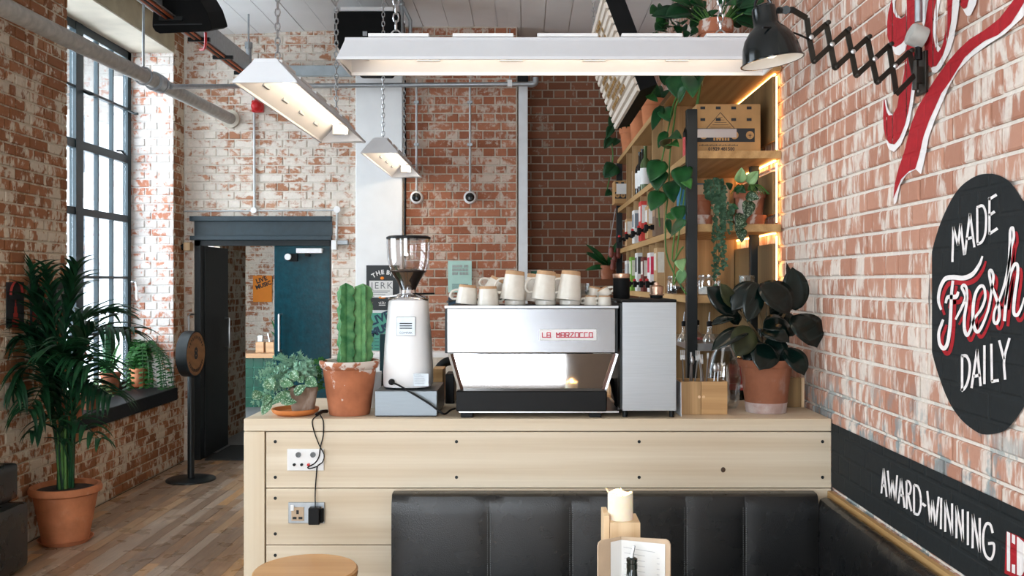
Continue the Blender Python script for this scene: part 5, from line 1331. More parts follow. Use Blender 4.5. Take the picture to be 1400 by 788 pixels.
for i, (x_, y_, z_, lb2) in enumerate(((-1.202, 4.22+.91, 2.582, 'white fluorescent trough light above the cactus, end facing the room'), (-1.09, 6.83+.80, 2.625, 'white fluorescent trough light hung nearest the white pilaster'),
                        (-1.202, .4, 2.582, 'added fill trough light behind the viewer'), (-1.6, -2.2, 2.582, 'added fill trough light by the shop front'), (.3, -.6, 2.582, 'added fill trough light over the near tables'))):  # last three are unseen lights added to fill the room
    o = copy_tree(TL); place(o, (x_, y_, z_), R(90), lb2)
    if i == 1: o.scale = (.88, .94, 1)
# ------------------------------------------------------------------ pipes, trunking and fittings
def pipe(name, pts, r, mat, label, cat='pipe', seg=12, sm=0):
    pts = [Vector(p) for p in pts]
    if sm: pts = smooth_pts(pts, sm)
    return tag(MB().tube(pts, r, seg).build(name, mat, smooth=True), label, cat)
gp0 = V(-2.12, 4.4, 1.66+(386-15)*4.4/F); 
PXp = lambda px_, py_, Xw: V(Xw, F*Xw/(px_-CX), H-(py_-CY)*Xw/(px_-CX))
pe = P(316,163,8.49); Xp = pe.x
ps = V(Xp-.06, F*Xp/(5-CX)*1.0, 0); ps = PXp(-60,-22, Xp)
gp = thing('heating_pipe', ps, 'thick grey weathered pipe running along under the ceiling', 'pipe')
MB().tube([ps, pe], .052, 16).build('pipe_run', M['greypipe'], gp, smooth=True)
d_ = (pe-ps).normalized(); q_ = ps.lerp(pe, .0)
def along(px_):
    lo, hi = 0.0, 1.0
    for _ in range(40):
        m_ = (lo+hi)/2; p_ = ps.lerp(pe, m_)
        if proj(p_)[0] < px_: lo = m_
        else: hi = m_
    return ps.lerp(pe, lo)
for px_ in (213,): q_ = along(px_); MB().tube([q_-d_*.05, q_+d_*.05], .070, 16).tube([q_+d_*.07, q_+d_*.10], .067, 16).build('coupling', M['galv'], gp, smooth=True)
q_ = along(196)
MB().tube([q_+V(0,0,.07), V(q_.x, q_.y, 3.98)], .009, 6).build('hanger_rod', M['galv'], gp); MB().tube([q_+V(.062*math.cos(a_),0,.062*math.sin(a_)) for a_ in [k*math.pi/8 for k in range(16)]], .008, 5, closed=True).build('hanger_ring', M['galv'], gp)
MB().lathe([(.085,0),(.085,.03)], (pe.x,8.49,pe.z), 18, RX).build('wall_collar', M['concrete'], gp)
# thin conduit across the room to the trunking
Yh = 8.2
cj = along(222)
hc = thing('grey_conduit', P(340,117,Yh), 'grey steel conduit running level across the back wall', 'pipe')
MB().tube([cj+V(.06,0,-.01), P(330,118,Yh), P(729,115,Yh)], .021, 10).build('conduit_run', M['galv'], hc, smooth=True)
MB().tube([P(340,118,Yh), P(340,62,Yh)], .026, 10).build('riser', M['galv'], hc, smooth=True)
MB().tube([P(340,112,Yh), P(340,122,Yh)], .035, 10).tube([P(340,58,Yh), P(340,66,Yh)], .034, 10).build('coupling', M['galv'], hc, smooth=True)
MB().tube([P(340,62,Yh), P(340,53,Yh)], .012, 8).build('valve', M['copper'], hc)
MB().tube(smooth_pts([P(722,115,Yh),P(729,115,Yh),P(732,112,Yh),P(732,106,Yh)],4), .028, 10).build('elbow', M['galv'], hc, smooth=True)
MB().tube([P(697,112,Yh), P(697,40,Yh+.0)], .007, 6).build('hanger_rod', M['galv'], hc); MB().box(*(lambda q: (q.x-.02,q.x+.02))(P(697,112,Yh)), Yh-.03, Yh+.03, P(697,119,Yh).z, P(697,110,Yh).z).build('hanger_clip', M['white'], hc)
# steel tray with copper cable along the ceiling
ct_ = thing('cable_tray', P(300,60,7), 'grey steel cable tray with copper cables along the ceiling', 'cable tray')
te = P(345,112,8.15); tsx = te.x-.05
t0 = V(-2.43, 4.6, 3.53); t1 = V(-2.43, 8.15, 3.53); te = t1
MB().prism([t0+V(-.04,0,-.07), t0+V(.06,0,-.07), t0+V(.06,0,-.062), t0+V(-.03,0,-.062), t0+V(-.03,0,.15), t0+V(-.04,0,.15)], t1-t0).build('tray', M['galv'], ct_)
for k in range(3): MB().tube([t0+V(.0+.022*k,0,-.082), t1+V(.0+.022*k,0,-.082)], .009, 6).build('cable', M['copper'] if k != 1 else M['black'], ct_)
for k in range(5): p_ = t0.lerp(t1, .3+.15*k); MB().box(p_.x-.05,p_.x+.11,p_.y-.012,p_.y+.012,p_.z-.098,p_.z-.07).build('clip', M['blackmetal'], ct_)
q_ = P(327,75,7.9); MB().tube([V(te.x+.04,7.9,te.z+.15), V(te.x+.04,7.9,3.98)], .008, 6).build('hanger_rod', M['galv'], ct_)
bmx = tag(MB().box(P(345,97,8.42).x, P(480,97,8.42).x, 8.40, 8.455, P(345,104,8.42).z, P(345,90,8.42).z).build('pale_trunking', plain('blue_grey_paint', lin(178,190,196), .5), bevel=.004), 'pale blue grey trunking fixed level on the whitewashed brick', 'trunking')
tk = tag(MB().box(P(709,300,8.5).x, P(721.5,300,8.5).x, 8.43, 8.495, .9, P(715,116,8.49).z).build('steel_trunking', plain('bright_trunking', lin(216,219,222), .45, .15, var=.05), bevel=.003), 'vertical galvanised steel trunking on the brick corner', 'trunking')
tag(MB().box(P(707.5,110,8.46).x, P(722,110,8.46).x, 8.40, 8.495, P(715,114,8.46).z, P(715,102,8.46).z).build('trunking_head', M['black'], bevel=.003), 'black junction head on top of the steel trunking', 'box')
tag(MB().tube([P(553.5,110,8.47), P(553,160,8.47), P(554.5,200,8.47), P(552.8,400,8.47)], .010, 6).build('black_cable', M['black']), 'thin black cable down the edge of the white pilaster', 'cable')
# two round lamp holders on conduit drops
for px_, lb2 in ((569.5, 'round white lamp holder beside the white pilaster'), (642.5, 'round white lamp holder on the conduit drop near the trunking')):
    q_ = P(px_,270,8.46)
    t = thing('wall_lamp_holder', q_, lb2, 'wall lamp', 'round lamp holders on the brick pier')
    MB().tube([P(px_,108,8.47), P(px_,263,8.47)], .010, 8).build('conduit', M['conduit'], t)
    for py_ in (140, 198): MB().box(P(px_,py_,8.47).x-.022, P(px_,py_,8.47).x+.022, 8.45, 8.49, P(px_,py_,8.47).z-.012, P(px_,py_,8.47).z+.012).build('saddle_clip', M['galv'], t)
    MB().lathe([(.060,0),(.060,.03),(.052,.045),(.042,.048)], (q_.x,8.495,q_.z), 24, RX).build('round_box', M['white'], t, smooth=True)
    MB().lathe([(.042,.046),(.040,.060),(.030,.075),(.0001,.080)], (q_.x,8.495,q_.z), 24, RX).build('lens', M['enamel'], t, smooth=True)
# fire alarm sounder and its conduit
fa = thing('fire_alarm', P(353,145,8.44), 'red fire alarm sounder hanging on red cables', 'alarm')
a = P(345,138,8.44); b = P(361,154,8.44)
MB().box(a.x,b.x,8.40,8.462,b.z,a.z).build('back_box', M['red'], fa, bevel=.012); q_ = P(352,146,8.42)
MB().lathe([(.05,0),(.05,.02),(.036,.05),(.018,.06),(.0001,.06)], (q_.x,8.405,q_.z), 22, RX).build('sounder', M['red'], fa, smooth=True)
MB().tube(smooth_pts([P(349,139,8.45),P(352,131,8.44),P(355,124,8.42),P(354,120,8.3)],5), .006, 6).tube(smooth_pts([P(358,139,8.45),P(357,130,8.44),P(356,124,8.42),P(357,119,8.3)],5), .006, 6).build('red_cable', M['red'], fa)
cd = thing('thin_conduit', P(348,290,8.48), 'thin pale conduit from the alarm to the door switches', 'conduit')
MB().tube([P(347.5,124,8.48), P(348,288,8.48)], .011, 8).build('drop', M['conduit'], cd)
MB().tube([P(245,289,8.48), P(460,287.5,8.48)], .008, 8).build('level_run', M['conduit'], cd)
MB().lathe([(.028,0),(.028,.035),(.0001,.036)], P(348,288,8.495), 14, RX).build('round_box', M['white'], cd); MB().lathe([(.032,0),(.032,.035),(.0001,.036)], P(461.5,287,8.495), 14, RX).build('round_box', M['white'], cd)
MB().tube([P(461,290,8.48), P(460,330,8.48)], .011, 8).build('drop', M['conduit'], cd); MB().tube([P(245,288,8.48), P(246,331,8.48)], .012, 8).build('drop', M['conduit'], cd); MB().ball(P(244.5,286,8.47), .024, 10, 6).build('elbow', M['galv'], cd)
sw = thing('door_switch', P(248,337,8.44), 'white switch box with black knob left of the doorway', 'switch')
a = P(241,330,8.46); b = P(247,344,8.46); MB().box(a.x,b.x,8.42,8.49,b.z,a.z).build('box', M['white'], sw, bevel=.004); MB().ball(P(250,338,8.45), .03, 10, 6).build('knob', M['black'], sw, smooth=True)
tag(MB().box(P(254.5,332,8.47).x,P(263,332,8.47).x,8.40,8.49,P(255,343,8.47).z,P(255,332,8.47).z).build('wooden_packer', M['pine_z'], bevel=.003), 'small pale wood block between door switch and door frame', 'block')
# ------------------------------------------------------------------ loudspeakers
sk = thing('ceiling_speaker', P(250,20,6.2), 'black wedge loudspeaker hung from the ceiling by red cable', 'speaker')
Y = 6.2; m_ = lambda px_, py_, y_=Y: P(px_, py_, y_)
front = [m_(211,-14), m_(208,30), m_(208,37), m_(212,43), m_(218,46), m_(284,43), m_(290,40), m_(288,32), m_(283,17), m_(276,5), m_(264,-14)]
MB().prism(front, (.03,.24,.085)).build('cabinet', M['blackmatte'], sk, bevel=.006)
MB().prism([m_(210,33,Y-.004), m_(276,32,Y-.004), m_(276,33.5,Y-.004), m_(210,34.5,Y-.004)], (0,.003,0)).build('grille_seam', M['ink'], sk)
MB().tube([m_(274,-20,6.35), m_(274,6,6.35)], .009, 6).tube(smooth_pts([m_(281,44,6.35), m_(281,60,6.4), m_(279,67,6.5), m_(274,68,6.7)],4), .010, 6).build('red_cable', M['red'], sk, smooth=True)
s2 = thing('wall_speaker', P(505,40,7.9), 'large black loudspeaker hung under the ceiling near the pilaster', 'speaker')
Y = 7.6
MB().prism([m_(456.5,15,Y),m_(546,15,Y),m_(546,60,Y),m_(530,95,Y),m_(485,95,Y),m_(456.5,58,Y)], (0,.35,0)).build('cabinet', M['blackmatte'], s2, bevel=.015)
MB().box(m_(464,10,Y).x, m_(536,10,Y).x, Y+.05, Y+.30, m_(0,12.5,Y).z, m_(0,7,Y).z).build('mount_plate', M['white'], s2)
a = m_(496,43,Y); b = m_(502,49,Y); MB().box(a.x,b.x,Y-.004,Y,b.z,a.z).build('badge', M['galv'], s2)
MB().tube([m_(545,-12,Y+.1), m_(549,6,Y+.1), m_(549,55,Y+.1)], .018, 10).tube([m_(549,4,Y+.1), m_(561,28,Y+.1), m_(561,55,Y+.1)], .016, 10).build('bracket', M['galv'], s2, smooth=True)
MB().ball(m_(549,6,Y+.1), .03, 10, 6).build('bracket_joint', M['galv'], s2, smooth=True)
# ------------------------------------------------------------------ black scissor lamp and conduit on the right wall
sl = thing('scissor_lamp', RW(1267,100), 'black enamel lamp on an extending scissor arm from the brick wall', 'wall lamp')
yA = lambda px_: 2.70 + (px_-1055)/(1262-1055)*.17
S_ = lambda cx_, cy_, d=0: (lambda px_, py_: P(px_, py_, yA(px_)+d))(1000+cx_/2.815, cy_/2.815)
tops = [(365,93),(445,118),(523,147),(607,175),(685,200)]; mids = [(300,150),(380,177),(460,205),(543,233),(622,260),(705,290)]; bots = [(317,238),(398,263),(480,292),(560,318),(635,362)]
M['lampiron'] = plain('lamp_iron', lin(40,36,30), .45, .5, var=.25, scale=40)
def arm(a_, b_, d): MB().bar(S_(*a_, d), S_(*b_, d), .016, .006, (0,1,0)).build('scissor_bar', M['lampiron'], sl)
for i in range(4): arm(bots[i], tops[i+1], .0); arm(tops[i], bots[i+1], .008)
arm(mids[0], tops[0], .0); arm(bots[4], mids[5], .0); arm(tops[4], mids[5], .008); arm((290,70), mids[0], .008); arm(mids[0], bots[0], .008); arm((235,38), (290,70), .008)
for q_ in tops + mids[:5] + bots[:4]: MB().lathe([(.0075,0),(.0075,.022),(.003,.024)], S_(*q_, .014), 10, RX).build('rivet', M['steel'] if q_ in mids else M['lampiron'], sl)
MB().tube([S_(180,40,.006), S_(238,38,.006)], .010, 8).tube([S_(210,38,-.01), S_(210,38,.02)], .013, 8).build('swivel', M['blackmetal'], sl)
MB().tube(smooth_pts([S_(300,152,-.01), S_(250,130,-.03), S_(180,110,-.05), S_(120,105,-.06)],4), .003, 6).build('flex', M['black'], sl)
w0 = RW(1262,74); w1 = RW(1272,126)
MB().box(XR-.016, XR-.006, w1.y-.0, w0.y+.02, w1.z, w0.z).build('wall_plate', M['lampiron'], sl, bevel=.002)
pv = S_(708,290,.004); MB().tube([pv+V(0,0,-.045), pv+V(0,0,.045)], .010, 8).build('pivot', M['lampiron'], sl); MB().bar(pv, V(XR-.014, pv.y, pv.z), .02, .05).build('pivot_bracket', M['lampiron'], sl)
MB().lathe([(.0045,0),(.0045,.005)], V(XR-.016, w0.y-.01, w0.z-.012), 8, Matrix.Rotation(R(-90),3,'Y')).build('screw', M['steel'], sl); MB().lathe([(.0045,0),(.0045,.005)], V(XR-.016, w0.y-.01, w1.z+.012), 8, Matrix.Rotation(R(-90),3,'Y')).build('screw', M['steel'], sl)
# bell shade: axis tilted, mouth toward lower left
ap = P(1043,6,2.70); mo = P(1056,84,2.70)
ax = (mo-ap).normalized(); hgt = .178
q0 = V(0,0,1).rotation_difference(ax).to_matrix()
prof = [(.0001,0),(.022,.002),(.034,.010),(.036,.022),(.0365,.058),(.040,.066),(.055,.080),(.070,.100),(.080,.124),(.085,.150),(.088,.168),(.093,.170),(.093,.173),(.089,.173)]
MB().lathe(prof, ap, 40, q0, caps=False).build('shade', M['enamel'], sl, smooth=True)
MB().lathe([(.0885,.172),(.084,.150),(.078,.124),(.068,.102),(.05,.082),(.03,.07),(.0001,.07)], ap, 40, q0, caps=False).build('shade_lining', M['white'], sl, smooth=True)
MB().ball(ap+ax*.135, .026, 14, 8).build('bulb', M['bulb'], sl, smooth=True)
MB().tube([ap + q0 @ V(.024*math.cos(t_)*1.0, 0, -.024*math.sin(t_)*1.2+.006) for t_ in [math.pi*k/12 for k in range(13)]], .0045, 8).build('top_ring', M['enamel'], sl, smooth=True)
wc = thing('wall_conduit', RW(1255,40), 'grey conduit and round box above the scissor lamp bracket', 'conduit')
q1_ = RW(1253,-30, XR-.03); q2_ = RW(1256,30, XR-.03); MB().tube([V(XR-.03,q2_.y,q1_.z), V(XR-.03,q2_.y,q2_.z)], .0115, 10).build('drop', M['galv'], wc, smooth=True)
q3_ = RW(1255,50, XR-.03); MB().lathe([(.034,-.022),(.034,.022),(.031,.026),(.0001,.026)], V(XR-.034,q2_.y,q3_.z), 20, Matrix.Rotation(R(-70),3,'Y')).build('round_box', M['greypipe'], wc, smooth=True)
q4_ = RW(1256,73, XR-.03); MB().tube([V(XR-.03,q2_.y,q3_.z-.03), V(XR-.03,q2_.y,q4_.z+.02)], .013, 10).build('gland', M['galv'], wc); MB().tube([V(XR-.03,q2_.y,q4_.z+.02), V(XR-.03,q2_.y,q4_.z-.02)], .011, 10).build('black_gland', M['black'], wc)
# ------------------------------------------------------------------ posters
M['poster_dark'] = plain('poster_charcoal', lin(52,56,58), .7, var=.06); M['poster_teal'] = plain('poster_teal', lin(82,158,138), .7, var=.05); M['poster_mint'] = plain('poster_mint', lin(176,214,204), .7, var=.03); M['navy'] = plain('navy_ink', lin(34,64,84), .7)
Yp = 8.46; sP = F/Yp
po, a, b = poster('jerk_poster', (501,363), (546,424), Yp, M['poster_dark'], 'charcoal THE BIG JERK poster on the white pilaster')
p2_ = lambda px_, py_: P(px_, py_, Yp-.0075)
i0 = p2_(505,384); i1 = p2_(537,407); MB().box(i0.x,i1.x,Yp-.0085,Yp-.0062,i1.z,i0.z).build('inset_panel', M['paper'], po)
for ch, px_, py_, an in zip('THEBIG', (511,517,523,530.5,534.5,540), (377,374,372.5,373,374.5,377), (30,18,6,-8,-16,-26)):
    mb = MB(); an = R(an); add_text(mb, ch, .055, p2_(px_,py_), (math.cos(an),0,math.sin(an)), (-math.sin(an),0,math.cos(an)), .002); mb.build('letter', M['paper'], po)
mb = MB(); add_text(mb, 'JERK', .085, P(522,391,Yp-.0095), (1,0,0), (0,0,1), 0, space=1.25); mb.build('jerk_lettering', M['greyink'], po)
mb = MB()
for k in range(3): mb.box(p2_(510,0).x, p2_(533-k*3,0).x, Yp-.0095, Yp-.0087, p2_(0,398.5+k*2.4).z, p2_(0,397.7+k*2.4).z)
mb.build('small_print', M['greyink'], po)
MB().ball(p2_(522.5,380.5), .018, 10, 6, (1,.2,.8)).build('orange_bird', M['orange_paper'], po); MB().ball(p2_(522.5,407), .03, 10, 6, (1.2,.1,.35)).build('orange_patch', M['orange_paper'], po)
mb = MB()
for k in range(5): q_ = p2_(519+k*1.7,416); mb.bar(q_, q_+V((k-2)*.004,0,.026-.004*abs(k-2)), .005, .002, (0,1,0))
mb.bar(p2_(518,417.5), p2_(527,417.5), .008, .002, (0,1,0)); mb.build('crown_print', M['paper'], po)
po, a, b = poster('teal_music_poster', (502,428), (546,489), Yp, M['poster_teal'], 'teal LIVE MUSIC poster below the charcoal one on the pilaster')
c0 = p2_(522,442); an = R(22); ux_ = V(math.cos(an),0,math.sin(an)); uz_ = V(-math.sin(an),0,math.cos(an))
mb = MB(); add_text(mb, 'LIVE', .105, c0+uz_*.045, ux_, uz_, .004); add_text(mb, 'MUSIC', .095, c0-uz_*.055, ux_, uz_, .006); mb.build('lettering', M['navy'], po)
mb = MB()
for k in range(4):
    for j in range(3): q_ = p2_(504+j*8,463+k*4.5); mb.box(q_.x,q_.x+.04,Yp-.0085,Yp-.0065,q_.z-.004,q_.z)
mb.build('small_print', M['navy'], po)
po, a, b = poster('mint_poster', (612.5,357), (645,400), 8.48, M['poster_mint'], 'pale mint text poster on the red brick pier')
mb = MB()
for k in range(3):
    for j in range(11):
        if (k, j) in ((0,7),(2,4)): continue
        q_ = P(618.3+j*2.05,366+k*5,8.4725); mb.box(q_.x,q_.x+.009,8.4718,8.4728,q_.z,q_.z+.024); mb.box(q_.x,q_.x+.010,8.4718,8.4728,q_.z+.018*(j % 2),q_.z+.006+.018*(j % 2))
mb.build('lettering', plain('faded_pink', lin(178,178,178), .7), po, kind='stuff')
mb = MB()
for k in range(4): mb.box(P(618,0,8.47).x,P(640,0,8.47).x-.01*(k%2),8.4722,8.474,P(0,389.4+k*2,8.47).z,P(0,388.7+k*2,8.47).z)
mb.build('small_print', M['navy'], po)
po, a, b = poster('navy_notice', (613,406.5), (630,420), 8.485, M['navy'], 'small dark blue notice under the mint poster')
po, a, b = poster('framed_photo', (722,369), (740,392), 8.98, M['paper'], 'small white framed picture at the alcove corner')
q0_ = P(726,371,8.97); q1_ = P(736,377.5,8.97); MB().box(q0_.x,q1_.x,8.970,8.9738,q1_.z,q0_.z).build('picture', M['poster_teal'], po)
# two posters on the left wall
def lposter(name, px0, py0, px1, py1, label):
    a = LW(px0, py0); b = LW(px1, py1); z1_ = a.z; z0_ = LW(px0, py1).z
    t = thing(name, (XL, a.y, z0_), label, 'poster'); X_ = XL+.005
    MB().box(X_, X_+.004, a.y, b.y, z0_, z1_).build('sheet', M['ink'], t); return t, a.y, b.y, z0_, z1_, X_+.0045
M['poster_red'] = plain('poster_red', lin(150,44,36), .7, var=.1)
t, y0, y1, z0, z1, X_ = lposter('tower_poster', 7, 386, 31, 449, 'dark poster with red tower on the left brick wall')
yc_ = (y0+y1)/2; w_ = y1-y0; h_ = z1-z0
mb = MB()
for (f0, f1, hw) in ((0,.20,.20),(.20,.32,.13),(.32,.46,.075),(.46,.62,.03)): mb.box(X_, X_+.001, yc_-hw*w_, yc_+hw*w_, z0+f0*h_, z0+f1*h_)
mb.build('tower', M['poster_red'], t)
mb = MB(); ring = [(yc_+w_*.34*math.cos(a_), z0+h_*.72+w_*.42*math.sin(a_)) for a_ in [math.pi*k/10 for k in range(11)]]
for k in range(10): mb.bar((X_, *ring[k]), (X_, *ring[k+1]), .0015, .03, (1,0,0))
mb.build('arched_title', M['poster_red'], t)
t, y0, y1, z0, z1, X_ = lposter('red_poster', 40, 388, 52, 446, 'narrow poster with red block behind the palm')
MB().box(X_, X_+.001, y0+.02, y1-.02, z0+.02, z1-.06).build('red_block', M['poster_red'], t)
t, y0, y1, z0, z1, X_ = lposter('black_poster', 71, 386, 91, 425, 'black poster on the brick beside the window')
MB().box(X_, X_+.001, y0+.04, y1-.06, z1-.12, z1-.05).build('pale_print', M['greyink'], t)
# ------------------------------------------------------------------ round sign on a floor stand
sx, sy = -2.80, 7.66
sn = thing('floor_sign', (sx, sy, 0), 'round wooden sign in black ring on a tall black floor stand', 'sign')
MB().lathe([(.0001,.001),(.20,.001),(.20,.012),(.195,.016),(.03,.02),(.0001,.02)], (sx,sy,0), 40).build('base', M['blackmetal'], sn, smooth=True)
MB().tube([(sx,sy,.018),(sx,sy,1.0)], .028, 14).build('post', M['blackmetal'], sn, smooth=True)
cz_ = H-(484-CY)*sy/F; sr = .192
RS = Matrix.Rotation(R(86),3,'Z') @ Matrix.Rotation(R(90),3,'X')     # disc axis
nv = RS @ V(0,0,1)
MB().lathe([(sr-.012,-.046),(sr,-.046),(sr,.046),(sr-.010,.046),(sr-.010,.038),(.0001,.038)], (sx,sy,cz_), 48, RS).build('ring', M['blackmetal'], sn, smooth=True)
M['signwood'] = wood('sign_wood', lin(120,84,50), lin(152,110,68), 'X', 6.0, .5)
fc = MB().lathe([(sr-.0105,.030),(sr-.0105,.043),(.0001,.043)], (sx,sy,cz_), 48, RS).build('sign_face', M['signwood'], sn)
e1 = V(-nv.y, nv.x, 0).normalized(); e1 = e1 if e1.dot(V(1,0,0)) > 0 else -e1; e2 = V(0,0,1); c_ = V(sx,sy,cz_) + nv*.0442
mb = MB(); add_text(mb, '8', .13, c_, e1, e2, .006); mb.build('numeral', M['ink'], fc)
for cnt, rad, flip in ((11, .140, 1), (15, .140, -1)):
    mb = MB()
    for k in range(cnt):
        an = (k-(cnt-1)/2)/(cnt-1)*R(125)
        o_ = c_ + e1*math.sin(an)*rad + e2*math.cos(an)*rad*flip; u1 = (e1*math.cos(an) - e2*math.sin(an)*flip); u2 = (e1*math.sin(an) + e2*math.cos(an)*flip)
        w_ = .006 + .003*(k % 3 == 1)
        mb.obox(o_-u1*.004, u1*.0018, nv*.0008, u2*.013); mb.obox(o_+u1*.005, u1*.0018, nv*.0008, u2*(.013 if k % 2 else .008)); mb.obox(o_+u2*(.011 if k % 3 else 0), u1*w_*.8, nv*.0008, u2*.0018)
    mb.build('arched_lettering', M['ink'], fc, kind='stuff')
# long handle of the sliding door frame behind it
tag(MB().tube([P(258,520,8.35), P(258,432,8.35), P(260,430,8.40), P(264,430,8.48)], .010, 8).build('pull_handle', M['steel'], smooth=True), 'long steel pull handle on the frame behind the round sign', 'handle')
# armchair edge at the near left
ac = thing('leather_armchair', (-3.0, 5.1, 0), 'dark brown leather armchair against the left brick wall', 'armchair')
cushion(-3.14, -2.86, 4.2, 5.28, .02, .40, .02, axis='Z').build('arm_side', M['leather'], ac, smooth=True)
cushion(-3.15, -2.93, 4.3, 5.30, .40, .62, .02, axis='Z').build('arm_rest', M['leather'], ac, smooth=True)
# ------------------------------------------------------------------ plants
M['leaf_dark'] = leafm('leaf_dark', lin(14,44,28), lin(40,84,48), .38)
M['leaf_palm'] = leafm('leaf_palm', lin(12,40,28), lin(36,84,50), .4)
M['leaf_rubber'] = leafm('leaf_rubber', lin(4,15,13), lin(9,30,26), .2, 8.0, spec=.4)
M['leaf_olive'] = leafm('leaf_olive', lin(30,34,22), lin(66,72,44), .35)
M['leaf_mid'] = leafm('leaf_mid', lin(22,66,32), lin(66,124,58), .4)
M['leaf_pothos'] = leafm('leaf_pothos', lin(10,46,26), lin(40,92,46), .32)
M['leaf_pale'] = leafm('leaf_pale', lin(96,140,92), lin(150,184,130), .45)
M['leaf_blue'] = leafm('leaf_blue', lin(96,150,126), lin(166,204,180), .55, 30)
M['leaf_string'] = leafm('leaf_string', lin(26,54,40), lin(70,104,80), .45, 40)
M['stem_green'] = leafm('stem_green', lin(50,96,44), lin(96,136,70), .5)
M['stem_brown'] = plain('stem_brown', lin(92,74,48), .8)
M['cactus'] = leafm('cactus', lin(44,104,62), lin(120,172,112), .6, 26)
M['spine'] = plain('spine', lin(120,110,80), .8)
M['pitcher'] = leafm('pitcher', lin(96,44,40), lin(140,80,66), .4)
M['pink'] = plain('pink_petals', lin(212,150,150), .6)
def spotted(nm, c1, c2, am):
    t = NT(nm); p = t.pos()
    vn = t.noise(p, 160.0, 2.0, .6); sp = t.step(vn, .55, .60)
    base = t.ramp(t.noise(p, 12.0, 2.0), [(.3, c1), (.7, c2)])
    return t.fin(t.mix(t.math('MULTIPLY', sp, am), base, lin(186,208,182)), .4, 0.0, .4)
M['leaf_spotted'] = spotted('leaf_spotted', lin(44,88,60), lin(84,128,88), .8); M['leaf_spotdark'] = spotted('leaf_spotdark', lin(16,44,28), lin(36,70,42), .45)
SH = {'ellipse': lambda t: max(0.0, math.sin(math.pi*min(1, t**.9)))**.75, 'heart': lambda t: (min(1, (t+.04)/.30)**.55)*max(0.0, 1-max(0, (t-.30)/.70)**1.9)**.9,
      'blade': lambda t: min(1, t/.08+.25)*max(0.0, 1-t)**.55, 'rubber': lambda t: max(0.0, math.sin(math.pi*t**.92))**.62*min(1.0, ((1-t)/.14)**.6 if t < 1 else 0.0), 'drop': lambda t: max(0.0, math.sin(math.pi*t**.75))**.7}
def leaf(mb, base, tip, W, nrm=(0,-1,0), droop=0.0, fold=.18, shape='ellipse', n=8, curl=0.0):
    base = Vector(base); tip = Vector(tip); d = tip-base; L = d.length; dn = d.normalized(); nv = Vector(nrm)
    nv = (nv - dn*nv.dot(dn))
    nv = nv.normalized() if nv.length > 1e-5 else dn.orthogonal().normalized()
    sd = dn.cross(nv).normalized(); b = len(mb.v); f = SH[shape]
    for i in range(n+1):
        t = i/n; w_ = W*.5*f(t)
        c = base + d*t + nv*(L*droop*4*t*(1-t)) + nv*(curl*L*t*t)
        e = nv*(w_*fold*2)
        mb.v += [c - sd*w_ + e, c - sd*w_*.5 + e*.62, c, c + sd*w_*.5 + e*.62, c + sd*w_ + e]
    for i in range(n):
        for k in range(4): mb.f.append((b+i*5+k, b+i*5+k+1, b+i*5+5+k+1, b+i*5+5+k))
    return mb
def leaf_obj(parent, mat, *a, name='leaf', **k):
    o = leaf(MB(), *a, **k).build(name, mat, parent, smooth=True, fix=False)
    m_ = o.modifiers.new('thick', 'SOLIDIFY'); m_.thickness = .0012; return o
def pot(parent, x, y, z, rt, rb, h, mat, rim=.03, lip=.008, soil=True):
    MB().lathe([(.0001,z+.001),(rb,z+.001),(rt-lip*.6,z+h-rim),(rt,z+h-rim),(rt+lip*.4,z+h-rim*.5),(rt,z+h),(rt-.012,z+h),(rt-.02,z+h-.03)], (x,y,0), 36, caps=False).build('pot', mat, parent, smooth=True)
    if soil: MB().lathe([(rt-.018,z+h-.028),(rt*.5,z+h-.02),(.0001,z+h-.018)], (x,y,0), 24, caps=False).build('soil', M['soil'], parent, smooth=True)
def saucer(parent, x, y, z, r, mat, h=.02): MB().lathe([(.0001,z+.001),(r*.82,z+.001),(r,z+h),(r-.006,z+h),(r*.8,z+.006),(.0001,z+.006)], (x,y,0), 36).build('saucer', mat, parent, smooth=True)
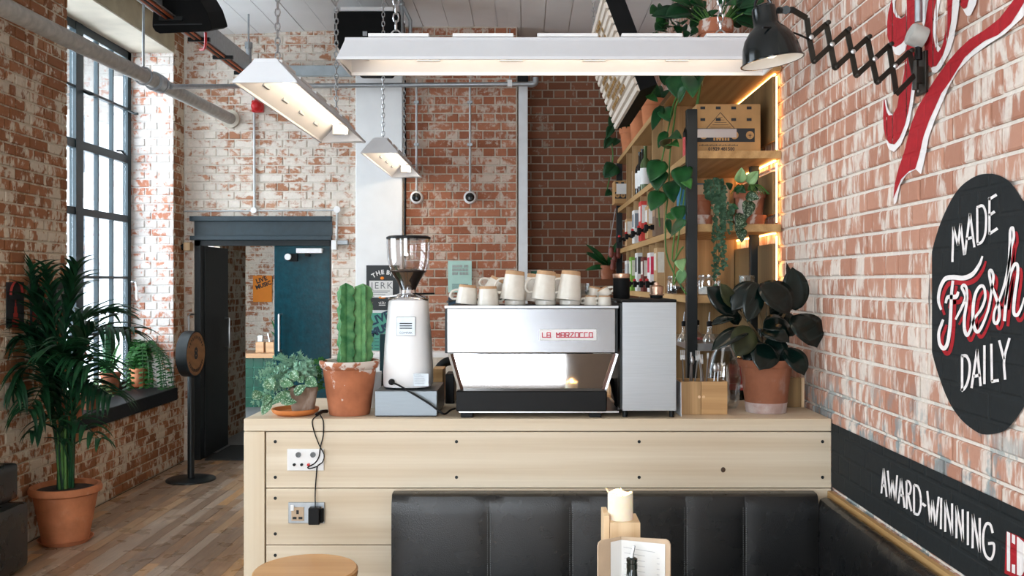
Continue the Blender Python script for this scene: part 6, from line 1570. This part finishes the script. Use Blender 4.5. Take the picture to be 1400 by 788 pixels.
# ---- kentia palm
kx, ky = -2.935, 5.84
kp_ = thing('potted_palm', (kx,ky,0), 'tall kentia palm in a terracotta pot against the left wall', 'potted plant')
saucer(kp_, kx, ky, 0, .165, M['terra'], .03)
MB().lathe([(.0001,.008),(.135,.008),(.19,.315),(.20,.315),(.214,.325),(.216,.345),(.206,.365),(.19,.365),(.178,.33)], (kx,ky,0), 44, caps=False).build('pot', M['terra'], kp_, smooth=True)
MB().lathe([(.182,.335),(.1,.34),(.0001,.345)], (kx,ky,0), 24, caps=False).build('soil', M['soil'], kp_)
rp = random.Random(11)
def frond(tip_px, Yt, mid_px, Ym, nl, LL, wid=.044, start=.38):
    nl = int(nl*1.25); LL *= 1.08
    root = V(kx+(rp.random()-.5)*.08, ky+(rp.random()-.5)*.08, .34)
    m1 = P(*mid_px, Ym); tp_ = P(*tip_px, Yt)
    low = root.lerp(m1, .5); low.x = root.x + (m1.x-root.x)*.3; low.y = root.y + (m1.y-root.y)*.3
    cv = smooth_pts([root, low, m1, tp_], 10); n = len(cv)
    for p in cv: p.x = max(p.x, XL+.03)
    mb = MB().tube(cv, [.0085*(1-.75*i/(n-1)) for i in range(n)], 6)
    for i in range(nl):
        t = start + (1-start)*i/(nl-1); k = t*(n-1); a_ = int(min(n-2, k)); c = cv[a_].lerp(cv[a_+1], k-a_)
        d = (cv[min(n-1,a_+1)]-cv[max(0,a_-1)]).normalized()
        sd = d.cross(V(0,0,1)); sd = sd.normalized() if sd.length > .05 else V(1,0,0)
        L_ = LL*(.55+.45*math.sin(math.pi*min(1, (t-start)/(1-start)*.85+.15)))
        for s_ in (-1, 1):
            tipv = c + (d*.75 + sd*s_*.62 + V(0,0,.10-.35*rp.random())).normalized()*L_
            tipv.x = max(tipv.x, XL+.015)
            leaf(mb, c, tipv, wid*(.8+.4*rp.random()), V(0,0,1), droop=.10, fold=.25, shape='blade', n=6, curl=-.28)
    for p in mb.v: p.x = max(p.x, XL+.014)
    mb.build('frond', M['leaf_palm'], kp_, smooth=True, fix=False)
for a_ in (((22,375),5.8,(62,450),5.85,13,.36), ((104,372),5.9,(90,450),5.9,12,.34), ((62,372),5.95,(74,440),5.9,11,.30), ((176,452),5.75,(118,462),5.85,14,.34), ((150,425),6.15,(108,450),6.0,12,.34),
           ((0,462),5.7,(48,470),5.8,13,.34), ((4,530),5.6,(52,500),5.75,13,.32), ((150,540),5.6,(108,520),5.75,12,.32), ((128,500),5.5,(98,500),5.7,13,.34), ((40,560),5.55,(64,530),5.75,11,.30),
           ((90,470),5.45,(84,500),5.7,12,.34), ((136,600),5.55,(104,575),5.7,7,.20), ((46,590),5.6,(68,572),5.7,6,.18)):
    frond(*a_)
for k in range(9):
    a_ = rp.random()*6.28; r_ = .05*rp.random(); MB().tube([(kx+r_*math.cos(a_),ky+r_*math.sin(a_),.34),(kx+r_*1.3*math.cos(a_),ky+r_*1.3*math.sin(a_),.70+.2*rp.random())], [.011,.006], 6).build('stem', M['stem_green'], kp_)
# ---- plants on the window sill
ZW = .71
def sillpot(name, px_, py_, rt, h, label, sc=True, mat='terra'):
    s_ = (py_-CY)/(H-ZW); y = F/s_; x = (px_-CX)/s_
    t = thing(name, (x,y,ZW), label, 'potted plant')
    if sc: saucer(t, x, y, ZW, rt*1.1, M[mat], .016)
    pot(t, x, y, ZW+(.008 if sc else 0), rt, rt*.72, h, M[mat], .03); return t, x, y, ZW+h
t, x, y, z = sillpot('potted_cactus', 151, 538, .085, .17, 'dark upright cactus in a terracotta pot on the window sill', mat='terra_brown')
MB().lathe([(.03,z-.03),(.05,z+.08),(.052,z+.25),(.045,z+.38),(.0001,z+.45)], (x-.01,y,0), 7).build('column', M['leaf_dark'], t, smooth=False)
for k, (dx, dz, dl) in enumerate(((.10,.28,.10),(-.06,.1,.12),(.12,.18,.06))): leaf_obj(t, M['leaf_mid'], (x,y,z-.02), (x+dx,y-.04,z+dz), .045, (0,-1,.2), droop=.1, shape='blade')
leaf_obj(t, M['leaf_mid'], (x-.02,y,z), (x-.14,y-.02,z+.14), .06, (0,-1,.2), droop=.1)
t, x, y, z = sillpot('trailing_fern', 190, 530, .085, .17, 'bright green trailing fern cactus in a terracotta pot on the sill')
rf = random.Random(4)
for k in range(26):
    a_ = rf.random()*6.28; ln = .19+.24*rf.random(); ca, sa = math.cos(a_), math.sin(a_)
    if sa > .3: ln *= .4
    up_ = .12+.13*rf.random()
    if ca < 0: ln *= .7
    pts = smooth_pts([V(x,y,z-.02), V(x+ca*ln*.4,y+sa*ln*.4,z+up_), V(x+ca*ln*.85,y+sa*ln*.85,z+up_*.5), V(x+ca*ln,y+sa*ln,max(ZW+.02, z-.10-.14*rf.random()))], 6)
    pts = [V(max(p.x,-3.56), min(p.y,8.22), p.z) for p in pts]
    mb = MB().tube(pts, .003, 5)
    for i in range(2, len(pts)):
        d = (pts[i]-pts[i-1]).normalized(); s_ = d.cross(V(0,0,1)); s_ = s_.normalized() if s_.length > .05 else V(1,0,0)
        for q in (-1, 1): leaf(mb, pts[i], pts[i]+s_*q*.042+d*.014, .036, V(0,-.5,1), shape='ellipse', n=3, fold=.1)
    mb.build('frond', M['leaf_mid'], t, fix=False)
t, x, y, z = sillpot('small_fern', 124, 560, .07, .12, 'small fern in a clay pot on the sill behind the palm', sc=False, mat='terra_brown')
for k in range(16):
    a_ = rf.random()*6.28; ln = .09+.08*rf.random(); pts = smooth_pts([V(x,y,z-.02), V(x+math.cos(a_)*ln*.6,y+math.sin(a_)*ln*.6,z+.10), V(x+math.cos(a_)*ln*1.2,y+math.sin(a_)*ln*1.2,z-.03)], 6); mb = MB().tube(pts, .002, 4)
    for i in range(2, len(pts)):
        for q in (-1, 1): leaf(mb, pts[i], pts[i]+V(-math.sin(a_)*q*.025, math.cos(a_)*q*.025, .005), .012, V(0,0,1), n=3, fold=.05)
    mb.build('frond', M['leaf_pale'], t, fix=False)
t, x, y, z = sillpot('flowering_plant', 100, 575, .075, .16, 'pink flowering plant on the sill behind the palm', sc=False, mat='terra_brown')
for k in range(9):
    q = V(x+(rf.random()-.5)*.2, y+(rf.random()-.5)*.2, z+.22+.14*rf.random()); MB().tube([(x,y,z-.02), q], .003, 5).build('stalk', M['stem_green'], t)
    mb = MB()
    for j in range(5): a_ = j*1.257; leaf(mb, q, q+V(.028*math.cos(a_),-.01,.028*math.sin(a_)), .024, V(0,-1,0), n=3)
    mb.build('blossom', M['pink'], t, fix=False)
# ---- succulent bowl on the bar
bx_, by_ = (404-CX)*3.87/F, 3.87
t = thing('trailing_succulent', (bx_,by_,ZCT), 'blue green trailing succulent in a small pot on an orange saucer', 'potted plant')
M['terra_orange'] = plain('terracotta_orange', lin(206,124,62), .6, var=.08)
MB().lathe([(.0001,ZCT+.001),(.075,ZCT+.001),(.094,ZCT+.012),(.098,ZCT+.020),(.098,ZCT+.027),(.092,ZCT+.027),(.08,ZCT+.012),(.0001,ZCT+.010)], (bx_,by_,0), 44).build('saucer', M['terra_orange'], t, smooth=True)
M['stone'] = terracotta('mossy_clay', lin(150,128,112), lin(206,200,190), .6, .5, .7)
px2 = bx_+.03
pot(t, px2, by_+.01, ZCT+.011, .062, .046, .105, M['stone'], .018, .004)
rs = random.Random(21); mb = MB(); c0 = V(px2-.03, by_, ZCT+.135)
def rosette_tail(pts, r0):
    for i, p in enumerate(pts):
        d = (pts[min(i+1,len(pts)-1)]-pts[max(0,i-1)]).normalized()
        for k in range(7):
            a_ = k*2.4+i*1.1; s1 = d.orthogonal().normalized(); s2 = d.cross(s1)
            o_ = (s1*math.cos(a_)+s2*math.sin(a_)); leaf(mb, p, p+(o_*.8+d*.65)*r0*(.8+.4*rs.random()), r0*.42, d, n=3, fold=.15, shape='drop')
for k in range(80):
    a_ = rs.random()*6.28; el = rs.random(); ca, sa = math.cos(a_), math.sin(a_)
    R_ = .03 + .105*math.sqrt(rs.random()); top = V(px2-.055+ca*R_, by_+sa*R_*.7, ZCT+.135+.115*(1-(R_/.14)**2)+.02*rs.random())
    b0_ = V(px2+ca*.02, by_+sa*.02, ZCT+.11)
    if ca < -.2 and rs.random() < .55: top.z -= .05+.07*rs.random(); top.x -= .02
    mid_ = b0_.lerp(top, .6)+V(0,0,.03); rosette_tail(smooth_pts([b0_, mid_, top], 4)[2:], .017)
mb.build('sedum_foliage', M['leaf_blue'], t, kind='stuff', fix=False)
mb = MB()
for (sx0, sy0, sx1, sy1) in ((432,495,441,492),(436,500,437,530),(434,505,441,529)):
    for i in range(6):
        p = P(sx0+(sx1-sx0)*i/5, sy0+(sy1-sy0)*i/5, by_+.01)
        for k in range(4): a_ = rs.random()*6.28; leaf(mb, p, p+V(.016*math.cos(a_),-.005,.016*math.sin(a_)), .010, (0,-1,0), n=3)
mb.build('fine_stems', M['leaf_mid'], t, kind='stuff', fix=False)
for (b0x,b0y,b1x,b1y,W) in ((366,518,374,533,.052),(382,522,402,527,.036),(397,535,372,552,.034),(402,540,419,527,.034),(372,545,358,568,.036),(383,549,406,550,.03),(357,537,345,546,.04),(370,540,360,555,.03),(418,518,434,528,.044),(398,508,408,520,.04),(410,515,414,524,.03),(388,538,398,548,.03)):
    leaf_obj(t, M['leaf_spotted'] if W > .029 else M['leaf_pale'], P(b0x,b0y,by_-.085), P(b1x,b1y,by_-.11), W*1.15, (0,-1,.25), droop=.05, shape='ellipse')
# ---- column cactus
def chalk_rim(zlo, zhi):
    t = NT('terracotta_chalk_rim'); p = t.pos(); z = t.n('ShaderNodeSeparateXYZ', {0: p}).outputs[2]
    base = t.ramp(t.noise(p, 9.0, 4.0, .6), [(.25, lin(150,92,66)), (.75, lin(196,124,88))])
    f = t.math('ADD', t.noise(p, 16.0, 4.0, .6), t.math('MULTIPLY', t.step(z, zlo, zhi), .22))
    t.bump(t.noise(p, 90.0, 3.0), .15, .003)
    return t.fin(t.mix(t.math('MULTIPLY', t.step(f, .66, .72), .9), base, lin(222,214,206)), .85, 0.0, .25)
qx, qy = (478-CX)*3.88/F, 3.88; sQ = F/qy
t = thing('column_cactus', (qx,qy,ZCT), 'tall green ribbed column cactus in a chalky terracotta pot', 'potted plant')
ph = (572-497)/sQ - .004
MB().lathe([(.0001,ZCT+.001),(27/sQ,ZCT+.001),(28/sQ,ZCT+.01),(36/sQ,ZCT+ph-.035),(38.5/sQ,ZCT+ph-.030),(41/sQ,ZCT+ph-.012),(40.5/sQ,ZCT+ph),(36/sQ,ZCT+ph),(34.5/sQ,ZCT+ph-.03)], (qx,qy,0), 44, caps=False).build('pot', chalk_rim(ZCT+ph-.075, ZCT+ph-.025), t, smooth=True)
MB().lathe([(35/sQ,ZCT+ph-.025),(.0001,ZCT+ph-.015)], (qx,qy,0), 24, caps=False).build('soil', M['soil'], t)
def column(cx_, cy_, z0, z1, r, ribs, seed):
    n = ribs*6; m = 26; mb = MB(); sp = MB()
    for j in range(m+1):
        f_ = j/m; z = z0+(z1-z0)*f_; cap = 1.0 if f_ < .92 else math.sqrt(max(0.0, 1-((f_-.92)/.08)**2))*.95+.03
        for k in range(n):
            wob = 1+.22*math.sin(f_*34+seed*2+(((k+3)//6)%ribs)*1.7)+.12*math.sin(f_*61+seed*3)
            a_ = 2*math.pi*k/n+seed; q = abs(((k % 6)/6.0)-.5)*2      # 1 at the rib crest
            rad = r*cap*(.46+.54*q**1.2*wob); mb.v.append(Vector((cx_+rad*math.cos(a_), cy_+rad*math.sin(a_), z)))
            if k % 6 == 0 and j % 2 == 0 and f_ < .97:
                p = mb.v[-1]; o_ = V(math.cos(a_), math.sin(a_), .2)
                for s_ in (-1, 0, 1): sp.tube([p, p+(o_+V(0,0,s_*.5))*.006], [.0008,.0003], 3)
    for j in range(m):
        for k in range(n): mb.f.append((j*n+k, j*n+(k+1)%n, (j+1)*n+(k+1)%n, (j+1)*n+k))
    mb.f.append(tuple(m*n+k for k in range(n)))
    o = mb.build('column', M['cactus'], t, smooth=True); sp.build('spines', M['spine'], o, kind='stuff', fix=False)
zc_ = lambda py_: H-(py_-CY)*qy/F
column(qx-.012, qy-.020, ZCT+ph-.03, zc_(387), .040, 4, 1.2); column(qx+.056, qy+.004, ZCT+ph-.03, zc_(388), .040, 4, 2.0); column(qx+.012, qy+.05, ZCT+ph-.03, zc_(396), .036, 4, 2.9)
# ---- rubber plant
rx, ry = (1047-CX)*3.95/F, 3.95; sR = F/ry
t = thing('rubber_plant', (rx,ry,ZCT), 'dark leaved rubber plant in an old terracotta pot by the wall', 'potted plant')
ph = (571-497)/sR-.006
M['terra_two'] = (lambda: (lambda T: T)(terracotta('terracotta_salted', lin(146,94,70), lin(176,160,156), .35, .5, .7)))()
MB().lathe([(.0001,ZCT+.001),(27/sR,ZCT+.001),(28.5/sR,ZCT+.045)], (rx,ry,0), 40, caps=False).build('salt_band', terracotta('salt_crust', lin(176,150,142), lin(196,186,184), .8, .35, .6), t, smooth=True)
MB().lathe([(28.4/sR,ZCT+.0451),(34/sR,ZCT+ph-.032),(36.5/sR,ZCT+ph-.030),(38.5/sR,ZCT+ph-.012),(38.5/sR,ZCT+ph),(34.5/sR,ZCT+ph),(33/sR,ZCT+ph-.03)], (rx,ry,0), 40, caps=False).build('pot', M['terra_two'], t, smooth=True)
MB().lathe([(33.5/sR,ZCT+ph-.025),(.0001,ZCT+ph-.015)], (rx,ry,0), 24, caps=False).build('soil', M['soil'], t)
top = P(1042,440,ry)
for (dx, dz, tx) in ((0,.30,(1030,400)), (.02,.26,(1075,425)), (-.02,.22,(1010,425)), (.01,.34,(1050,395))): MB().tube(smooth_pts([(rx,ry,ZCT+ph-.03), V(rx+dx,ry,ZCT+ph+.08), P(*tx,ry)],5), .006, 6).build('stem', M['stem_brown'], t)
K = lambda cx_, cy_, d=0: P(900+cx_/3.152, 340+cy_/3.152, ry+d)
for (b0, b1, W, nr, dr, d, m_) in (((592,268),(578,80),34,(0,-1,.15),.04,-.02,0), ((572,268),(552,58),12,(.5,-1,0),.05,.05,0), ((438,150),(565,285),44,(.3,-1,.5),.12,-.08,0), ((425,148),(316,268),30,(-.3,-1,.5),.10,-.05,0), ((424,145),(384,318),26,(.1,-1,.3),.06,-.09,0),
    ((575,290),(685,428),46,(.3,-1,.6),.14,-.10,0), ((640,292),(746,315),10,(0,-.4,1),.12,.0,0), ((545,428),(630,548),30,(.3,-1,.4),.08,-.12,0), ((335,285),(208,165),30,(-.2,-1,.5),.06,-.02,0), ((328,255),(268,150),17,(0,-1,.2),.05,-.05,1),
    ((395,350),(228,440),22,(-.1,-.8,.8),.12,-.10,0), ((390,335),(335,468),32,(0,-1,.3),.06,-.12,1), ((445,350),(565,405),30,(0,-.8,.8),.10,-.14,0), ((470,410),(435,525),36,(0,-1,.3),.06,-.14,0), ((560,320),(450,345),28,(0,-.7,.7),.08,-.08,0),
    ((480,380),(530,500),30,(0,-1,.2),.05,-.06,0), ((500,300),(600,360),30,(0,-1,.4),.06,.06,0), ((420,380),(370,490),26,(0,-1,.3),.05,-.05,0), ((330,300),(225,330),16,(0,-.6,.8),.08,.05,0), ((470,260),(520,330),30,(0,-1,.4),.05,.08,0), ((300,230),(345,330),20,(0,-1,.2),.05,.08,0), ((520,450),(600,500),22,(0,-1,.4),.05,.02,0)):
    q0_, q1_ = K(*b0, d*.4), K(*b1, d)
    for q in (q0_, q1_): q.x = min(q.x, XR-.03)
    leaf_obj(t, M['leaf_olive'] if m_ else M['leaf_rubber'], q0_, q1_, W*1.12/sR, nr, droop=dr, fold=.09, shape='rubber', n=14)
# ---- trailing pothos over the shelf front
t = thing('trailing_pothos', (.84,4.72,ZS['top']), 'golden pothos trailing from the shelf top past the black post', 'potted plant')
pot(t, .93, 4.74, ZS['top'], .08, .06, .14, M['terra_brown'], .03)
YV = lambda px_: min(4.86, F*.765/(px_-CX)) if px_ < 950 else 4.40
Q = lambda px_, py_, d=0: P(px_, py_, YV(px_)+d)
for pts in ([(930,92),(926,130),(915,170),(908,205),(903,230),(900,270),(902,310)], [(935,95),(928,135),(922,165),(916,210),(914,260),(910,300),(911,345),(922,375),(938,402)], [(911,332),(920,338),(934,338)], [(913,358),(922,368),(930,366)]):
    MB().tube(smooth_pts([V((.93 if i == 0 else Q(*p).x), (4.7 if i == 0 else Q(*p).y), (ZS['top']+.13 if i == 0 else Q(*p).z)) for i, p in enumerate(pts)], 5), .0042, 6).build('vine', M['stem_green'], t, smooth=True)
for (bx0,by0,bx1,by1,W,m_) in ((925,102,926,136,26,0),(950,102,948,140,28,0),(938,120,930,140,20,0),(905,145,892,180,14,0),(908,148,916,168,20,0),(911,180,900,204,12,0),(912,200,938,198,22,0),(916,203,932,207,16,2),(905,220,889,250,26,0),(932,228,936,262,26,0),(938,248,946,262,14,2),(902,232,898,262,24,0),(905,262,890,290,24,0),(918,248,922,280,22,0),(928,282,930,305,20,0),(922,300,916,292,14,2),(938,305,922,328,20,0),(930,355,934,374,14,1),(934,368,930,388,13,1),(913,300,917,322,8,0),(884,128,900,140,10,3),(892,118,884,136,12,3),(945,95,958,118,22,0),(915,95,908,118,20,0)):
    leaf_obj(t, M[('leaf_pothos','leaf_pale','leaf_mid','leaf_mid')[m_]], Q(bx0,by0), Q(bx1,by1,-.04), W*1.15*YV(bx0)/F, (-.3,-1,.3), droop=.08, fold=.12, shape='heart', n=9, curl=.06)
# ---- plant in a chalky pot on the shelf top
px3, py3 = (981-CX)*4.62/F, 4.66
t = thing('shelf_top_plant', (px3,py3,ZS['top']), 'leafy plant in a chalk stained terracotta pot on the shelf top', 'potted plant')
pot(t, px3, py3, ZS['top'], .085, .06, .255, M['terra_old'], .07, .010)
rg = random.Random(9)
for k in range(26):
    a_ = rg.random()*6.28; ln = .12+.16*rg.random(); q0_ = V(px3+.02*math.cos(a_),py3+.02*math.sin(a_),ZS['top']+.22); q1_ = V(px3+ln*math.cos(a_),py3+ln*.6*math.sin(a_),ZS['top']+.26+.16*rg.random()); q1_.x = min(q1_.x, XR-.03)
    MB().tube([q0_, q0_.lerp(q1_,.6)+V(0,0,.03)], .003, 5).build('stalk', M['stem_green'], t)
    e_ = q1_ + V(.07*math.cos(a_),-.03,-.05+.09*rg.random()); e_.x = min(e_.x, XR-.015)
    leaf_obj(t, M['leaf_dark' if k % 3 else 'leaf_pothos'], q0_.lerp(q1_,.6)+V(0,0,.03), e_, .075+.04*rg.random(), (0,-1,.6), droop=.06, shape='ellipse' if k % 2 else 'heart')
px4 = (918-CX)*4.85/F
t = thing('bushy_shelf_plant', (px4,4.98,ZS['top']), 'bushy variegated plant beside the chalky pot on the shelf top', 'potted plant')
pot(t, px4+.04, 4.98, ZS['top'], .075, .055, .16, M['terra_brown'], .03)
for k in range(34):
    a_ = rg.random()*6.28; ln = .05+.13*rg.random(); zt3 = ZS['top']+.22+.20*rg.random(); q0_ = V(px4+.04+ln*.7*math.cos(a_),4.98+ln*.5*math.sin(a_),zt3); q1_ = q0_+V(.06*math.cos(a_),-.03,-.03+.07*rg.random())
    leaf_obj(t, M['leaf_mid' if k % 4 == 0 else 'leaf_dark' if k % 2 else 'leaf_pothos'], q0_, q1_, .075+.02*rg.random(), (0,-1,.7), droop=.06, shape='heart')
MB().tube([(px4+.04,4.98,ZS['top']+.12),(px4+.04,4.98,ZS['top']+.26)], .01, 6).build('stem', M['stem_green'], t)
# ---- string-of-hearts style trailer and spotted plant on the near shelf
sx_, sy_ = (958-CX)*4.58/F, 4.60
t = thing('string_vine', (sx_,sy_,ZS['b']), 'small leaved grey green vine trailing from an old pot over the shelf', 'potted plant')
pot(t, sx_, sy_, ZS['b'], .062, .048, .15, M['terra_brown'], .03); MB().lathe([(.060,ZS['b']+.001),(.0635,ZS['b']+.05),(.060,ZS['b']+.05)], (sx_,sy_,0), 28, caps=False).build('chalk_band', M['terra_old'], t, smooth=True)
rv_ = random.Random(17); mb = MB(); st_mb = MB()
for k in range(15):
    x0_ = 958+rv_.random()*26; xe = 972+rv_.random()*22+(0 if k % 3 else 8); ye = 300+rv_.random()*100 if k > 4 else 255+40*rv_.random()
    pts = smooth_pts([V(sx_+.02,sy_-.03,ZS['b']+.15), P(x0_+6,246+8*rv_.random(),4.50), P(x0_+8,270,4.425), P(xe,(270+ye)/2,4.425), P(xe+3*rv_.random(),ye,4.42)], 7)
    st_mb.tube(pts, .0012, 4)
    for p in pts[3:]:
        for q in range(2): a_ = rv_.random()*6.28; leaf(mb, p, p+V(.017*math.cos(a_),-.006-.006*rv_.random(),.017*math.sin(a_)), .016, (.2,-1,.2), n=3, shape='ellipse', fold=.05)
mb.build('small_leaves', M['leaf_string'], t, kind='stuff', fix=False); st_mb.build('threads', M['stem_brown'], t, kind='stuff')
sx_, sy_ = (1027-CX)*4.58/F, 4.61
t = thing('spotted_plant', (sx_,sy_,ZS['b']), 'spotted leaf plant in a chalky terracotta pot on the lit shelf', 'potted plant')
saucer(t, sx_, sy_, ZS['b'], .085, M['terra_old'], .05); pot(t, sx_, sy_, ZS['b']+.008, .078, .058, .16, M['terra_old'], .03)
for (bx0,by0,bx1,by1,W,m_) in ((1011,250,1014,229,.055,1),(1022,250,1037,234,.055,1),(1020,268,1038,272,.05,0),(1024,274,1020,300,.06,0),(1000,290,985,302,.05,0),(1014,292,1008,312,.055,0),(1016,300,1005,316,.055,0),(1012,312,1014,332,.05,0),(998,282,1010,286,.03,2),(1005,262,1016,254,.03,2),(1000,258,992,250,.03,2),(1008,258,1020,264,.035,0)):
    leaf_obj(t, M[('leaf_spotted','leaf_pale','leaf_dark')[m_]] if m_ else M['leaf_dark'] if W < .05 else M['leaf_spotdark'], P(bx0,by0,4.47), P(bx1,by1,4.44), W*1.1, (0,-1,.2), droop=.06, shape='heart')
mb = MB()
for k in range(14): a_ = rv_.random()*6.28; q = V(sx_-.02,sy_-.02,ZS['b']+.15); mb.tube(smooth_pts([q, q+V(.05*math.cos(a_),-.04,.05), q+V(.1*math.cos(a_),-.08,.0)],4), .0025, 4)
mb.build('stalks', M['stem_green'], t, kind='stuff')
# ---- terracotta pots at the far end of the shelf top, with trailing leaves
for k, (x_, y_, r_, h_, lb2) in enumerate(((.90,7.75,.10,.23,'terracotta pot of trailing leaves at the far end of the shelf top'), (.92,7.25,.10,.27,'terracotta pot on the shelf top below the menu board'), (.95,6.75,.10,.27,'terracotta pot on the shelf top behind the menu board'))):
    t = thing('shelf_pot', (x_,y_,ZS['top']), lb2, 'potted plant', 'terracotta pots on the shelf top')
    pot(t, x_, y_, ZS['top'], r_, r_*.72, h_, M['terra'], .05, .012)
    for j in range(9):
        a_ = rg.random()*6.28; q0_ = V(x_+.03*math.cos(a_),y_+.03*math.sin(a_),ZS['top']+h_-.02); q1_ = q0_+V(.16*math.cos(a_),.12*math.sin(a_),.08+.1*rg.random()); q1_.x = min(q1_.x, XR-.03)
        leaf_obj(t, M['leaf_dark'], q0_, q1_, .08, (0,-1,.5), droop=.1, shape='heart')
    if k == 0:
        MB().tube(smooth_pts([V(x_,y_,ZS['top']+h_), P(838,140,7.9), P(833,180,7.9), P(838,215,7.9), P(830,260,7.9)],5), .006, 5).build('vine', M['stem_green'], t)
        for (bx0,by0,bx1,by1,W) in ((840,144,828,152,12),(842,160,832,172,12),(838,172,829,190,10),(836,188,826,204,11),(845,190,838,200,9),(842,226,826,244,20),(836,232,824,240,14),(836,262,827,268,9),(846,166,838,178,10)): leaf_obj(t, M['leaf_dark'], P(bx0,by0,7.9), P(bx1,by1,7.86), W*1.2*7.9/F, (0,-1,.3), droop=.08, shape='heart')
x_, y_, z_ = .715, 7.90, ZS['b']-.26
t = thing('pitcher_plant', (x_,y_,z_), 'hanging pitcher plant with red pitchers beside the far shelf post', 'potted plant')
pot(t, x_, y_, z_, .07, .055, .12, M['terra_brown'], .03)
MB().tube([(x_,y_+.05,z_+.10),(x_+.02,y_+.06,2.0),(x_+.07,y_+.05,2.30)], .004, 5).build('hanger', M['steel'], t)
for k in range(14):
    a_ = rg.random()*6.28; q0_ = V(x_,y_,z_+.10); q1_ = V(x_+.20*math.cos(a_),y_+.10*math.sin(a_)-.03,z_+.06+.26*rg.random()); q1_.x = min(q1_.x, .78)
    leaf_obj(t, M['leaf_pothos'], q0_, q1_, .05, (0,-1,.6), droop=.12, shape='ellipse')
for (px_, py_) in ((836,345),(840,352),(845,346),(838,362)):
    q = P(px_,py_,7.8); MB().lathe([(.0001,-.05),(.018,-.045),(.026,-.02),(.018,.02),(.022,.04)], q, 10, caps=False).build('pitcher', M['pitcher'], t, smooth=True); MB().tube([q+V(0,0,.04), V(x_,y_,z_+.08)], .002, 4).build('tendril', M['stem_green'], t)
# small plants in the next room
t = thing('far_sill_plant', (-3.3,9.2,.71), 'small leafy plant on the sill in the next room', 'potted plant')
pot(t, -3.28, 9.22, .71, .06, .045, .11, M['terra_brown'], .02)
for k in range(8): a_ = rg.random()*6.28; leaf_obj(t, M['leaf_dark'], (-3.28,9.22,.80), (-3.28+.06*math.cos(a_),9.22+.06*math.sin(a_),.95+.12*rg.random()), .03, (0,-1,0), shape='blade')
hX = (374-CX)/104.0; t = thing('far_counter_plant', (hX,12.3,.72), 'small green plant on the tiled counter in the next room', 'potted plant')
pot(t, hX, 12.35, .72, .05, .04, .16, M['terra_brown'], .02)
for k in range(10): a_ = rg.random()*6.28; leaf_obj(t, M['leaf_mid'], (hX,12.35,.86), (hX+.13*math.cos(a_),12.35+.05*math.sin(a_),.95+.25*rg.random()), .05, (0,-1,0), shape='blade')
